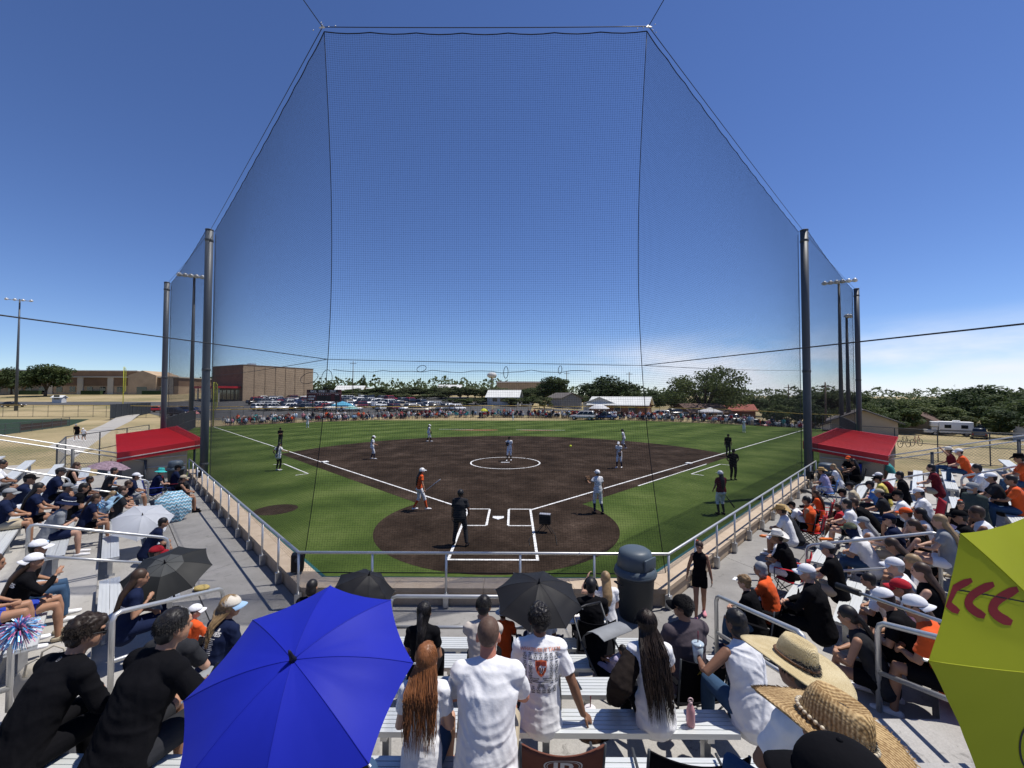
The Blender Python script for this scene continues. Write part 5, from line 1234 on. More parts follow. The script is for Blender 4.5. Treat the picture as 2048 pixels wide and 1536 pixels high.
def brim_hat(H, hr, parent, m, rb=.19, crown=.115, saddle=1.6, droop=0.0, dent=.03, band=None, fray=0, name='straw_hat', cr=(.088,.108), tall=1.0, tilt=(0,0)):
    M_ = Matrix.Translation(H) @ hr.to_4x4() @ Matrix.Translation((0,-.005,.035)) @ Matrix.Rotation(R(tilt[0]),4,'X') @ Matrix.Rotation(R(tilt[1]),4,'Y'); n = 40; rr = random.Random(int(rb*1e4)); jit = [rr.uniform(-.004,.004)*(1 if fray else 0) for _ in range(n)]
    def brim(r, t, j=0):
        x, y = r*math.sin(t), r*math.cos(t); k = max(0, r-.09)
        return (x, y*1.06, saddle*(x*x-0.9*y*y)*min(1, k/.06)-droop*k)
    up, dn = [], []
    prof = []
    for f in (1.0,.86,.7,.5,.3,.12): prof.append([brim(.092+(rb-.092)*f, 2*math.pi*i/n) if f < 1 else brim(rb+jit[i], 2*math.pi*i/n) for i in range(n)])
    for (f, z) in ((1.0,.008),(.98,.04),(.93,.075),(.86,.098),(.74,crown)): prof.append([(cr[0]*f*math.sin(2*math.pi*i/n), cr[1]*f*math.cos(2*math.pi*i/n), z*tall) for i in range(n)])
    for f in (.55,.3,.05): prof.append([(cr[0]*f*math.sin(2*math.pi*i/n), cr[1]*f*math.cos(2*math.pi*i/n), (crown-dent*(1-(f/.74)**2))*tall) for i in range(n)])
    s = MB(); s.M = M_; K = len(prof); vs_ = [p for r_ in prof for p in r_]
    fs_ = [(a*n+i, a*n+(i+1)%n, (a+1)*n+(i+1)%n, (a+1)*n+i) for a in range(K-1) for i in range(n)]+[tuple(range((K-1)*n,K*n))]
    und = [(p[0],p[1],p[2]-.006) for r_ in prof[:6] for p in r_]; off_ = len(vs_)
    fs_ += [(off_+(a+1)*n+i, off_+(a+1)*n+(i+1)%n, off_+a*n+(i+1)%n, off_+a*n+i) for a in range(5) for i in range(n)]+[(i, off_+i, off_+(i+1)%n, (i+1)%n) for i in range(n)]
    s.add(vs_+und, fs_); o = s.build(name, m, parent, True)
    bm = bmesh.new(); bm.from_mesh(o.data); bmesh.ops.recalc_face_normals(bm, faces=bm.faces); bm.to_mesh(o.data); bm.free()
    if band:
        b = MB(); b.M = M_; b.tube([((cr[0]+.004)*math.sin(2*math.pi*i/32), (cr[1]+.004)*math.cos(2*math.pi*i/32), .018) for i in range(33)], .007, 6); b.build('hat_band', band, o, True)
    if fray:
        b = MB(); b.M = M_
        for i in range(fray):
            t = rr.random()*6.283; p = Vector(brim(rb*rr.uniform(.97,1.0), t)); q = Vector(brim(rb*rr.uniform(1.02,1.07), t+rr.uniform(-.05,.05))); b.tube([p,q],[.0018,.0006],3,False)
        b.build('frayed_edge', m, o, kind='stuff')
    return o
def strands(H, hr, S, t2, length, m, parent, n=1000, spread=.115, thick=.0024, top=True, seed=1, pony=False, short=.75):
    """long hair: locks laid over the skull to the nape, then hanging down the back"""
    rr = random.Random(seed); mb = MB(); bn = Vector((0,-t2.z,t2.y)).normalized()
    for i in range(n):
        ph = rr.uniform(-1,1)*R(112); e0 = rr.uniform(.25,2.35) if top else rr.uniform(-.1,.35); k = 1.0+rr.uniform(.02,.13)
        pts = []
        for j in range(5):
            e = e0+(-.45-e0)*j/4; ph2 = ph*(0.35+0.65*j/4)
            loc = Vector((math.sin(ph2)*math.cos(e)*.083*k, -math.cos(ph2)*math.cos(e)*.098*k-.012, math.sin(e)*.100*k+.022)); pts.append(H+hr @ loc)
        L_ = length*(rr.uniform(.22,short) if rr.random() < .68 else rr.uniform(short,1.05)); last = pts[-1]; tx = math.sin(ph)*spread*(0.25 if pony else 1.0)+rr.uniform(-.02,.02)
        base = S+bn*(.125+rr.uniform(0,.03)); nn = 5
        for j in range(1, nn+1):
            f = j/nn; q = Vector((tx*(1-.15*f), 0, 0))+Vector((0,base.y,base.z))-t2*(L_*f-.05)+bn*(.02*math.sin(f*3)); q.x += S.x
            w_ = min(1, f*2.2); g = last+Vector((0,0,-1))*L_*f; pts.append(g.lerp(q, w_)+Vector((rr.uniform(-.009,.009)+.012*math.sin(f*5+ph*6),rr.uniform(-.006,.006),0)))
        r0 = thick*rr.uniform(.7,1.3); mb.tube(pts, [r0*.7]+[r0]*(len(pts)-3)+[r0*.6, r0*.15], 4, False)
    o = mb.build('hair_locks', m, parent, True, kind='stuff'); return o
def short_strands(H, hr, m, parent, n=900, ln_=.022, curl=1.0, seed=3, r=.0012):
    rr = random.Random(seed); mb = MB()
    for i in range(n):
        ph = rr.uniform(-math.pi, math.pi); e = math.asin(rr.uniform(-.35,1)); 
        if math.cos(ph) < -.35 and e < .55: continue                       # leave the face clear (ph=0 is the back)
        nrm = Vector((math.sin(ph)*math.cos(e), -math.cos(ph)*math.cos(e), math.sin(e))); p = Vector((nrm.x*.084, nrm.y*.100-.014, nrm.z*.098+.027))
        t = nrm.orthogonal().normalized(); t = Matrix.Rotation(rr.random()*6.28,3,nrm) @ t; dn = Vector((0,-.3,-1))
        q = p+nrm*ln_*rr.uniform(.4,1)+t*ln_*.5*curl+dn*ln_*.35*(1-curl*.5); q2 = q+t*ln_*.6*curl*rr.choice((-1,1))+nrm*ln_*.25+dn*ln_*.4*(1-curl*.5)
        mb.tube([H+hr @ p, H+hr @ q, H+hr @ q2], [r, r*.9, r*.3], 3, False)
    return mb.build('hair_locks', m, parent, True, kind='stuff')
EYEW = mat('eye dark', (.02,.015,.012), .3, 0); LIPM = mat('lip', (.32,.12,.10), .5, 0)
def person(lab, loc, yaw, stand=False, lean=18, twist=0, hp=6, hy=0, arms=('knees','knees'), legs=None, s=1.0, w=1.0, fem=False, skin=1, hair='short', hm=0,
           hat=None, hc='black', hb=None, shirt='tee', sc='white', pants='long', pc='black', shoes='white', vox=.018, near=False, group=None, face=True, socks=None, hlen=.42, sag=0.0, tuck=False, mats={}):
    FC_ = lambda c: cloth(c, 0)
    L0 = R(lean); P = Vector((0,0,.93)) if stand else Vector((0,0,.095))
    D = lambda a: Vector((0, math.sin(a), math.cos(a)))
    t1, t2, t3 = D(L0*.75), D(L0*1.2), D(L0*1.05+R(6))
    W_ = P+t1*.19; C_ = W_+t2*.19; S_ = C_+t2*.13; Nk = S_+t3*.055; hl = L0*.6+R(hp*.25); H = Nk+D(hl)*.135+Vector((0,.022,0))
    tw = Matrix.Rotation(R(twist),3,'Z'); hr = Matrix.Rotation(R(hy),3,'Z') @ Matrix.Rotation(-R(hp),3,'X')
    H = Vector((0,0,0))+Nk+Matrix.Rotation(R(hy)*.5,3,'Z') @ (H-Nk)
    shw = (.168 if not fem else .148)*(.55+.45*w); k = (1.0 if not fem else .93)
    sk = MB(); sd = tw @ X
    tor = [(P-t1*.03,.165*w,.125*w),(P+t1*.08,.160*w*(1.05 if fem else 1),.120*w),(W_,.142*w*k,.108*w),((W_+C_)/2,.152*w*k,.112*w),(C_,.168*w*k,.115*w**.7),(C_+t2*.065,.172*k*(.6+.4*w),.105),(S_,.140*k*(.7+.3*w),.082),(S_+t3*.035,.080,.064)]
    sk.loft([(c,a*.93,b*.93) for c,a,b in tor], sd, 16)
    sk.loft([(S_+t3*.0,.062,.062),(Nk+t3*.02,.056*(.8+.2*w),.060),(H-(H-Nk)*.25,.053*(.8+.2*w),.060)], hr @ X, 12)
    M3 = hr
    E = lambda c, r: sk.ell(H+M3 @ Vector(c), r, M3, 18, 14)
    E((0,-.012,.022),(.076,.094,.093)); E((0,.022,-.045),(.061,.070,.072)); E((0,.052,-.088),(.034,.036,.026)); E((0,.094,-.028),(.013,.020,.024)); E((0,.075,.028),(.055,.022,.02))
    for sg in (-1,1): E((sg*.078,-.012,-.018),(.011,.024,.032))
    # arms
    AJ = {}
    for i, sg in enumerate((-1,1)):
        SJ = S_+tw @ Vector((sg*shw,0,0))-t2*.035
        md = arms[i]; hint = Vector((sg*.55,-.5,-.7)); pn = Vector((-sg,0,-.2)); cu = .5; dirh = None
        if isinstance(md, (tuple, list)):
            Hd = Vector(md[:3]); hint = Vector(md[3:6]) if len(md) >= 6 else hint
            if len(md) >= 9: dirh = Vector(md[6:9])
        elif md == 'knees': Hd = Vector((sg*.05,.40,.30-.10*math.sin(L0))); hint = Vector((sg*.9,-.2,-.5)); cu = .9
        elif md == 'lap': Hd = Vector((sg*.07,.30,.22)); cu = .7
        elif md == 'thigh': Hd = Vector((sg*.14,.38,.20)); pn = Vector((0,0,-1)); cu = .35
        elif md == 'chin': Hd = H+M3 @ Vector((sg*.02,.085,-.17)); hint = Vector((sg*.5,.3,-1)); cu = 1.0
        elif md == 'bench': Hd = Vector((sg*.33,.03,.075)); hint = Vector((sg*.4,-1,.1)); pn = Vector((0,0,-1)); dirh = Vector((sg*.35,.25,-.30)); cu = .25
        elif md == 'phone': Hd = Vector((sg*.05,.36,.34)); cu = .9
        elif md == 'hang': Hd = Vector((sg*.27,.04,P.z-.13)); hint = Vector((sg*.3,-1,0)); cu = .5; dirh = Vector((0,.15,-1))
        elif md == 'hips': Hd = Vector((sg*.17,.06,P.z+.05)); hint = Vector((sg*1,-.5,0))
        elif md == 'cross': Hd = Vector((-sg*.10,.20,P.z+.26)); hint = Vector((sg*.8,-.2,-.6))
        El, Hd = ik(SJ, Hd, .285, .255, hint)
        AJ[sg] = (SJ, El, Hd); fk = .9 if fem else 1.0
        sk.loft([(SJ-(El-SJ)*.02,.056*fk,.056*fk),(SJ.lerp(El,.3),.052*fk*(.7+.3*w),.052*fk*(.7+.3*w)),(El,.041*fk,.041*fk),(El.lerp(Hd,.3),.042*fk,.041*fk),(Hd,.027*fk,.024*fk)], X if abs((El-SJ).normalized().x) < .8 else Y, 10)
        hand(sk, Hd, dirh or (Hd-El), pn, sg, 1.0, cu)
    # legs
    LJ = {}
    for i, sg in enumerate((-1,1)):
        HJ = P+Vector((sg*.088*w,.015,-.01))
        if stand:
            f = (legs or (0,0))[i]; ft = Vector(f) if isinstance(f,(tuple,list)) else Vector((sg*.11,f,.085))
            if len(ft) == 3 and ft.z < .01: ft.z = .085
            Kn, An = ik(HJ, ft, .43, .43, (0,1,0))
        else:
            kx, ky, kz, ax, ay = (legs[i] if legs else (.15,.44,.10,.14,.46)); Kn = Vector((sg*kx,ky,kz)); An = Vector((sg*ax,ay,-.36))
        LJ[sg] = (HJ, Kn, An); q = (.75+.25*w)
        sk.loft([(HJ,.084*q,.084*q),(HJ.lerp(Kn,.45),.076*q,.074*q),(Kn,.055*q,.056*q),(Kn.lerp(An,.28),.056*q,.057*q),(Kn.lerp(An,.65),.043,.044),(An,.034,.036)], X, 12)
        if len(legs or ()) >= 0:
            fd = Vector((sg*.10,1,0)).normalized(); b = An+Vector((0,0,-.045))
            sk.loft([(b-fd*.05,.028,.032),(b+fd*.05+Vector((0,0,-.006)),.036,.034),(b+fd*.13+Vector((0,0,-.018)),.040,.022),(b+fd*.17+Vector((0,0,-.02)),.034,.018)], X, 10)
    body = job(sk, 'person', mats.get('skin', SKIN[skin]), None, vox, 2)
    body.location = loc; body.rotation_euler = (0,0,yaw); body.scale = (s,s,s)
    tag(body, lab, 'person', group)
    # shirt
    sh = MB(); g = .014
    hem = [(P-t1*(.10 if not tuck else .03)+Vector((0,-.012 if not tuck else 0,0)),(.178*w+.012),(.140*w+.012))] if not stand else [(P-t1*(.12 if not tuck else .02),.172*w+.012,.128*w+.012)]
    tt = [(c,a+g*(1.6 if i in (1,2,3) and not fem else 1.0),b+g*(1.5 if i in (1,2,3) and not fem else 1.0)) for i,(c,a,b) in enumerate(tor[1:])]
    sh.loft(hem+tt[:-1]+[(S_+t3*.028,.092,.074)], sd, 20)
    if shirt in ('tee','long'):
        for sg in (-1,1):
            SJ, El, Hd = AJ[sg]; e = .72 if not fem else .55
            if shirt == 'tee': sh.loft([(SJ-(El-SJ)*.08,.068,.066),(SJ.lerp(El,.3),.068*(.8+.2*w),.066*(.8+.2*w)),(SJ.lerp(El,e),.067*(.75+.25*w),.066*(.75+.25*w))], X if abs((El-SJ).normalized().x) < .8 else Y, 12, False)
            else: sh.loft([(SJ-(El-SJ)*.08,.068,.066),(SJ.lerp(El,.4),.063,.062),(El,.054,.054),(El.lerp(Hd,.5),.050,.049),(El.lerp(Hd,.93),.038,.036)], X if abs((El-SJ).normalized().x) < .8 else Y, 12, False)
    if shirt == 'tank':
        pass
    if shirt in ('tee','long'):
        for sg in (-1,1): sh.ell(AJ[sg][0]+t2*.004, (.080,.078,.078)); sh.loft([(S_+t2*.0,.085,.080),(AJ[sg][0]-t2*.004,.078,.076)], Y, 12)
    vs2 = vox*(1.15 if near else 1.0)
    st = job(sh, 'shirt' if shirt != 'tank' else 'tank_top', mats.get('shirt') or FC_(sc), body, vs2, 2, 0 if near else .012)
    FOLDS.append((st, .011 if near else .007, 4.0 if not fem else 7.0, (loc[0]*13.7) % 50))
    # lower clothes
    if pants != 'none':
        pm = MB(); pm.loft([(P-t1*.06,.165*w+.012,.128*w+.012),(P+t1*.02,.166*w+.010,.126*w+.010),(P+t1*.09,.158*w+.006,.118*w+.006)], X, 16)
        for sg in (-1,1):
            HJ, Kn, An = LJ[sg]; q = (.75+.25*w)
            if pants == 'long': pm.loft([(HJ,.097*q,.094*q),(HJ.lerp(Kn,.5),.088*q,.085*q),(Kn,.070*q,.072*q),(Kn.lerp(An,.35),.066*q,.068*q),(Kn.lerp(An,.95),.055,.058)], X, 14, False)
            elif pants == 'tight': pm.loft([(HJ,.091*q,.090*q),(HJ.lerp(Kn,.5),.082*q,.080*q),(Kn,.062*q,.063*q),(Kn.lerp(An,.3),.062*q,.063*q),(Kn.lerp(An,.85),.044,.046)], X, 14, False)
            elif pants == 'knicker': pm.loft([(HJ,.095*q,.093*q),(HJ.lerp(Kn,.5),.088*q,.085*q),(Kn,.070*q,.071*q),(Kn.lerp(An,.28),.063*q,.064*q)], X, 14, False)
            else: pm.loft([(HJ,.098*q,.095*q),(HJ.lerp(Kn,.5),.094*q,.091*q),(HJ.lerp(Kn,.80 if not fem else .55),.090*q,.087*q)], X, 14, False)
        job(pm, 'trousers' if pants in ('long','tight','knicker') else 'shorts', mats.get('pants') or FC_(pc), body, vs2, 2, .008)
    if pants == 'knicker' and socks:
        pm = MB()
        for sg in (-1,1):
            HJ, Kn, An = LJ[sg]; pm.loft([(Kn.lerp(An,.22),.060,.061),(Kn.lerp(An,.6),.050,.051),(An,.042,.044)], X, 12, False)
        job(pm, 'socks', FC_(socks), body, vs2, 1)
    if shoes and not near:
        pm = MB()
        for sg in (-1,1):
            An = LJ[sg][2]; fd = Vector((sg*.10,1,0)).normalized(); b = An+Vector((0,0,-.045)); pm.loft([(b-fd*.055,.037,.042),(b+fd*.05,.045,.042),(b+fd*.14+Vector((0,0,-.012)),.049,.031),(b+fd*.185+Vector((0,0,-.015)),.042,.025)], X, 10)
        job(pm, 'shoes', FC_(shoes), body, max(vox,.016), 1)
    # hair
    hmt = mats.get('hair') or HAIRM[hm]
    if hair not in ('bald',):
        hmb = MB(); hE = lambda c, r: hmb.ell(H+M3 @ Vector(c), r, M3, 18, 12)
        if hair == 'buzz': hE((0,-.018,.030),(.0785,.0915,.0945)); hE((0,-.05,.0),(.066,.052,.06))
        else:
            if hat in ('cap','capback','helmet','mask'): hE((0,-.022,.016),(.081,.096,.086)); hE((0,-.055,-.022),(.074,.052,.068))
            else: hE((0,-.020,.034),(.085,.100,.099)); hE((0,-.055,-.022),(.074,.056,.072))
            if hair == 'curly':
                hE((0,-.02,.048),(.091,.106,.095)); hE((0,.05,.078),(.06,.05,.045))
            if hair in ('bob',): hE((0,-.04,-.045),(.088,.075,.085))
        if hair in ('long','longmid') and not near:
            bn = Vector((0,-t2.z,t2.y)); q0 = H+M3 @ Vector((0,-.055,-.02)); q1 = Nk+bn*.085; q2 = S_+bn*.125-t2*.05; q3 = S_+bn*.14-t2*(hlen*.62); q4 = S_+bn*.125-t2*hlen
            hmb.loft([(q0,.085,.06),(q1,.085,.055),(q2,.09,.045),(q3,.075,.035),(q4,.045,.02)], X, 12)
        if hair == 'pony':
            bn = Vector((0,-t2.z,t2.y)); q0 = H+M3 @ Vector((0,-.10,.02)); q1 = H+M3 @ Vector((0,-.135,-.05)); q2 = S_+bn*.13-t2*.04; q3 = S_+bn*.135-t2*(hlen*.7)
            hmb.loft([(q0,.026,.026),(q1,.034,.032),(q2,.034,.03),(q3,.014,.012)], X, 10)
        if hair == 'bun': hE((0,-.10,.07),(.04,.04,.04))
        ho = job(hmb, 'hair', hmt, body, vox*.9 if near else vox, 1, .028 if hair == 'curly' else (.010 if near and hair != 'buzz' else 0), CURLS)
    if near and hair in ('long','longmid'): strands(H, hr, S_, t2, hlen, hmt, body, seed=int(abs(loc[0])*100), short=(.42 if hm == 4 else .75))
    if near and hair in ('short','curly'): short_strands(H, hr, hmt, body, 2200, .022 if hair == 'curly' else .014, 1.0 if hair == 'curly' else .25, seed=int(abs(loc[0])*100))
    if near and hair == 'pony': strands(H, hr, S_, t2, hlen, hmt, body, n=260, spread=.05, pony=True, seed=4)
    if face:
        for sg in (-1,1):
            e = MB(); e.ell(H+M3 @ Vector((sg*.031,.079,.002)), (.013,.010,.0075), M3, 8, 6); e.build('eye', EYEW, body, True)
        e = MB(); e.ell(H+M3 @ Vector((0,.084,-.068)), (.022,.010,.0065), M3, 8, 6); e.build('mouth', LIPM, body, True)
    ht = None
    if hat in ('cap','capback'): ht = cap_mesh(H, hr, FC_(hc), FC_(hb or hc), body, hat == 'capback', 1.06 if hair in ('long','curly') else 1.0, mats.get('badge'))
    elif hat == 'helmet':
        m_ = MB(); m_.M = Matrix.Translation(H) @ hr.to_4x4(); m_.ell((0,-.012,.015),(.108,.122,.118),nu=20,nv=12,zmin=-.35); ht = m_.build('batting_helmet', mats.get('hat') or mat('glossy white shell',(.72,.72,.72),.25,.03,1,spec=.5), body, True)
        m_ = MB(); m_.M = Matrix.Translation(H) @ hr.to_4x4(); m_.box((-.085,.08,.028),(.085,.175,.040)); m_.bevel('visor', mats.get('hat') or mat('glossy white shell',(.72,.72,.72),.25), ht, .006)
    elif hat == 'mask':
        m_ = MB(); m_.M = Matrix.Translation(H) @ hr.to_4x4(); m_.ell((0,-.01,.02),(.10,.115,.112),nu=18,nv=10,zmin=-.3); ht = m_.build('mask_cap', M_BLK, body, True)
        m_ = MB(); m_.M = Matrix.Translation(H) @ hr.to_4x4()
        for z in (-.11,-.075,-.04,-.005,.03): m_.tube([(.09*math.sin(t),.02+.115*math.cos(t),z) for t in [R(a) for a in range(-80,81,20)]],.006,5)
        for x in (-.04,.04): m_.tube([(x,.125,-.12),(x,.135,.04)],.006,5)
        m_.build('face_cage', M_BLK, ht)
    elif hat: ht = brim_hat(H, hr, body, **hat)
    return dict(o=body, H=H, hr=hr, AJ=AJ, LJ=LJ, S=S_, C=C_, W=W_, P=P, t2=t2, shirt=st, hat=ht, Nk=Nk)
def wp(pr, v):
    """a point of a person's own space in the world"""
    o = pr['o']; return Matrix.Translation(o.location) @ Matrix.Rotation(o.rotation_euler.z,4,'Z') @ Matrix.Scale(o.scale.x,4) @ Vector(v)
DECALS = []
def decal(pr, shapes, m, name='print', w_off=.0025, target='shirt'):
    DECALS.append((pr, shapes, m, name, w_off, target))
def run_decals():
    trees = {}
    for pr, shapes, m, name, off_, target in DECALS:
        ob = pr[target]; key = ob.name
        if key not in trees: trees[key] = BVHTree.FromPolygons([v.co for v in ob.data.vertices], [tuple(p.vertices) for p in ob.data.polygons])
        T = trees[key]; t2 = pr['t2']; back = Vector((0,-t2.z,t2.y)).normalized(); mb = MB()
        O = pr['C']
        for V, F in shapes:
            vs_, ok = [], True
            for x, y in V:
                st = O+X*x+t2*y+back*.6; hit = T.ray_cast(st, -back, 1.0)
                if hit[0] is None: ok = False; break
                n_ = hit[1]; n_ = n_ if n_.dot(back) > 0 else -n_
                vs_.append(hit[0]+back*off_+n_*.001)
            if ok: mb.add(vs_, [f[::-1] for f in F])
        if mb.v: mb.build(name, m, ob)
def tx(s, x, y, size, bold=.0, flip=1):
    V, F = text_mesh(s, size, bold=bold); return ([(v[0]+x, v[1]+y) for v in V], F)
def disc(x, y, rx_, ry_, n=12): return ([(x+rx_*math.cos(2*math.pi*i/n), y+ry_*math.sin(2*math.pi*i/n)) for i in range(n)], [tuple(range(n))])
def ringd(x, y, r0, r1, n=16, sy=1.0): return ([(x+r0*math.cos(2*math.pi*i/n), y+sy*r0*math.sin(2*math.pi*i/n)) for i in range(n)]+[(x+r1*math.cos(2*math.pi*i/n), y+sy*r1*math.sin(2*math.pi*i/n)) for i in range(n)], [(i,(i+1)%n,n+(i+1)%n,n+i) for i in range(n)])
def rectd(x0, y0, x1, y1, nx=1): return ([(x0+(x1-x0)*i/nx, y) for y in (y0,y1) for i in range(nx+1)], [(i,i+1,nx+2+i,nx+1+i) for i in range(nx)])
def fan(sec, px, py, row, lab, b=None, dz=0.0, yaw=0.0, sit_b=None, hh=.76, **kw):
    p, k, a, bb = seat_spot(sec, px, py, row, hh, b, fwd=.14*math.sin(R(kw.get('lean',18)))/math.sin(R(18)) if kw.get('lean',18) else 0)
    p.z += dz
    near = kw.get('near', False); kw.setdefault('vox', .0095 if near else .019); kw.setdefault('shoes', ('white','black','grey','navy','khaki','white')[int(px*1.7+py) % 6])
    pr = person(lab, p, SECYAW[sec]+R(yaw), **kw); pr['seat'] = p; pr['yaw'] = SECYAW[sec]+R(yaw); pr['row'] = k; pr['ab'] = (a, bb)
    return pr
def fan_at(sec, px, py, Z, k, lab, **kw):
    hp_ = at_depth(px, py, Z); y_ = SECYAW[sec]; f_ = .76*math.sin(R(kw.get('lean',18)))*.9
    near = kw.get('near', False); kw.setdefault('vox', .0095 if near else .013)
    p = Vector((hp_.x+math.sin(y_)*f_, hp_.y-math.cos(y_)*f_, tread_z(k)+.45)); pr = person(lab, p, y_, **kw); pr['seat'] = p; pr['yaw'] = y_; pr['row'] = k; return pr
# ------------------------------------------------------------------ props
def camp_chair(p, yaw, col, lab, floor, back_h=.50, s=1.0, w=.27, group='folding camp chairs in the stands', frame=None, name='camp_chair', legs=True):
    """p: seat centre in the world"""
    o = empty(name, (p[0],p[1],floor), yaw, lab, 'chair', group); h = p[2]-floor; fm = frame or M_DPOST; fab = cloth(col, 0)
    m_ = MB(); n = 10; vs_ = []
    for lay in (0,-.012):
        for j in range(7):
            z = h+.02+back_h*j/6
            for i in range(n+1):
                u = i/n*2-1; sagt = (1-u*u)*.045*(j/6)**3; vs_.append((u*w, -.20-.10*j/6-.045*(1-u*u)+lay, z-sagt))
    K = 7*(n+1); fs_ = []
    for j in range(6):
        for i in range(n): a = j*(n+1)+i; fs_ += [(a,a+1,a+n+2,a+n+1),(K+a+n+1,K+a+n+2,K+a+1,K+a)]
    for i in range(n): a = 6*(n+1)+i; fs_ += [(a,a+1,K+a+1,K+a),(i+1,i,K+i,K+i+1)]
    m_.add(vs_, fs_); bk = m_.build('back', fab, o, True)
    m_ = MB(); m_.loft([((0,-.22,h-.02),w,.012),((0,0 if legs else -.12,h-.05),w,.012),((0,.22 if legs else -.02,h-.01 if legs else h-.05),w,.012)], n=12); m_.build('seat', fab, o, True)
    for sg in (-1,1):
        if not legs:
            m_ = MB(); m_.tube([(sg*w,.2,h-.04),(sg*w,-.2,h-.03),(sg*(w+.002),-.305,h+back_h+.02)],.011,6); m_.build('side_frame', fm, o, True); continue
        m_ = MB(); m_.tube([(sg*w,.24,0.015),(sg*w,-.24,h-.02),(sg*(w+.005),-.305,h+back_h+.02)],.011,6); m_.tube([(sg*w,-.26,.015),(sg*w,.24,h),(sg*w,.24,h+.2)],.011,6); m_.build('side_frame', fm, o, True)
        m_ = MB(); m_.loft([((sg*w,-.25,h+.22),.035,.008),((sg*w,.24,h+.2),.04,.008)], n=8); m_.build('armrest', fab, o, True)
    if not legs: return o, bk
    m_ = MB(); m_.tube([(-w,.24,.03),(w,.24,h-.03)],.010,6); m_.tube([(w,.24,.03),(-w,.24,h-.03)],.010,6); m_.tube([(-w,-.26,.03),(w,-.26,h-.03)],.010,6); m_.tube([(w,-.26,.03),(-w,-.26,h-.03)],.010,6); m_.build('cross_frame', fm, o, True)
    return o, bk
def umbrella(hub, axis, Rr, dep, n, m, lab, m2=None, shaft=.75, rot=0.0, tip=M_BLK, name='umbrella', group=None, curve=1.7, inner=None, crumple=0.0, panel_labels=None):
    o = empty(name, hub, 0, lab, 'umbrella', group); q = Vector(axis).normalized().to_track_quat('Z','Y'); o.rotation_mode = 'QUATERNION'; o.rotation_quaternion = q
    rr = random.Random(int(hub[0]*1000)); nr, ns = 10, 10
    def rib(k, t):
        a = rot+2*math.pi*k/n; cz = rr.uniform(-crumple,crumple) if (crumple and t > .2) else 0
        return Vector((Rr*t*math.cos(a), Rr*t*math.sin(a), -dep*t**curve+cz*t))
    ribs = [[rib(k, j/nr) for j in range(nr+1)] for k in range(n)]
    for k in range(n):
        A, B = ribs[k], ribs[(k+1)%n]; mb = MB(); vs_ = []
        for j in range(nr+1):
            t = j/nr
            for i in range(ns+1):
                u = i/ns; p = A[j].lerp(B[j], u); c = 4*u*(1-u); p = p*(1-.04*c*t*t); p.z -= (.010*c*t+.006*c*t*noise.noise((u*5+k*3.1,t*2.2,k)))*(Rr/.6); vs_.append(p)
        fs_ = [(j*(ns+1)+i, (j+1)*(ns+1)+i, (j+1)*(ns+1)+i+1, j*(ns+1)+i+1) for j in range(nr) for i in range(ns)]
        mb.add(vs_, fs_)
        mm = m if not (m2 and k % 2) else m2
        if inner: mm = [m, inner]; mb.m = [1 if (ix//ns) < 4 else 0 for ix in range(len(fs_))]
        mb.build('panel', mm, o, True)
        sm_ = MB(); sm_.tube([p+Vector((0,0,.0005)) for p in A], .0022*(Rr/.6), 5); sm_.build('seam', m, o, True)
        rb = MB(); rb.tube([p-Vector((0,0,.008)) for p in A], .004*(Rr/.6), 5); rb.tube([A[-1]-Vector((0,0,.004)), A[-1]*1.018-Vector((0,0,.006))], .006*(Rr/.6), 5); rb.build('rib', M_GALV if tip is M_BLK else tip, o)
    m_ = MB(); m_.tube([(0,0,-shaft),(0,0,.02)], .008, 8); m_.build('shaft', M_GALV, o, True)
    m_ = MB(); m_.lathe([(.018,.0),(.012,.02),(.008,.06),(.004,.075)],10); m_.build('ferrule', tip, o, True)
    m_ = MB(); m_.tube([(0,0,-shaft-.11),(0,0,-shaft)], .016, 8); m_.build('handle', M_BLK, o, True)
    return o
def fabric(name, c, tr=.22, rough=.6): return mat(name, c, max(rough,.55), .07, 3.0, bump=.05, bscale=9, trans=tr, spec=.16)
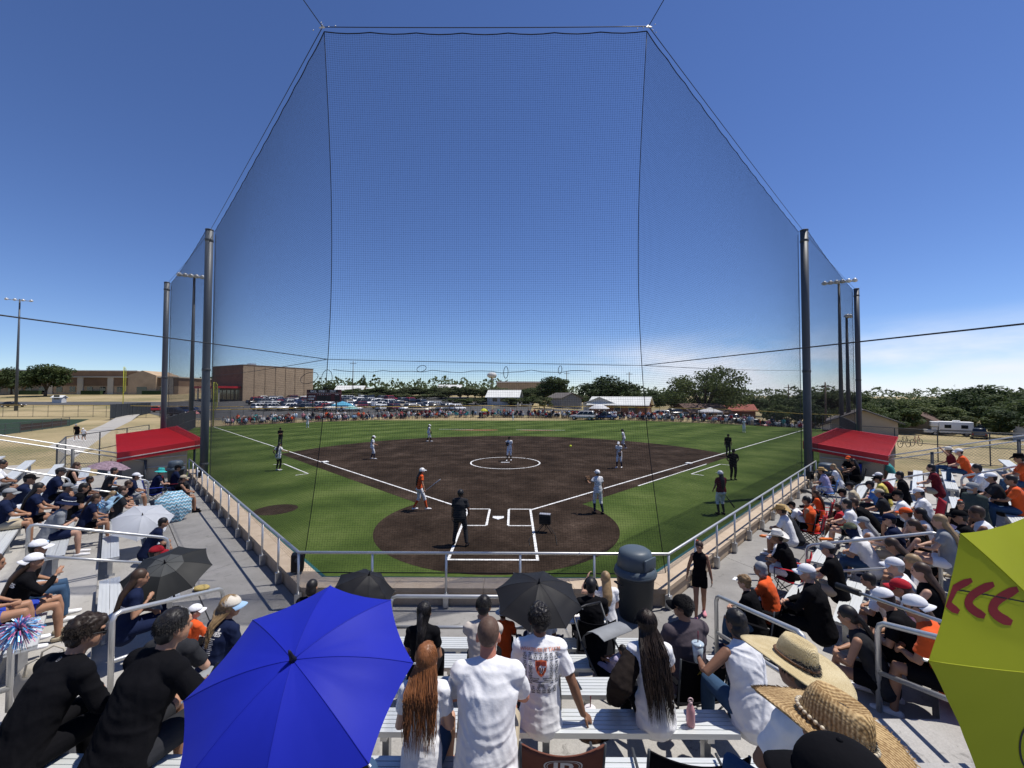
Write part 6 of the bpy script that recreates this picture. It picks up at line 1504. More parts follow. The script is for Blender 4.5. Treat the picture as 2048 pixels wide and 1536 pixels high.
def stroller(p, yaw, col, lab):
    o = empty('stroller', p, yaw, lab, 'stroller'); fab = cloth(col, 0)
    hd = MB(); vs_ = []
    for lay in (0,-.008):
        for j in range(7):
            a = R(-5+115*j/6)
            for i in range(7): vs_.append((-.24+.48*i/6, .02-(.34+lay)*math.cos(a), .62+(.34+lay)*math.sin(a)))
    K = 49; hd.add(vs_, [f for j in range(6) for i in range(6) for f in ((j*7+i,j*7+i+1,j*7+i+8,j*7+i+7),(K+j*7+i+7,K+j*7+i+8,K+j*7+i+1,K+j*7+i))]+[(42+i,43+i,K+43+i,K+42+i) for i in range(6)]+[(i+1,i,K+i,K+i+1) for i in range(6)]); hd.build('hood', fab, o, True)
    m_ = MB(); m_.loft([((0,-.26,.80),.22,.02),((0,-.16,.45),.22,.02),((0,.16,.40),.21,.02)],n=10); m_.build('seat', cloth('black',0), o, True)
    for sg in (-1,1):
        m_ = MB(); m_.tube([(sg*.25,-.48,1.02),(sg*.25,-.30,.72),(sg*.25,.38,.12)],.013,6); m_.tube([(sg*.25,-.02,.42),(sg*.25,-.30,.12)],.013,6); m_.build('side_frame', M_DPOST, o, True)
        for y in (.38,-.30):
            w = MB(); w.M = Matrix.Translation((sg*.25,y,.10)) @ Matrix.Rotation(R(90),4,'Y'); w.lathe([(.03,-.03),(.09,-.025),(.1,0),(.09,.025),(.03,.03)],14); w.build('wheel', M_TYRE, o, True)
    m_ = MB(); m_.tube([(-.25,-.48,1.02),(0,-.50,1.03),(.25,-.48,1.02)],.017,8); m_.build('handle', M_BLK, o, True)
    m_ = MB(); m_.box((-.19,-.24,.14),(.19,.12,.26)); m_.bevel('basket', cloth('black',0), o, .03)
    return o
def cup(p, lab, m, lid, straw=True, s=1.0):
    o = empty('drink_cup', p, 0, lab, 'cup'); m_ = MB(); m_.lathe([(.033*s,0),(.048*s,.15*s),(.044*s,.15*s)],20); m_.build('cup_body', m, o, True)
    m_ = MB(); m_.lathe([(.052*s,.148*s),(.052*s,.160*s),(.044*s,.166*s),(.006,.167*s)],20); m_.build('lid', lid, o, True)
    if straw: m_ = MB(); m_.tube([(.0,0,.1*s),(.008,.01,.26*s)],.0045*s,6); m_.build('straw', mat('maroon straw',(.12,.015,.03),.4), o, True)
    return o
def bottle(p, lab, m, capm, h=.22, r=.033, handle=False):
    o = empty('bottle', p, 0, lab, 'bottle'); m_ = MB(); m_.lathe([(r*.9,0),(r,.01),(r,h*.65),(r*.75,h*.8),(r*.42,h*.9),(r*.42,h*.94)],16); m_.build('bottle_body', m, o, True)
    m_ = MB(); m_.lathe([(r*.46,h*.935),(r*.46,h),(r*.3,h+.004)],12); m_.build('cap', capm, o, True)
    if handle: m_ = MB(); m_.tube([(.02*math.cos(t),0,h+.012+.022*math.sin(t)) for t in [R(a) for a in range(-20,201,20)]],.006,6); m_.build('handle', capm, o, True)
    return o
def pompom(p, mats_, lab, r=.13, n=260, seed=2):
    rr = random.Random(seed); o = empty('pompom', p, 0, lab, 'pompom')
    for mi, m in enumerate(mats_):
        mb = MB()
        for i in range(n//len(mats_)):
            d = Vector((rr.gauss(0,1),rr.gauss(0,1),rr.gauss(0,1)*.8+.25)).normalized(); L_ = r*rr.uniform(.7,1.1); t = d.orthogonal().normalized(); t = Matrix.Rotation(rr.random()*6.28,3,d) @ t; w = .006
            a, b, c = d*.01, d*L_*.6+Vector((0,0,.01)), d*L_+Vector((0,0,-.03))
            mb.add([a-t*w,a+t*w,b+t*w,b-t*w,c+t*w*.8,c-t*w*.8],[(0,1,2,3),(3,2,4,5)])
        mb.build('strands', m, o, kind='stuff')
    return o
def bag(p, yaw, size, m, lab, straps=True, name='bag', cat='bag'):
    o = empty(name, p, yaw, lab, cat); a, b, c = size; m_ = MB(); m_.loft([((0,0,.02),a*.46,b*.46),((0,0,c*.5),a*.5,b*.5),((0,0,c*.93),a*.44,b*.42)], n=16); ob = job(m_, 'bag_body', m, o, .014, 2, .02)
    if straps:
        for y in (-b*.45,b*.45): m_ = MB(); m_.tube([(-a*.22,y,c*.9),(-a*.18,y,c*1.25),(0,y*1.1,c*1.38),(a*.18,y,c*1.25),(a*.22,y,c*.9)],.011,6); m_.build('strap', m, o, True)
    return o
# ------------------------------------------------------------------ players and officials on the field
def fielder(px, fy, lab, yaw, **kw):
    p = at_z(px, fy, 0.013); kw.setdefault('vox', .02); kw.setdefault('lean', 6); kw.setdefault('hp', 8)
    pr = person(lab, p, R(yaw), stand=True, tuck=kw.pop('tuck', True), **kw); pr['o']['group'] = 'players and officials on the field'; return pr
def bat(pr, sg, dirv, lab, col):
    h = wp(pr, pr['AJ'][sg][2]+Vector((0,0.03,-.05))); d = Vector(dirv).normalized(); o = empty('bat', h, 0, lab, 'bat')
    m_ = MB(); m_.tube([-d*.08, d*.0, d*.25, d*.5, d*.74, d*.77], [.014,.013,.017,.027,.029,.012], 10); m_.build('barrel', col, o, True); m_ = MB(); m_.tube([-d*.095,-d*.08],[.022,.022],10); m_.build('knob', M_BLK, o, True); return o
def glove(pr, sg, lab, m):
    h = wp(pr, pr['AJ'][sg][2]); o = empty('glove', h, pr['o'].rotation_euler.z, lab, 'glove'); m_ = MB(); m_.ell((0,.02,.02),(.11,.055,.12)); 
    for i in range(4): m_.ell((-.075+.05*i,.02,.13),(.026,.03,.06))
    m_.ell((sg*-.10,.03,.06),(.03,.035,.07)); job(m_, 'leather', m, o, .014, 2); return o
M_GLV = mat('tan leather', (.20,.11,.055), .6, .2, 10); M_BAT = mat('bat grey', (.25,.25,.27), .3, .05, metal=.6); M_BATB = mat('bat black', (.02,.02,.022), .35, .05)
b1 = fielder(838, 1021, 'batter in an orange jersey and white helmet walking off with a bat', -62, legs=((-.11,-.20,.12),(.11,.30,.085)), arms=((-.30,.10,.80),(.36,.12,.90)), lean=8, fem=True, skin=1, hair='longmid', hm=0, hat='helmet', sc='orange', pants='knicker', pc='white', socks='orange', shoes='white')
bat(b1, 1, (0.75,.35,.55), 'grey bat in the hand of the walking batter', M_BAT)
b2 = fielder(1196, 1027, 'player in a grey white uniform and white helmet raising a glove', 12, legs=((-.13,.02,.085),(.16,-.12,.085)), arms=((-.36,.22,1.30),'hang'), fem=True, skin=1, hair='short', hm=1, hat='helmet', sc='white', pants='knicker', pc='white', socks='navy', shoes='black', lean=2)
glove(b2, -1, 'tan glove raised by the player in grey white', M_GLV)
b3 = fielder(1443, 1029, 'batter in a maroon jersey standing by the right railing with a bat', 6, arms=((-.24,.16,.95),(.22,.22,.92)), fem=True, w=1.12, skin=2, hair='longmid', hm=0, hat='helmet', sc='maroon', pants='knicker', pc='white', socks='charcoal', shoes='black', lean=2)
bat(b3, 1, (.45,-.15,-.70), 'dark bat held low by the batter in maroon', M_BATB)
b4 = fielder(1019, 921, 'pitcher in white standing in the chalk circle', 172, legs=((-.1,-.08,.085),(.16,.22,.085)), arms=('hang',(.12,.25,1.18)), fem=True, skin=1, hair='pony', hm=0, hat='cap', hc='black', sc='white', pants='knicker', pc='white', socks='black', shoes='white')
glove(b4, 1, 'dark glove on the hand of the pitcher', M_BLK)
b5 = fielder(744, 918, 'infielder in white with a white visor near third base', -75, arms=((-.1,.3,1.05),(.1,.3,1.05)), legs=((-.1,-.08,.085),(.12,.16,.085)), fem=True, skin=1, hair='pony', hm=0, hat='cap', hc='white', sc='white', pants='knicker', pc='white', socks='navy')
b6 = fielder(857, 883, 'infielder in white walking behind the pitcher on the left', -60, legs=((-.1,-.15,.1),(.12,.22,.085)), arms=('hang',(.18,.2,.85)), fem=True, skin=1, hair='pony', hm=0, hat='cap', hc='white', sc='white', pants='knicker', pc='white', socks='black')
glove(b6, 1, 'dark glove hanging from the infielder on the left', M_BLK)
b7 = fielder(1239, 935, 'infielder in white stooping between first base and the circle', 150, lean=16, arms=((-.12,.32,.82),(.1,.34,.84)), legs=((-.14,-.03,.085),(.14,.14,.085)), fem=True, skin=1, hair='pony', hm=1, hat='cap', hc='white', sc='white', pants='knicker', pc='white', socks='navy')
glove(b7, -1, 'tan glove of the stooping infielder', M_GLV)
b8 = fielder(1248, 897, 'infielder in white striding at the edge of the dirt on the right', 60, lean=10, legs=((-.1,-.22,.12),(.12,.26,.085)), arms=('hang',(.24,.2,.9)), fem=True, skin=1, hair='pony', hm=0, hat='cap', hc='navy', sc='white', pants='knicker', pc='white', socks='navy')
for px, Z, lab, yw in ((616,58.5,'outfielder in white near the left outfield fence',200),(1026,76,'outfielder in white in straight centre field',180),(1487,53,'outfielder in white in right field',165)):
    p = at_depth(px, 800, Z); pr = person(lab, (p.x,p.y,.013), R(yw), stand=True, tuck=True, lean=10, fem=True, vox=.026, arms=((-.15,.25,.85),(.15,.25,.85)), hat='cap', hc='white', sc='white', pants='knicker', pc='white', socks='lightblue', group='players and officials on the field')
u1 = fielder(919, 1091, 'home plate umpire in black with mask behind the batter box', -8, arms=('hang',(.26,.16,.92)), legs=((-.20,.02,.085),(.24,-.04,.085)), w=1.22, skin=2, hair='short', hat='mask', sc='charcoal', pants='long', pc='charcoal', shoes='black', lean=5, vox=.016)
u2 = fielder(561, 893, 'field umpire in black near the left foul line', 185, arms=('cross','cross'), w=1.1, skin=1, hat='cap', hc='black', sc='black', pc='charcoal', shoes='black')
u3 = fielder(1456, 912, 'umpire in black standing past first base on the line', 170, arms=('hang','hang'), w=1.1, skin=2, hat='cap', hc='black', sc='black', pc='charcoal', shoes='black')
u4 = fielder(1466, 959, 'base coach in black in the right coaching box', 175, arms=('hips','hips'), w=1.2, skin=2, hat='cap', hc='black', sc='black', pc='black', shoes='black')
c1 = fielder(556, 941, 'base coach in white top and black leggings in the left box', -10, arms=((-.28,.05,.98),(.50,.18,1.20)), fem=True, skin=1, hair='longmid', hm=0, sc='white', pants='tight', pc='black', shoes='white', tuck=False)
bp_ = at_depth(1141, 892, 17.0); m_ = MB(); m_.ell((0,0,0),(.049,.049,.049),nu=16,nv=12); o = m_.build('softball', mat('optic yellow', (.62,.68,.04), .6, .05), None, True); o.location = bp_; tag(o, 'bright yellow softball in the air right of the pitcher', 'ball')
# speed display behind the plate
p = at_z(1090, 1064, .012); sd_ = empty('speed_display', p, R(-12), 'black speed display on a low tripod behind the right batter box', 'display')
m_ = MB(); m_.box((-.20,-.10,.28),(.20,.12,.62)); m_.bevel('case', M_BLK, sd_, .02); m_ = MB(); m_.box((-.19,-.09,.622),(.19,.11,.632)); m_.build('sunlit_lid', mat('sunlit lid grey', (.32,.32,.34), .3), sd_)  # sunlight on the case top painted as a paler grey sheet
for a in (90,210,330): m_ = MB(); m_.tube([(0,0,.3),(.3*math.cos(R(a)),.3*math.sin(R(a)),.01)], .014, 6); m_.build('leg', M_BLK, sd_, True)
m_ = MB(); m_.tube([(-.05,-.1,.3),(-.35,-.2,.02),(-.42,-.9,.012),(-.3,-1.4,.012)], .009, 5); m_.tube([(.1,-.1,.32),(.4,-.3,.02),(.55,-1.2,.012)], .009, 5); m_.build('cable', M_BLK, sd_, True)
# small speakers fixed to the wall
for (x, y, lab) in ((-4.05,-6.85,'small black speaker on the wall corner at left'),(-13.9,3.0,'black speaker with a white face by the left net pole'),(14.1,2.9,'black speaker by the right net pole')):
    o = empty('speaker', (x,y,.96), R(20), lab, 'speaker'); m_ = MB(); m_.box((-.12,-.1,.05),(.12,.1,.42)); m_.bevel('cabinet', M_BLK, o, .02); m_ = MB(); m_.tube([(0,0,0),(0,0,.06)], .04, 8); m_.build('foot', M_DPOST, o)
    m_ = MB(); m_.ell((0,-.10,.30),(.05,.02,.05)); m_.build('cone', M_WHT if 'white' in lab else M_DPOST, o, True)

# ------------------------------------------------------------------ people in the middle stand (near)
M_SOX = dict()
soc = fan('C', 1080, 1240, 3, 'young man in a white shirt printed with soccer balls', near=True, vox=.0068, lean=9, s=1.08, w=.98, skin=2, hair='curly', hm=0, sc='white', pc='charcoal', arms=('thigh',(.36,-.03,.075,.3,-1,.1,.38,.15,-.35)), hp=4, hy=6, face=False, shoes=None)
crew = fan('C', 975, 1285, 4, 'crew cut man with sunburnt neck in a plain white shirt', near=True, vox=.0085, lean=15, s=1.12, w=1.15, skin=4, hair='buzz', hm=1, mats=dict(hair=mat('cropped hair',(.105,.062,.044),.6,.25,60)), sc='white', pants='shorts', pc='khaki', arms=('knees','knees'), hp=8, face=False, shoes=None)
redh = fan('C', 850, 1318, 4, 'girl with long copper hair in a white shirt', near=True, lean=10, s=.93, w=.86, fem=True, skin=0, hair='long', hm=4, sc='white', pants='shorts', pc='denim', arms=('lap','lap'), hp=12, hy=-4, face=False, hlen=.44, shoes=None)
cupw = fan('C', 1489, 1272, 3, 'dark haired woman in a sleeveless white top holding a clear cup', near=True, lean=16, s=1.02, w=1.12, fem=True, skin=2, hair='bob', hm=0, shirt='tank', sc='white', pc='denim', arms=((-.30,.34,.36,-.9,-.3,-.5),'knees'), hp=10, hy=14, yaw=8, face=False, shoes=None)
longh = fan('C', 1300, 1240, 3, 'woman in a black cap with dark hair down to her waist', near=True, lean=16, s=1.0, w=.98, fem=True, skin=1, hair='long', hm=1, hat='cap', hc='black', sc='white', pc='black', arms=((-.34,.18,.14),'knees'), hp=8, hy=6, face=False, hlen=.60, shoes=None, mats=dict(hair=mat('hair dark brown', (.030,.019,.013), .42, .3, 20, spec=.4)))
mask = fan('C', 1372, 1208, 2, 'man in a black cap and purple grey shirt in a black camp chair', near=True, vox=.011, lean=4, s=1.06, w=1.2, skin=1, hair='short', hm=0, hat='cap', hc='black', sc='purplegrey', pc='charcoal', arms=('thigh','thigh'), hp=2, hy=42, yaw=10, shoes='black')
beig = fan('C', 966, 1226, 2, 'dark haired youth in a beige shirt bending his head', near=True, vox=.011, lean=18, s=.98, w=.95, skin=1, hair='short', hm=0, sc='beige', pc='black', arms=('chin','chin'), hp=26, face=False)
pony = fan('C', 846, 1238, 2, 'girl with a low black ponytail in a black top', near=True, vox=.011, lean=12, s=.93, w=.88, fem=True, skin=1, hair='pony', hm=0, sc='black', pc='black', arms=('lap','lap'), hp=8, hy=-10, face=False)
head = fan('C', 1183, 1188, 0, 'man in black with a headset at the white table', vox=.012, lean=10, s=1.0, w=1.1, skin=1, hair='short', hm=0, sc='black', pc='denim', arms=((-.2,.45,.32),(.15,.45,.32)), hp=12, hy=-10, face=False)
m_ = MB(); m_.M = Matrix.Translation(head['H']) @ head['hr'].to_4x4(); m_.tube([(.098*math.cos(R(a)),-.005,.015+.118*math.sin(R(a))) for a in range(-10,191,20)], .010, 6)
for sx in (-1,1): m_.ell((sx*.095,-.005,-.01),(.026,.04,.045))
m_.tube([(-.09,.02,-.03),(-.08,.09,-.075),(-.03,.12,-.08)], .005, 5); m_.build('headset', M_BLK, head['o'], True)
und = fan('C', 1078, 1240, 1, 'person in white sitting hidden under a black umbrella', vox=.014, lean=8, s=.95, skin=2, hair='short', sc='white', pc='navy', arms=((.10,.22,.42),'lap'), face=False)
orak = fan('C', 1006, 1238, 1, 'small child in orange with a patterned sun hat', vox=.014, lean=14, s=.66, skin=1, hair='short', hm=1, sc='orange', pc='black', hat=dict(m=mat('patterned cloth', (.45,.45,.44), .9, .7, 40), rb=.16, crown=.10, saddle=0, droop=.35, name='bucket_hat'), dz=.05)
blon = fan('C', 1212, 1166, 0, 'blonde woman in a white top raising her phone by the wall', b=1.15, dz=-.14, vox=.014, lean=6, s=.96, fem=True, skin=0, hair='longmid', hm=2, sc='white', pc='denim', arms=((-.30,.25,.72,-.6,-.2,-.5),'lap'), hp=-2, hlen=.22, face=False)
jetb = fan('C', 620, 1186, 0, 'person with smooth black hair by the wall corner, beside the umbrellas', vox=.014, lean=14, s=.95, fem=True, skin=1, hair='bob', hm=0, sc='black', pc='black', face=False)
wolf = fan('C', 440, 1205, 2, 'woman in a white and blue cap with a navy team shirt', near=True, vox=.0105, lean=14, s=1.0, w=1.08, fem=True, skin=1, hair='pony', hm=2, hat='cap', hc='cream', hb='lightblue', sc='navy', pc='navy', arms=('thigh','thigh'), hp=4, hy=-48, yaw=-22, shoes='white', hlen=.26)
gram = fan('C', 342, 1228, 3, 'grey haired man behind the man in the black shirt', vox=.013, lean=16, s=1.0, w=1.1, skin=0, hair='short', hm=3, sc='charcoal', pc='grey', hp=10, hy=-20, face=False)
kid7 = fan('C', 384, 1168, 1, 'child in an orange jersey with a number', vox=.013, lean=8, s=.74, skin=0, hair='short', hm=1, hat='cap', hc='white', shirt='tee', sc='orange', pants='shorts', pc='black', hy=-30, yaw=-20)
blk1 = fan('C', 292, 1262, 4, 'big man in a black short sleeved shirt leaning on his knees', near=True, vox=.0092, lean=24, s=1.16, w=1.16, skin=1, hair='short', hm=0, sc='black', pants='shorts', pc='charcoal', arms=((.06,.46,.26,-.8,-.2,-.5),(.16,.44,.26,.9,-.2,-.5)), hp=4, hy=-12, yaw=-16, face=False, shoes=None)
blk2 = fan('C', 108, 1265, 4, 'curly haired man in a black long sleeved shirt at lower left', near=True, vox=.0092, lean=28, s=1.10, w=1.05, skin=1, hair='curly', hm=1, shirt='long', sc='black', pants='long', pc='black', arms=('knees','knees'), hp=10, hy=-24, yaw=-14, face=True, shoes=None, mats=dict(hair=mat('hair dark brown curls', (.026,.017,.012), .5, .3, 30)))
umbp = fan('C', 640, 1430, 5, 'person in dark clothes hidden below the blue umbrella', vox=.014, lean=10, s=.98, skin=1, hair='short', sc='black', pc='denim', arms=('lap',(.10,.25,.45)), face=False)
sunglasses = MB(); sunglasses.M = Matrix.Translation(blk2['H']) @ blk2['hr'].to_4x4(); sunglasses.box((-.07,.082,-.012),(-.008,.10,.022)); sunglasses.box((.008,.082,-.012),(.07,.10,.022)); sunglasses.box((-.082,-.02,.004),(-.074,.09,.014)); sunglasses.box((.074,-.02,.004),(.082,.09,.014)); sunglasses.bevel('sunglasses', M_BLK, blk2['o'], .004)
# the straw hats
palm = fan('C', 1645, 1310, 5, 'person in a wide pale palm leaf hat and white shirt', near=True, vox=.011, lean=22, s=1.06, w=1.05, skin=2, hair='short', hm=0, sc='white', pc='denim', arms=('knees','knees'), hp=8, hy=10, yaw=14, face=False, shoes=None, legs=((.30,.44,.11,.26,.44),(.15,.44,.10,.14,.46)),
    dz=.07, hat=dict(m=M_PALM, rb=.265, crown=.125, saddle=.45, dent=.035, band=mat('brown leather band',(.12,.06,.03),.5), cr=(.086,.108), tilt=(14,14)))
wov = fan('C', 1706, 1440, 6, 'person in a frayed woven straw hat with a beaded band', near=True, vox=.011, lean=8, s=1.03, w=1.0, skin=2, hair='short', hm=0, sc='white', pc='denim', hp=6, hy=14, yaw=8, face=False, shoes=None, dz=.17,
    hat=dict(m=M_STRAW, rb=.235, crown=.12, saddle=.7, dent=.03, band=mat('dark cord',(.06,.04,.03),.7), fray=420, cr=(.09,.112), tilt=(12,16)))
bd = MB(); bd.M = Matrix.Translation(wov['H']) @ wov['hr'].to_4x4() @ Matrix.Translation((0,-.005,.035)) @ Matrix.Rotation(R(12),4,'X') @ Matrix.Rotation(R(16),4,'Y')
for i in range(34): t = 2*math.pi*i/34; bd.ell((.099*math.sin(t),.121*math.cos(t),.022),(.0075,.0075,.0075),nu=8,nv=6)
bd.build('beads', mat('shell beads',(.55,.48,.36),.4,.4,60), wov['hat'], True)
blh = fan('C', 1722, 1540, 7, 'person in a black cap cut by the bottom edge', vox=.013, lean=4, s=1.05, skin=2, hair='short', hm=0, hat='cap', hc='black', sc='black', pc='black', hp=4, hy=60, face=False, shoes=None, b=7.0, dz=.10)

# ------------------------------------------------------------------ umbrellas, chairs, props in the middle stand
M_BLUE = fabric('royal blue nylon', (.014,.023,.37), .16, .5)
hub = at_depth(586, 1320, 1.98); umbrella(hub, (-.02,-.46,.88), .55, .18, 8, M_BLUE, 'big royal blue umbrella open toward the viewer', shaft=.62, rot=R(11), curve=1.9)
M_BLKN = fabric('black nylon', (.018,.018,.02), .10, .45)
hub = at_depth(1078, 1166, 5.5); umbrella(hub, (.05,-.22,.97), .60, .24, 8, M_BLKN, 'crumpled black umbrella in front of the man with the soccer shirt', shaft=.7, rot=R(20), crumple=.012)
hub = at_depth(738, 1150, 6.5); umbrella(hub, (.30,-.15,.9), .50, .30, 8, M_BLKN, 'half open black umbrella behind the blue one', shaft=.5, rot=R(8), crumple=.03)
hub = at_depth(690, 1178, 6.9); umbrella(hub, (-.35,-.1,.9), .40, .2, 8, M_BLKN, 'small black umbrella by the wall left of the half open one', shaft=.5, rot=R(8), crumple=.02)
M_SOFTB = fabric('optic yellow nylon', (.34,.37,.018), .14, .5)
yax = Vector((.226,-.967,.110)).normalized(); yc2 = CAM+Vector((1.310,1.30,-.835))
hub = CAM+Vector((1.796,1.408,-.884))+yax*.12
qy = yax.to_track_quat('Z','Y'); lc = qy.inverted() @ (yc2-hub)
YU = umbrella(hub, yax, .50, .12, 7, M_SOFTB, 'yellow softball umbrella with red stitches at the right edge', shaft=.7, rot=math.atan2(lc.y,lc.x), curve=1.8)
M_STITCH = mat('red stitch print', (.20,.014,.018), .6, .05)
def canopy_print(U, hub, q, shapes, m, name):
    """flat print laid on the cloth of an umbrella"""
    V, F = [], []
    Mw = Matrix.Translation(hub) @ q.to_matrix().to_4x4()
    for c in U.children:
        if c.name.startswith('panel'):
            k = len(V); V += [Mw @ v.co for v in c.data.vertices]; F += [tuple(i+k for i in p.vertices) for p in c.data.polygons]
    T = BVHTree.FromPolygons(V, F); Mi = Mw.inverted()
    for pts, wd in shapes:
        mb = MB(); W = []; vs_ = []; n_ = len(pts)
        for i, (px, py) in enumerate(pts):
            q0, q1 = pts[max(i-1,0)], pts[min(i+1,n_-1)]; tx_, ty_ = q1[0]-q0[0], q1[1]-q0[1]; l_ = math.hypot(tx_,ty_) or 1
            w_ = wd*(0.6 if i in (0,n_-1) else 1); hs = []
            for sg in (-1,1):
                h_ = T.ray_cast(CAM, ray(px-ty_/l_*w_*sg, py+tx_/l_*w_*sg), 6.0)
                if h_[0] is not None: hs.append(Mi @ (h_[0]-ray(px,py)*.0015))
            if len(hs) == 2: W.append(1); vs_ += hs
        if len(W) > 2: mb.add(vs_, [(2*i,2*i+1,2*i+3,2*i+2) for i in range(len(W)-1)]); mb.build(name, m, U)
def cshape(p0, p1, p2, n=12): return [((1-t)**2*p0[0]+2*t*(1-t)*p1[0]+t*t*p2[0], (1-t)**2*p0[1]+2*t*(1-t)*p1[1]+t*t*p2[1]) for t in [i/n for i in range(n+1)]]
canopy_print(YU, hub, qy, [(cshape((1944,1160),(1858,1193),(1918,1224)),7.5),(cshape((1988,1168),(1896,1202),(1970,1233)),8.5),(cshape((2036,1178),(1942,1216),(2024,1246)),9.5)], M_STITCH, 'stitch')
canopy_print(YU, hub, qy, [(cshape((1892,1176),(1970,1188),(2070,1208)),1.3)], M_BLK, 'rib_shadow')  # shadow of a rib, painted on the canopy as a thin black line
canopy_print(YU, hub, qy, [([(2058+18*math.cos(R(a)),1495+42*math.sin(R(a))) for a in range(90,271,15)],2.2)], M_BLK, 'round_logo')
# chairs
def chair_for(pr, col, lab, **kw):
    return camp_chair(pr['seat'], pr['yaw'], col, lab, pr['seat'].z-.45, **kw)
ch_ahs = chair_for(mask, 'black', 'black camp chair with a gold school emblem on its back')
def flat_on_back(bk, h, shapes, m, w=.27, back_h=.50):
    mb = MB()
    for V, F in shapes:
        vs_ = []
        for x, y in V:
            u = x/w; j = (y)/back_h; vs_.append((x, -.20-.10*j-.045*(1-u*u)-.016, h+.02+y-(1-u*u)*.045*j**3))
        mb.add(vs_, [f[::-1] for f in F])
    return mb.build('print', m, bk)
M_GOLD = mat('gold print', (.30,.22,.03), .6); M_OWHT = mat('white print', (.62,.60,.58), .7); M_NAVYP = mat('navy print', (.018,.03,.07), .6); M_BLKP = mat('black print', (.02,.02,.02), .8); M_ORP = mat('orange print', (.62,.13,.05), .8); M_PALEO = mat('pale orange print', (.72,.36,.26), .8); M_DKRED = mat('dark red print', (.16,.025,.02), .8)
flat_on_back(ch_ahs[1], .45, [tx('A',-.075,.37,.075,.003), tx('H',0,.39,.075,.003), tx('S',.075,.37,.075,.003), tx('Y',0,.28,.12,.006), ringd(0,.28,.045,.052,14,1.1)], M_GOLD)
q = sec_pt('C', (1120-1024)/FPX*2.75+CAM.x, 8.05-3.02); ch_br = camp_chair((q.x,q.y,tread_z(4)+.53), R(0), 'brown', 'empty reddish brown stadium chair with a pale oval emblem', tread_z(4)+.452, .36, w=.275, legs=False)
[recolor(c_, cloth('rust', (.16,.065,.045))) for c_ in ch_br[0].children if c_.name.startswith(('back','seat'))]
flat_on_back(ch_br[1], .078, [ringd(0,.235,.118,.128,32,.62), ringd(0,.235,.104,.109,32,.58), tx('I',-.05,.235,.115,.008), tx('D',.022,.235,.115,.008)], M_OWHT, .275, .36)
q = sec_pt('C', (1392-1024)/FPX*2.65+CAM.x, 8.05-2.95); ch_ac = camp_chair((q.x,q.y,tread_z(4)+.53), R(-4), 'black', 'empty black stadium chair with faint blue lettering', tread_z(4)+.452, .36, w=.31, legs=False)
flat_on_back(ch_ac[1], .078, [tx('Academy',.02,.245,.105,.002), ringd(-.21,.247,.012,.022,10)], M_NAVYP, .31, .36)
chair_for(head, 'black', 'black folding chair under the man with the headset'); chair_for(und, 'navy', 'navy folding chair under the black umbrella')
# white folding table with papers
tb = empty('folding_table', (1.52,-9.05,.6), 0, 'white folding table in front of the man with the headset', 'table'); m_ = MB(); m_.box((-.50,-.30,.70),(.50,.30,.74)); m_.bevel('table_top', M_WHT, tb, .012)
for x in (-.42,.42):
    m_ = MB(); m_.tube([(x,-.26,0),(x,-.26,.70)],.014,6); m_.tube([(x,.26,0),(x,.26,.70)],.014,6); m_.tube([(x,-.26,.12),(x,.26,.12)],.012,6); m_.build('leg', M_GALV, tb, True)
lp = empty('laptop', (1.30,-9.12,1.342), R(10), 'dark laptop on the white table', 'laptop'); m_ = MB(); m_.box((-.16,-.11,0),(.16,.11,.016)); m_.build('base', M_BLK, lp); m_ = MB(); m_.box((-.16,.105,.016),(.16,.115,.22)); m_.build('lid', M_BLK, lp)
# rubbish bins with domed lids
def bin_(p, lab, s=1.0):
    o = empty('rubbish_bin', p, R(20), lab, 'rubbish bin'); m_ = MB(); g1 = mat('dark grey plastic', (.030,.036,.042), .55, .1, 3); g2 = mat('blue grey plastic', (.075,.098,.12), .45, .08, 3)
    m_.lathe([(.24*s,.0),(.26*s,.02),(.305*s,.66*s),(.33*s,.68*s),(.335*s,.72*s),(.31*s,.725*s)],32); m_.build('drum', g1, o, True)
    m_ = MB(); m_.lathe([(.345*s,.715*s),(.35*s,.74*s),(.33*s,.76*s),(.335*s,.79*s),(.31*s,.80*s),(.305*s,.83*s)],32); m_.build('lid_rim', g2, o, True)
    m_ = MB(); m_.lathe([(.30*s,.825*s),(.275*s,1.02*s),(.255*s,1.08*s),(.20*s,1.115*s),(.10*s,1.13*s),(.01,1.135*s)],32); m_.build('dome', g2, o, True)
    m_ = MB(); m_.M = Matrix.Rotation(R(200),4,'Z'); m_.box((-.155*s,.262*s,.85*s),(.155*s,.292*s,1.03*s)); m_.bevel('flap', g2, o, .01)
    for a in (0,180): m_ = MB(); m_.M = Matrix.Rotation(R(a),4,'Z'); m_.tube([(.315*s,-.09,.58*s),(.365*s,-.07,.60*s),(.365*s,.07,.60*s),(.315*s,.09,.58*s)],.016,6); m_.build('handle', g1, o, True)
q = at_z(1271, 1232, .6); bin_((q.x,q.y,.6), 'tall grey rubbish bin with a domed lid by the front railing', 1.14)
q = sec_pt('L', 15.6, .55); bin_((q.x,q.y,.6), 'grey rubbish bin with a domed lid beside the left net pole', 1.0)
q = sec_pt('R', 15.0, .55); bin_((q.x,q.y,.6), 'grey rubbish bin with a domed lid beside the right net pole', 1.05)
q = sec_pt('C', (1218-1024)/FPX*5.2+CAM.x, 8.05-5.25); stroller((q.x,q.y,tread_z(1)), R(-150), 'grey', 'grey hooded stroller beside the woman with the black cap')
tod = person('toddler in purple lying back in the grey stroller', (q.x+.02,q.y+.02,tread_z(1)+.40), R(40), lean=-30, s=.5, skin=1, hair='short', hm=0, sc='lavender', pc='lavender', vox=.016, arms=('lap','lap'))
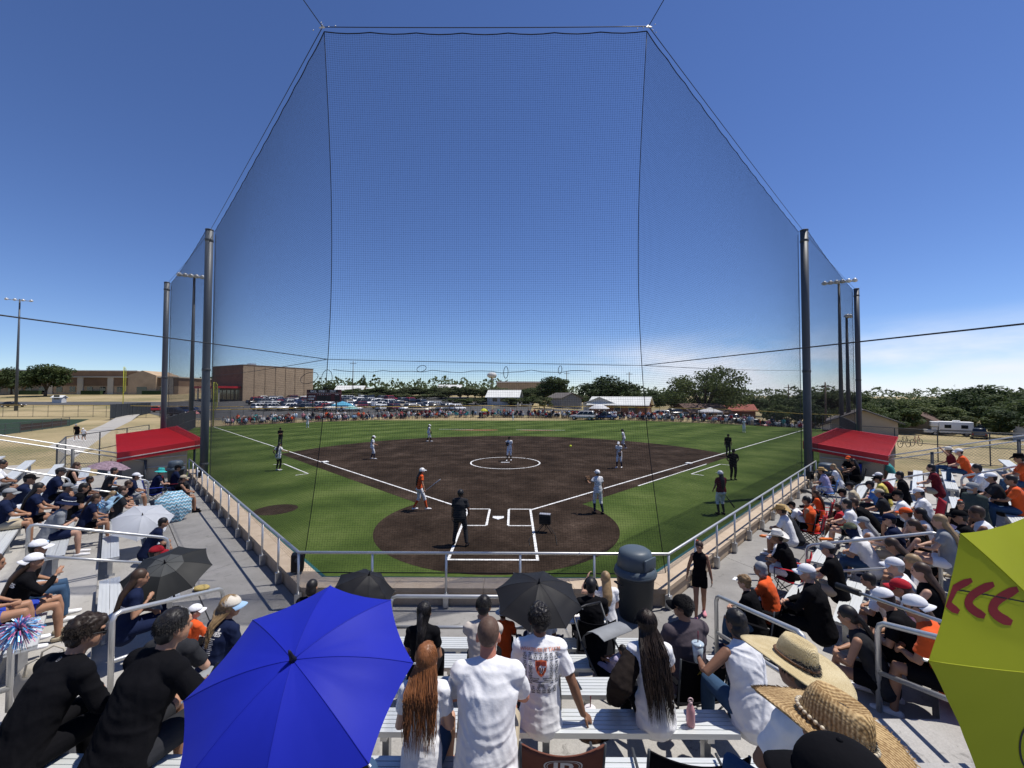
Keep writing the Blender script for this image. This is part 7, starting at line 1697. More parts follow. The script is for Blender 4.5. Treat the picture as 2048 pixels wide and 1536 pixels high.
# small things on the benches
def on_bench(px, py, row): 
    z = tread_z(row)+.452; return at_z(px, py, z)
p = on_bench(1166, 1400, 2); p = sec_pt('C', (1168-1024)/FPX*4.45+CAM.x, 8.05-4.42); cup((p.x,p.y-.16,tread_z(2)+.28), 'white foam cup with a dark red straw between two benches', mat('foam white',(.66,.60,.59),.7,.05), mat('foam lid',(.70,.66,.66),.5), s=1.15)
bag((p.x+.05,p.y-.22,tread_z(2)+.0), .3, (.42,.26,.30), mat('black sequin cloth', (.05,.025,.015), .35, .9, 60), 'dark bag with orange glitter under the foam cup', False)
p = on_bench(1150, 1356, 2); ph = empty('phone', (p.x,-11.0,tread_z(2)+.451), R(14), 'dark phone lying on the aluminium bench', 'phone'); m_ = MB(); m_.box((-.037,-.076,0),(.037,.076,.009)); m_.bevel('case', M_DPOST, ph, .004); m_ = MB(); m_.box((-.034,-.072,.0092),(.034,.072,.0098)); m_.build('screen', M_GLASS, ph)
p = at_depth(1381, 1385, 3.75); bottle((p.x,p.y,tread_z(3)+.452), 'pink water bottle with a carry loop on the bench', mat('dusty pink',(.52,.26,.28),.5,.05), mat('pale pink cap',(.62,.45,.45),.5), .21, .036, True)
p = at_depth(1331, 1252, 5.2); bottle((p.x,p.y,tread_z(1)+.46), 'clear water bottle beside the man in the purple grey shirt', mat('clear plastic',(.42,.50,.56),.12,.1,spec=.6), M_WHT, .22, .033)
w = cupw['AJ'][-1]; h_ = wp(cupw, w[2]+(w[2]-w[1]).normalized()*.08); cup((h_.x,h_.y,h_.z-.06), 'clear plastic cup held by the woman in the sleeveless top', mat('clear plastic',(.42,.50,.56),.12), mat('clear plastic',(.42,.50,.56),.12), s=1.15)
# black jacket on the arm of the long haired woman
A_ = longh['AJ'][-1]; m_ = MB(); S0, E0, H0 = A_; m_.loft([(S0+Vector((-.03,-.02,-.06)),.10,.09),(E0+Vector((-.02,-.03,0)),.12,.10),(E0.lerp(H0,.5)+Vector((0,-.02,-.03)),.11,.09),(H0+Vector((0,-.03,-.06)),.08,.06)], n=14); job(m_, 'jacket', cloth('brown black',(.022,.017,.015)), longh['o'], .013, 2, .05)
# orange object under the bench and phone of the big man
p = at_depth(1400, 1470, 3.2); m_ = MB(); m_.loft([((-.12,0,0),.03,.03),((0,.02,.03),.045,.03),((.14,.0,.0),.03,.03)], side=(0,1,0), n=10); o = m_.build('orange_fan', cloth('orange',0), None, True); o.location = (p.x,p.y,tread_z(3)+.06); tag(o, 'orange cheering fan on the floor under the bench', 'fan')
w = blk1['AJ'][1]; h_ = wp(blk1, w[2]+(w[2]-w[1]).normalized()*.10+Vector((0,.02,.03))); ph = empty('phone', h_, R(-20), 'black phone in the hand of the big man in black', 'phone'); ph.rotation_euler = (R(55),0,R(-25)); m_ = MB(); m_.box((-.038,-.08,0),(.038,.08,.01)); m_.bevel('case', M_BLK, ph, .004)
for sg in (-1,1):
    S0, E0, H0 = blk1['AJ'][sg]; d = (H0-E0).normalized(); a = d.orthogonal().normalized(); b = d.cross(a); c = H0-d*.035; m_ = MB(); m_.tube([c+(a*math.cos(t)+b*math.sin(t))*.033 for t in [2*math.pi*i/16 for i in range(17)]], .006, 6); m_.build('bracelet', M_BLK, blk1['o'], True)
# tote bag and pompoms lower left
p = at_depth(92, 1300, 4.35); bag((p.x,p.y,tread_z(2)+.45), R(20), (.50,.24,.36), mat('cream canvas',(.44,.40,.32),.9,.1,6,bump=.3,bscale=90), 'large cream canvas tote bag on the bench at lower left', True, 'tote_bag')
F_ = [mat('foil light blue',(.10,.38,.70),.3,.3,40,metal=.3), mat('foil white blue',(.55,.66,.78),.3,.2,40,metal=.2), mat('foil pink',(.62,.18,.35),.35,.2,30,metal=.2)]
p = at_depth(38, 1262, 4.2); pompom(p, F_, 'shiny blue and pink pompom beside the tote bag', .17, 420, 5)
p = at_depth(120, 1008, 9.8); 
p = at_depth(545, 1245, 6.0); bag((p.x-.06,p.y,tread_z(1)), 0, (.22,.16,.28), mat('foil white blue',(.55,.66,.78),.3), 'crumpled pale blue foil bag left of the blue umbrella', False)
decal(soc, [tx('WHATEVER IT TAKES', 0, .115, .036, .0012)], M_PALEO)
balls, bl2, lines_, orr = [], [], [], []
def ballp(x, y, s=.0165):
    balls.append(ringd(x,y,s*.88,s,12)); 
    for a in (90,210,330): bl2.append(disc(x+s*.45*math.cos(R(a)),y+s*.45*math.sin(R(a)),s*.27,s*.27,6))
    bl2.append(rectd(x-s*.9,y-s*1.5,x+s*.9,y-s*1.2,3)); bl2.append(rectd(x-s*.7,y+s*1.2,x+s*.7,y+s*1.45,3))
for i in range(7): ballp(-.135+.045*i, .068)
for j in range(3):
    for x in (-.135,-.088,.088,.135): ballp(x, .008-.055*j)
for i in range(6): ballp(-.112+.045*i, -.172)
decal(soc, balls+bl2, M_BLKP)
sh_out = [(-.048,.042),(-.024,.046),(0,.052),(.024,.046),(.048,.042),(.047,0),(.040,-.030),(.022,-.058),(0,-.074),(-.022,-.058),(-.040,-.030),(-.047,0)]
decal(soc, [(sh_out, [(11,0,1),(11,1,2,10),(10,2,9),(9,2,8),(2,8,7),(2,7,6),(2,3,5,6),(3,4,5)])], M_ORP, 'shield', .003)
decal(soc, [rectd(-.042,.008,-.004,.038,3), rectd(.004,.008,.040,.038,3), rectd(-.035,-.030,-.024,-.004), rectd(-.014,-.055,-.004,-.004), rectd(.006,-.055,.016,-.004), rectd(.026,-.030,.036,-.004)], M_DKRED, 'shield_print', .0042)
decal(soc, [disc(0,-.034,.013,.013,12)], M_OWHT, 'shield_ball', .0054); decal(soc, [disc(0,-.034,.005,.005,6)]+[disc(.009*math.cos(R(a)),-.034+.009*math.sin(R(a)),.003,.003,5) for a in range(18,378,72)], M_BLKP, 'shield_ball', .0062)
decal(soc, [tx('COACHES',-.048,-.088,.014,.0004)]+[rectd(-.072,y,-.026,y+.005,4) for y in (-.104,-.115)]+[tx('MANAGERS',.048,-.088,.013,.0004)]+[rectd(.026,y,.072,y+.005,4) for y in (-.104,-.115)]+[tx('TRAINERS',0,-.116,.013,.0004)]+[rectd(-.024,y,.024,y+.005,4) for y in (-.130,-.140,-.150)], M_BLKP)
decal(wolf, [tx('Lady',-.01,.098,.030,.001), tx('WOLVES',0,.060,.056,.003)]+[rectd(x0+((i*7)%3)*.006,.012-.017*i,x0+.058-((i*5)%3)*.006,.019-.017*i,4) for i in range(10) for x0 in (-.075,.018)]+[rectd(.060,.09,.082,.118,2)], M_OWHT)
decal(kid7, [tx('07',0,.03,.11,.006)], M_BLKP)
decal(blk2, [ringd(.0,.155,.010,.0135,14,1.2), tx('S',0,.155,.018,.0005)], mat('grey print',(.16,.16,.17),.6))
decal(b1, [tx('11',0,.02,.20,.008)], M_OWHT); decal(b3, [tx('7',0,.02,.20,.008)], M_OWHT)
# ------------------------------------------------------------------ people in the left stand
g1 = fielder(1398, 1232, 'girl in a black tank top and shorts walking along the railing', 0) if False else None
q = at_z(1400, 1233, .6); girl = person('girl in a black tank top and shorts walking along the railing', (q.x,q.y,.605), R(158), stand=True, s=.82, w=.86, fem=True, skin=1, hair='pony', hm=1, shirt='tank', sc='black', pants='shorts', pc='black', shoes='pink', legs=((-.09,-.16,.10),(.09,.20,.085)), arms=('hang',(.28,-.05,.82)), lean=4, hp=14, hy=-16, vox=.014)
m_ = MB(); m_.M = Matrix.Translation(girl['H']) @ girl['hr'].to_4x4()
m_.ell((.06,-.10,.05),(.04,.03,.05)); m_.build('hair_bow', cloth('orange',0), girl['o'], True)
LFT = {}
LFT['a'] = fan('L', 42, 955, None, 'man in a navy shirt and black cap resting chin on hand', lean=20, s=1.04, w=1.1, skin=1, hair='short', hat='cap', hc='black', sc='navy', pants='shorts', pc='white', arms=('thigh','chin'), hp=4)
LFT['b'] = fan('L', 134, 928, None, 'woman with long brown hair in a black tank looking at her phone', lean=8, fem=True, skin=0, hair='longmid', hm=1, shirt='tank', sc='black', pants='shorts', pc='white', arms=('phone','phone'), hp=20)
LFT['c'] = fan('L', 112, 952, None, 'man in a navy shirt and dark grey cap with white edge', lean=16, skin=1, hat='cap', hc='charcoal', sc='navy', pc='black', pants='shorts')
LFT['d'] = fan('L', 113, 1002, None, 'person in a wide navy bucket hat and grey shirt', lean=22, s=1.03, w=1.1, skin=0, sc='grey', pants='shorts', pc='navy', arms=('phone','phone'), hp=18, hat=dict(m=cloth('navy',0), rb=.185, crown=.10, saddle=0, droop=.45, name='bucket_hat', band=M_WHT))
LFT['e'] = fan('L', 128, 972, None, 'person in a light grey cap seen behind the bucket hat', lean=12, skin=1, hat='cap', hc='grey', sc='navy', pc='black')
LFT['f'] = fan('L', 158, 978, None, 'dark haired girl with bare legs holding the blue pompom', lean=16, fem=True, skin=1, hair='bob', hm=0, sc='black', pants='shorts', pc='navy', hp=14, arms=('lap','phone'))
LFT['g'] = fan('L', 201, 978, None, 'blonde girl in a light blue shirt', lean=20, s=.9, fem=True, skin=0, hair='longmid', hm=2, sc='lightblue', pants='shorts', pc='grey', hp=10)
LFT['h'] = fan('L', 289, 946, None, 'woman in a turquoise bucket hat and navy top in a blue chair', lean=14, fem=True, w=1.1, skin=0, hair='short', sc='navy', pc='navy', hp=8, b=1.5, hat=dict(m=cloth('turquoise',0), rb=.18, crown=.10, saddle=0, droop=.5, name='bucket_hat'))
LFT['i'] = fan('L', 352, 922, 0, 'person in a dark cap sitting by the far left rail end', b=.9, lean=8, skin=1, hat='cap', hc='black', sc='navy', pc='charcoal')
LFT['j'] = fan('L', 363, 926, 0, 'woman in a pale cap and black tank on a dark folding chair', b=1.0, lean=10, fem=True, skin=1, hat='cap', hc='khaki', shirt='tank', sc='black', pants='shorts', pc='black')
LFT['k'] = fan('L', 262, 1032, 0, 'dark haired boy in a navy shirt beside the white umbrella', lean=24, s=.95, skin=1, hair='short', hm=0, sc='navy', pants='shorts', pc='black', hp=8)
LFT['l'] = fan('L', 283, 1092, 0, 'man in a red cap and navy shirt leaning forward', lean=24, s=1.05, w=1.1, skin=1, hair='short', hat='cap', hc='red', sc='navy', pc='navy', hp=6, b=2.35)
LFT['m'] = fan('L', 28, 1092, None, 'person in a white cap with a blue badge and blue jeans', lean=12, s=1.02, skin=1, hat='cap', hc='white', sc='black', pc='denim', arms=('lap','lap'), mats=dict(badge=cloth('lightblue',0)))
LFT['n'] = fan('L', 19, 1118, None, 'woman in a backward white cap and long black sleeves raising a hand', lean=14, fem=True, skin=1, hair='longmid', hm=1, hat='capback', hc='white', shirt='long', sc='black', pants='shorts', pc='royal', arms=('lap',(.12,.42,.55)))
LFT['o'] = fan('L', -20, 1150, None, 'person in bright blue shorts cut by the left edge', lean=10, fem=True, w=1.1, skin=1, hair='longmid', hm=1, sc='black', pants='shorts', pc='royal', arms=('lap','lap'))
LFT['p'] = fan('L', 268, 1168, 1, 'woman half hidden under the black and grey umbrella', lean=10, fem=True, skin=1, hair='longmid', hm=1, sc='navy', pc='navy', arms=('lap',(.1,.22,.45)))
LFT['q'] = fan('L', 222, 940, None, 'person in dark clothes under the flowered umbrella', lean=16, skin=1, sc='charcoal', pc='charcoal', face=False, arms=('lap',(.1,.22,.45)))
LFT['r'] = fan('L', -4, 930, None, 'bare armed person half outside the left edge', lean=14, w=1.1, skin=2, sc='white', pants='shorts', pc='charcoal')
LFT['s'] = fan('L', 248, 965, None, 'person in a grey tee bent over behind the light blue towel', lean=28, s=.95, skin=1, hair='short', hm=1, sc='black', pants='shorts', pc='navy')
LFT['t'] = fan('L', 60, 1000, None, 'teenager in a black shirt behind the bucket hat row', lean=20, s=.95, skin=1, hair='short', hm=0, sc='black', pants='shorts', pc='black') if False else None
decal(LFT['n'], [tx('WOLVES',0,.02,.075,.003)], M_OWHT); decal(LFT['p'], [tx('WOLVES',0,-.06,.075,.003)], M_OWHT)
for k, col, lab in (('h','royal','royal blue camp chair under the turquoise hat'),('i','maroon','dark red camp chair at the far left rail end'),('j','black','black rolling folding chair by the far left rail')): chair_for(LFT[k], col, lab)
h_ = at_depth(222, 922, 15.6); umbrella(h_, (.15,.1,.97), .62, .26, 8, mat('flowered cloth', (.34,.24,.28), .8, .6, 18, trans=.2), 'flowered pink and grey umbrella in the left stand', shaft=.75, rot=R(10))
M_CHEV = newmat('zigzag cloth', .7); n_, l_, b_ = nodes_of(M_CHEV); tc_ = N(n_,'TexCoord'); sp2 = N(n_,'SeparateXYZ'); l_.new(tc_.outputs['Object'], sp2.inputs[0])
pp_ = N(n_,'Math', operation='PINGPONG', i_1=.055); l_.new(sp2.outputs['X'], pp_.inputs[0]); aa = N(n_,'Math', operation='ADD'); l_.new(pp_.outputs[0], aa.inputs[0]); l_.new(sp2.outputs['Y'], aa.inputs[1]); mm_ = N(n_,'Math', operation='MULTIPLY', i_1=9.0); l_.new(aa.outputs[0], mm_.inputs[0]); fr = N(n_,'Math', operation='FRACT'); l_.new(mm_.outputs[0], fr.inputs[0])
l_.new(ramp(n_, fr.outputs[0], [(0.0,(.50,.66,.74)),(.34,(.50,.66,.74)),(.36,(.10,.36,.52)),(.66,(.10,.36,.52)),(.68,(.22,.25,.27)),(1.0,(.22,.25,.27))], l_), b_.inputs['Base Color'])
for nd in n_:
    if nd.type == 'VALTORGB': nd.color_ramp.interpolation = 'CONSTANT'
q = sec_pt('L', 8.9, 1.45); umbrella((q.x+.55,q.y-.1,.6+.58), (.80,-.48,.30), .55, .24, 8, M_CHEV, 'closed in blue and white zigzag umbrella standing on the left walkway', shaft=.45, rot=R(15))
h_ = at_depth(285, 1030, 10.0); umbrella(h_, (.35,-.40,.85), .62, .22, 7, fabric('silver white nylon', (.62,.64,.67), .25, .4), 'silvery white umbrella on the left walkway', shaft=.6, rot=R(5))
h_ = at_depth(330, 1126, 6.5); umbrella(h_, (.12,-.40,.9), .60, .22, 8, fabric('black grey nylon', (.022,.023,.023), .12, .5), 'black umbrella with a grey centre above the left walkway', shaft=.7, rot=R(8), inner=fabric('grey nylon', (.075,.078,.076), .12, .5))
p = LFT['f']; h_ = wp(p, p['AJ'][1][2]+Vector((0,.10,.0))); pompom(h_, F_[:2], 'bright blue pompom held by the dark haired girl', .17, 300, 8)
m_ = MB(); p = LFT['g']; 
for i in range(9):
    pass
tw_ = MB(); nx_, ny_ = 12, 8; tw_.add([(-.32+.64*i/nx_, -.22+.44*j/ny_, .06*math.sin(i*.8)*math.cos(j*.7)-.10*(j/ny_-.5)**2) for j in range(ny_+1) for i in range(nx_+1)], [(j*(nx_+1)+i,j*(nx_+1)+i+1,(j+1)*(nx_+1)+i+1,(j+1)*(nx_+1)+i) for j in range(ny_) for i in range(nx_)])
o = tw_.build('towel', cloth('pale blue towel',(.36,.55,.68)), None, True); s_ = o.modifiers.new('t','SOLIDIFY'); s_.thickness = .012; h_ = wp(LFT['g'], (.05,.20,.62)); o.location = h_; o.rotation_euler = (R(50),R(8),R(-30)); tag(o, 'light blue towel held up over the blonde girl', 'towel')
q = sec_pt('L', 15.2, .35); bottle((q.x,q.y,.6), 'pale blue water bottle by the far left railing', mat('pale blue plastic',(.35,.48,.60),.2), M_WHT, .30, .05)
p = LFT['k']['seat']; q = sec_pt('L', LFT['k']['ab'][0]-.5, 1.15); bag((q.x,q.y,.6), 0, (.35,.25,.22), cloth('royal',0), 'dark blue bag on the left walkway', False)
q = sec_pt('L', 2.3, 2.2); m_ = MB(); m_.ell((0,0,.05),(.16,.12,.05)); o = m_.build('sun_hat', cloth('straw yellow',(.50,.38,.14)), None, True); o.location = (q.x+.75,q.y+.6,.6); tag(o, 'yellow straw sun hat lying on the walkway', 'hat')
q = sec_pt('L', 1.2, 3.1); bag((q.x,q.y,tread_z(1)), R(30), (.30,.2,.18), cloth('black',0), 'small black bag on the concrete step at left', False)
q = sec_pt('L', 4.6, 4.6); bag((q.x,q.y,tread_z(3)), R(30), (.40,.25,.42), cloth('black',0), 'black backpack behind the bucket hat person', False, 'backpack')
q = sec_pt('L', 9.2, 3.0); bag((q.x,q.y,tread_z(1)), R(30), (.50,.3,.42), cloth('charcoal',0), 'dark grey backpack by the flowered umbrella', False, 'backpack')

# ------------------------------------------------------------------ people in the right stand
RT = {}
RT['a'] = fan('R', 1612, 962, 0, 'person in a straw hat and lavender shirt in a blue camp chair', b=.95, lean=14, skin=1, sc='lavender', pants='shorts', pc='white', hat=dict(m=M_DSTRAW, rb=.19, crown=.11, saddle=1.2))
RT['b'] = fan('R', 1634, 950, 0, 'girl with long fair hair in a white shirt beside the blue chair', b=1.15, lean=16, fem=True, skin=1, hair='longmid', hm=2, sc='white', pants='shorts', pc='black', hlen=.4)
RT['c'] = fan('R', 1664, 930, 0, 'person in an orange cap and black shirt by the far bin', b=1.2, lean=12, skin=1, hat='cap', hc='orange', sc='black', pc='charcoal', yaw=60)
RT['d'] = fan('R', 1707, 930, 0, 'woman with black hair and a black top reading in profile', b=1.5, lean=6, fem=True, w=1.15, skin=2, hair='longmid', hm=0, shirt='tank', sc='black', pc='black', hp=16)
RT['e'] = fan('R', 1653, 990, 0, 'girl with brown hair and orange top in a red folding chair', b=1.3, lean=10, s=.85, fem=True, skin=1, hair='longmid', hm=1, sc='orange', pants='shorts', pc='black')
RT['f'] = fan('R', 1642, 1012, 0, 'heavy man in an orange sleeveless jersey, arms folded', b=1.35, lean=8, w=1.25, skin=1, hair='short', hm=0, shirt='tank', sc='orange', pants='shorts', pc='black', arms=('cross','cross'))
RT['g'] = fan('R', 1604, 1036, 0, 'person in a large golden straw hat sitting low by the walkway', b=1.15, lean=16, skin=1, sc='white', pants='shorts', pc='khaki', hat=dict(m=M_DSTRAW, rb=.215, crown=.11, saddle=1.8))
RT['h'] = fan('R', 1770, 945, None, 'person in a white cap bending forward near the far rail', lean=30, skin=1, hat='cap', hc='white', sc='maroon', pants='shorts', pc='khaki')
RT['i'] = fan('R', 1804, 958, None, 'dark haired man in a black shirt with folded arms', lean=8, skin=1, hair='short', hm=0, sc='black', pc='black', arms=('cross','cross'))
RT['j'] = fan('R', 1712, 968, None, 'man in a khaki shirt and jeans behind the handrail', lean=14, w=1.1, skin=1, hair='short', hm=1, hat='cap', hc='charcoal', sc='khaki', pc='denim', arms=('thigh','thigh'))
RT['k'] = fan('R', 1748, 970, None, 'man in a dark cap and blue shirt with a red collar', lean=18, skin=1, hat='cap', hc='charcoal', sc='blue', pc='charcoal')
RT['l'] = fan('R', 1762, 958, None, 'man in a dark cap and pale yellow shirt', lean=14, skin=1, hat='cap', hc='black', sc='yellow', pc='pink')
RT['m'] = fan('R', 1722, 998, None, 'youth in a black printed shirt bent far forward', lean=38, skin=1, hair='short', hm=1, sc='black', pc='black')
RT['n'] = fan('R', 1847, 982, None, 'man in a white cap and white shirt next to the red chair', lean=12, w=1.1, skin=1, hat='cap', hc='white', sc='white', pants='shorts', pc='grey')
RT['o'] = fan('R', 1804, 996, None, 'man in a black cap and white shirt in profile', lean=14, skin=1, hat='cap', hc='black', sc='white', pants='shorts', pc='black')
RT['p'] = fan('R', 1822, 1028, None, 'woman in an orange cap and grey tank top', lean=14, fem=True, skin=0, hair='short', hm=1, hat='cap', hc='orange', shirt='tank', sc='grey', pants='shorts', pc='black')
RT['q'] = fan('R', 1857, 1024, None, 'woman with black hair and a white strapless top', lean=10, fem=True, skin=1, hair='longmid', hm=0, shirt='tank', sc='white', pants='shorts', pc='white')
RT['r'] = fan('R', 1952, 975, None, 'bearded man in a pale grey cap and dark green shirt', lean=4, w=1.3, s=1.05, skin=1, hair='short', hm=3, hat='cap', hc='grey', sc='greygreen', pc='black', arms=('lap','lap'), yaw=40)
RT['s'] = fan('R', 1990, 1025, None, 'man in a white sleeveless top with greying hair', lean=14, w=1.15, s=1.05, skin=2, hair='short', hm=1, shirt='tank', sc='white', pants='shorts', pc='khaki', arms=('knees','chin'))
RT['t'] = fan('R', 1920, 912, None, 'man in a white cap and orange shirt below the far guard rail', lean=14, skin=0, hat='cap', hc='white', sc='orange', pc='denim')
RT['u'] = fan('R', 1912, 898, None, 'person in a cowboy hat reaching an arm to the guard rail', lean=6, skin=1, sc='maroon', pc='denim', arms=((-.30,.30,.86),'thigh'), hat=dict(m=M_FELT, rb=.19, crown=.12, saddle=2.4, name='cowboy_hat'))
RT['v'] = fan('R', 1962, 944, None, 'man with black hair and a white shirt behind the bearded man', lean=14, skin=1, hair='short', hm=0, sc='white', pc='black')
RT['w'] = fan('R', 2046, 925, None, 'person in a black hat and orange top at the right edge', lean=10, skin=1, sc='orange', pc='denim', hat=dict(m=cloth('black',0), rb=.17, crown=.11, saddle=1.6, name='black_hat'))
RT['x'] = fan('R', 2030, 960, None, 'person in orange with jeans half cut by the right edge', lean=10, skin=1, hair='short', sc='orange', pc='denim', dz=.0)
RT['y'] = fan('R', 1591, 1060, 0, 'dark haired boy in a cap pointing over the walkway', b=1.2, lean=30, s=.85, skin=1, hair='short', hm=0, hat='cap', hc='black', sc='white', pants='shorts', pc='black', arms=((-.1,.55,.35),'lap'))
RT['z'] = fan('R', 1606, 1072, 0, 'child in a white cap on the first row', lean=26, s=.85, skin=1, hat='cap', hc='white', sc='white', pants='shorts', pc='maroon', b=1.5)
RT['aa'] = fan('R', 1576, 1092, 0, 'person in a light khaki cap hugging bare knees', b=1.25, lean=26, skin=1, hat='cap', hc='khaki', sc='charcoal', pants='shorts', pc='red')
RT['bb'] = fan('R', 1718, 1055, None, 'man in a white shirt with a navy neck cover and camouflage cap', lean=26, w=1.15, s=1.05, skin=1, hair='short', hat='cap', hc='camo', sc='white', pc='denim') if cloth('camo',(.11,.12,.075),.8) else None
RT['cc'] = fan('R', 1753, 1040, None, 'woman in a grey cap and white sleeveless top', lean=16, fem=True, skin=1, hair='longmid', hm=3, hat='cap', hc='grey', hb='white', shirt='tank', sc='white', pants='shorts', pc='white')
RT['dd'] = fan('R', 1566, 1126, 0, 'person in a broad white felt hat and black shirt', b=1.6, lean=18, w=1.1, skin=2, sc='black', pants='shorts', pc='white', hat=dict(m=M_FELT, rb=.20, crown=.12, saddle=1.4, dent=.035, band=mat('grey band',(.4,.4,.38),.7)))
RT['ee'] = fan('R', 1531, 1148, 0, 'grey haired woman in an orange shirt', lean=14, fem=True, w=1.1, skin=1, hair='bob', hm=3, sc='orange', pc='black', b=1.75)
RT['ff'] = fan('R', 1497, 1155, 0, 'boy with curly fair hair and white visor in a black shirt', lean=14, s=.92, skin=0, hair='curly', hm=2, sc='black', pc='denim', b=1.65, vox=.014, mats=dict(hair=mat('hair sandy',(.20,.125,.06),.5,.3,30)))
RT['gg'] = fan('R', 1626, 1166, None, 'stout man in a white mesh cap and black long sleeved shirt', lean=10, s=1.06, w=1.25, skin=0, hair='short', hm=3, hat='cap', hc='white', shirt='long', sc='black', pc='black', hy=10, vox=.013, mats=dict(badge=cloth('royal',0)))
RT['hh'] = fan_at('R', 1700, 1238, 5.15, 1, 'black haired woman in a patterned tank top leaning over', lean=24, fem=True, skin=1, hair='pony', hm=0, shirt='tank', sc='charcoal', pants='shorts', pc='black', vox=.013, hp=16)
RT['ii'] = fan('R', 1796, 1194, None, 'man in a lavender white cap looking down', lean=26, skin=1, hair='short', hm=0, hat='cap', hc='white', sc='black', pants='shorts', pc='black', vox=.013, hp=20)
RT['jj'] = fan('R', 1824, 1172, None, 'woman in a bright red cap with a white top', lean=22, fem=True, skin=1, hair='longmid', hm=1, hat='cap', hc='red', sc='white', pants='shorts', pc='black', vox=.014)
RT['kk'] = fan_at('R', 1842, 1222, 4.75, 2, 'man in a backward white cap and a large orange shirt', lean=22, s=1.08, w=1.2, skin=1, hair='short', hm=0, hat='capback', hc='white', sc='orange', pants='shorts', pc='black', vox=.012, hp=12)
RT['ll'] = fan('R', 1806, 1136, None, 'older man in a white cap and white shirt above the red cap', lean=16, skin=0, hair='short', hm=3, hat='cap', hc='white', sc='white', pants='shorts', pc='navy', vox=.015)
RT['mm'] = fan('R', 1806, 1088, None, 'girl with loose brown hair bending over her lap', lean=26, fem=True, skin=1, hair='longmid', hm=1, sc='charcoal', pants='shorts', pc='black', hp=30)
RT['nn'] = fan('R', 1846, 1120, None, 'girl with streaked fair hair behind the white cap', lean=18, fem=True, skin=1, hair='longmid', hm=2, sc='white', pants='shorts', pc='denim')
for k, col, lab in (('a','blue','blue camp chair under the golden straw hat by the rail'),('c','royal','bright blue camp chair near the far bin'),('e','red','red folding chair under the girl with brown hair'),('f','red','red camp chair under the heavy man in orange'),('d','black','black camp chair under the reading woman'),('dd','red','red camp chair under the white felt hat'),('ee','black','black camp chair under the grey haired woman'),('ff','black','black camp chair under the boy with curly hair'),('y','black','black camp chair at the walkway edge')): chair_for(RT[k], col, lab)
nk = MB(); pr = RT['bb']; nk.loft([(pr['S'],.11,.09),(pr['Nk'],.085,.085),(pr['H']-(pr['H']-pr['Nk'])*.2,.095,.11)], n=14); job(nk, 'neck_cover', cloth('navy',0), pr['o'], .016, 2, .02)
vz = MB(); pr = RT['ff']; vz.M = Matrix.Translation(pr['H']) @ pr['hr'].to_4x4(); vz.box((-.075,.09,.03),(.075,.17,.038)); vz.bevel('visor', M_WHT, pr['o'], .004)
bd_ = MB(); pr = RT['r']; bd_.M = Matrix.Translation(pr['H']) @ pr['hr'].to_4x4(); bd_.ell((0,.055,-.085),(.055,.05,.05)); bd_.build('beard', HAIRM[3], pr['o'], True)
q = sec_pt('R', 11.0, 3.4); stm = person('man in a teal shirt standing beyond the end of the right stand', (18.6,3.7,.02), R(35), stand=True, w=1.1, skin=2, hair='buzz', hm=0, sc='teal', pc='navy', vox=.02, s=1.05)
p_, k_, a_, b_ = seat_spot('R', 1896, 1000, None); gk = person('small girl in a black top and lilac trousers with an orange bow', (p_.x,p_.y,p_.z-.45), R(150), stand=True, s=.70, fem=True, skin=1, hair='longmid', hm=1, sc='black', pc='lavender', vox=.018, arms=('hang','hang'))
m_ = MB(); m_.M = Matrix.Translation(gk['H']) @ gk['hr'].to_4x4(); m_.ell((0,-.07,.11),(.06,.04,.04)); m_.build('hair_bow', cloth('orange',0), gk['o'], True)
q = sec_pt('R', 9.0, .75); stroller((q.x,q.y,.6), R(60), 'black', 'dark stroller standing on the right walkway')
p = at_depth(1838, 985, 9.4); 
p_, k_, a_, b_ = seat_spot('R', 1838, 975, None); camp_chair((p_.x,p_.y,p_.z), R(60), 'red', 'bright red chair cushion behind the man in the white cap', p_.z-.45, .55)
q = sec_pt('R', 4.4, 1.0); 
def paddle(p, d, m1, m2, lab):
    o = empty('toy_bat', p, 0, lab, 'bat'); d = Vector(d).normalized(); m_ = MB(); m_.tube([d*0,d*.05,d*.34,d*.40],[.012,.028,.034,.018],10); m_.build('barrel', m1, o, True); m_ = MB(); m_.tube([-d*.18,d*.0],[.014,.014],8); m_.build('handle', m2, o, True)
M_OR = mat('orange plastic',(.72,.17,.02),.4,.05)
p = at_depth(1555, 1074, 9.4); paddle(p, (-1,.05,.05), M_OR, M_BLK, 'orange toy bat pointing over the walkway'); p = at_depth(1560, 1066, 9.7); paddle(p, (-1,.1,.1), M_BLK, M_BLK, 'black toy bat beside the orange one')
p = at_depth(1665, 1078, 9.0); paddle(p, (-.9,-.3,.1), M_OR, M_BLK, 'second orange toy bat lying by the handrail')
q = sec_pt('R', 4.9, 3.0); bag((q.x,q.y,tread_z(1)), R(30), (.36,.26,.34), cloth('maroon',0), 'dark red bag under the bench of the man with the neck cover', False)
q = sec_pt('R', 4.2, 2.6); cup((q.x,q.y,tread_z(0)+.0), 'clear cup on the step by the dark red bag', mat('clear plastic',(.42,.50,.56),.12), M_WHT, False, 1.6)
pr = RT['kk']; q = pr['seat']; bag((q.x+.30,q.y-.42,q.z-.45+.25), R(40), (.36,.22,.36), cloth('bright red',(.55,.03,.03)), 'bright red backpack behind the man in the orange shirt', False, 'backpack')
q = sec_pt('R', 1.2, 5.4); m_ = MB(); m_.ell((0,0,.03),(.12,.14,.05)); m_.box((-.09,.08,.01),(.09,.22,.02)); o = m_.build('cap', cloth('orange',0), None, True); p = at_depth(1895, 1148, 6.3); o.location = (p.x,p.y,tread_z(4)); tag(o, 'orange cap lying on the step beside the yellow umbrella', 'cap')

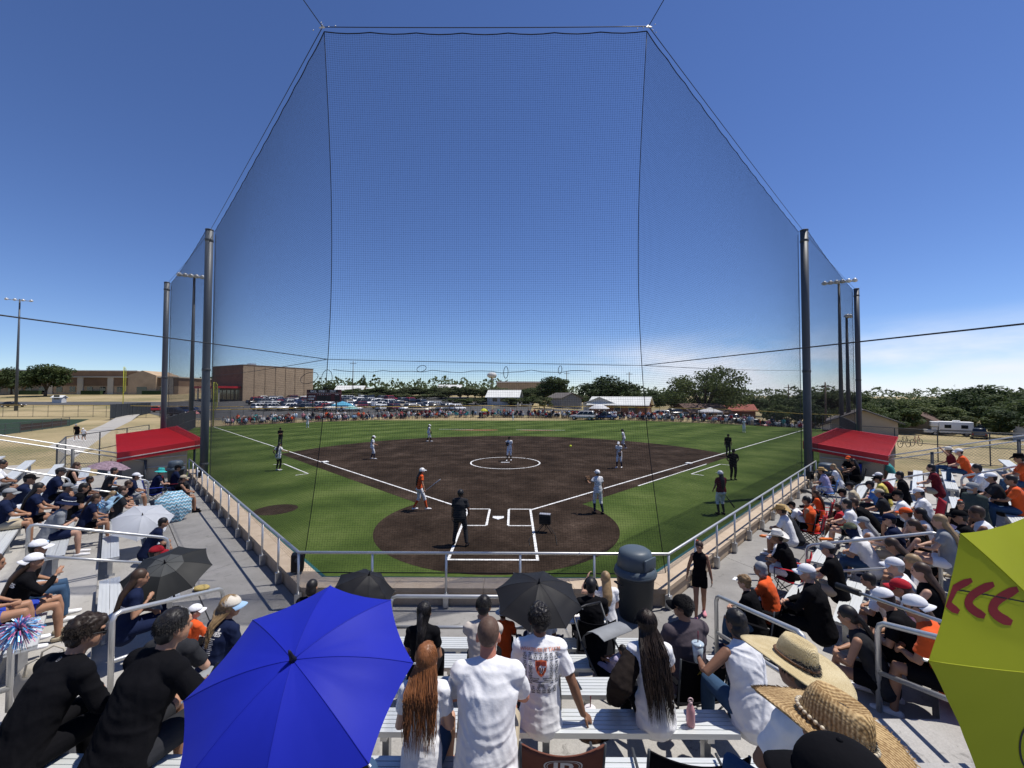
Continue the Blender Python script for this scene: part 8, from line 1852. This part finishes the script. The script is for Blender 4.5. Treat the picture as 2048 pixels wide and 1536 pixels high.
for px_, py_, lab_, kw_ in ((154,881,'adult in a grey cap and dark top walking on the path at left', dict(hat='cap',hc='grey',sc='black',pants='shorts',pc='black')),(158,882,'child in a white shirt and white cap walking on the path at left', dict(s=.78,hat='cap',hc='white',sc='white',pants='shorts',pc='charcoal'))):
    q = at_z(px_, py_, .02); person(lab_, (q.x+(.5 if 'child' in lab_ else 0),q.y,.02), R(200), stand=True, vox=.024, legs=((-.1,-.15,.1),(.1,.18,.085)), arms=('hang','hang'), **kw_)
for (sec, px, py, lab, kw) in (
 ('R',1690,985,'person in a grey shirt and black cap among the front chairs', dict(hat='cap',hc='black',sc='grey',pants='shorts',pc='black')),
 ('R',1678,1002,'child in a red shirt behind the orange jersey', dict(s=.8,hair='short',hm=1,sc='red',pants='shorts',pc='navy')),
 ('R',1700,1018,'woman with a dark bob in a white shirt before the handrail', dict(fem=True,hair='bob',hm=0,sc='white',pants='shorts',pc='black')),
 ('R',1782,982,'man in a charcoal shirt and khaki cap behind the yellow shirt', dict(hat='cap',hc='khaki',sc='charcoal',pc='denim')),
 ('R',1788,1050,'person in a dark blue shirt next to the orange cap', dict(hat='cap',hc='navy',sc='navy',pants='shorts',pc='khaki')),
 ('R',1836,1052,'girl with a ponytail and black tank top', dict(fem=True,hair='pony',hm=1,shirt='tank',sc='black',pants='shorts',pc='denim')),
 ('R',1880,1060,'woman with fair hair and a grey shirt left of the yellow umbrella', dict(fem=True,hair='longmid',hm=2,sc='grey',pants='shorts',pc='white')),
 ('R',1664,1108,'man in a grey cap and a black shirt below the handrail', dict(hat='cap',hc='grey',sc='black',pants='shorts',pc='khaki')),
 ('R',1750,1150,'boy in a white shirt looking at his knees', dict(s=.85,hair='short',hm=0,sc='white',pants='shorts',pc='black',lean=28)),
 ('R',1880,1140,'woman in a black tank top with brown hair near the yellow umbrella', dict(fem=True,hair='longmid',hm=1,shirt='tank',sc='black',pants='shorts',pc='black')),
 ('R',1990,962,'man in a dark shirt and white cap left of the black hat', dict(hat='cap',hc='white',sc='charcoal',pc='denim')),
 ('R',1868,945,'woman in maroon with dark hair below the cowboy hat', dict(fem=True,hair='bob',hm=0,sc='maroon',pants='shorts',pc='khaki')),
 ('R',1930,1040,'person in a black shirt in front of the bearded man', dict(hat='cap',hc='black',sc='black',pants='shorts',pc='black')),
 ('L',70,985,'woman in navy with dark hair behind the bucket hat', dict(fem=True,hair='longmid',hm=0,sc='navy',pants='shorts',pc='black')),
 ('L',175,955,'boy in a black shirt above the pompom', dict(s=.85,hair='short',hm=0,sc='black',pants='shorts',pc='navy')),
 ('L',185,1000,'girl in navy with legs stretched out by the pompom', dict(s=.9,fem=True,hair='pony',hm=1,sc='navy',pants='shorts',pc='black')),
 ('L',240,985,'person in a dark shirt beside the light blue towel', dict(hair='short',hm=1,sc='charcoal',pants='shorts',pc='grey')),
 ('L',10,985,'man in navy with a grey cap at the left edge', dict(hat='cap',hc='grey',sc='navy',pants='shorts',pc='khaki')),
 ('L',265,960,'person in a white cap just left of the turquoise hat', dict(hat='cap',hc='white',sc='navy',pants='shorts',pc='grey'))):
    fan(sec, px, py, None, lab, skin=(0,1,1,2)[px % 4], lean=kw.pop('lean', 10+(px*7) % 14), **kw)
flush(); run_decals()
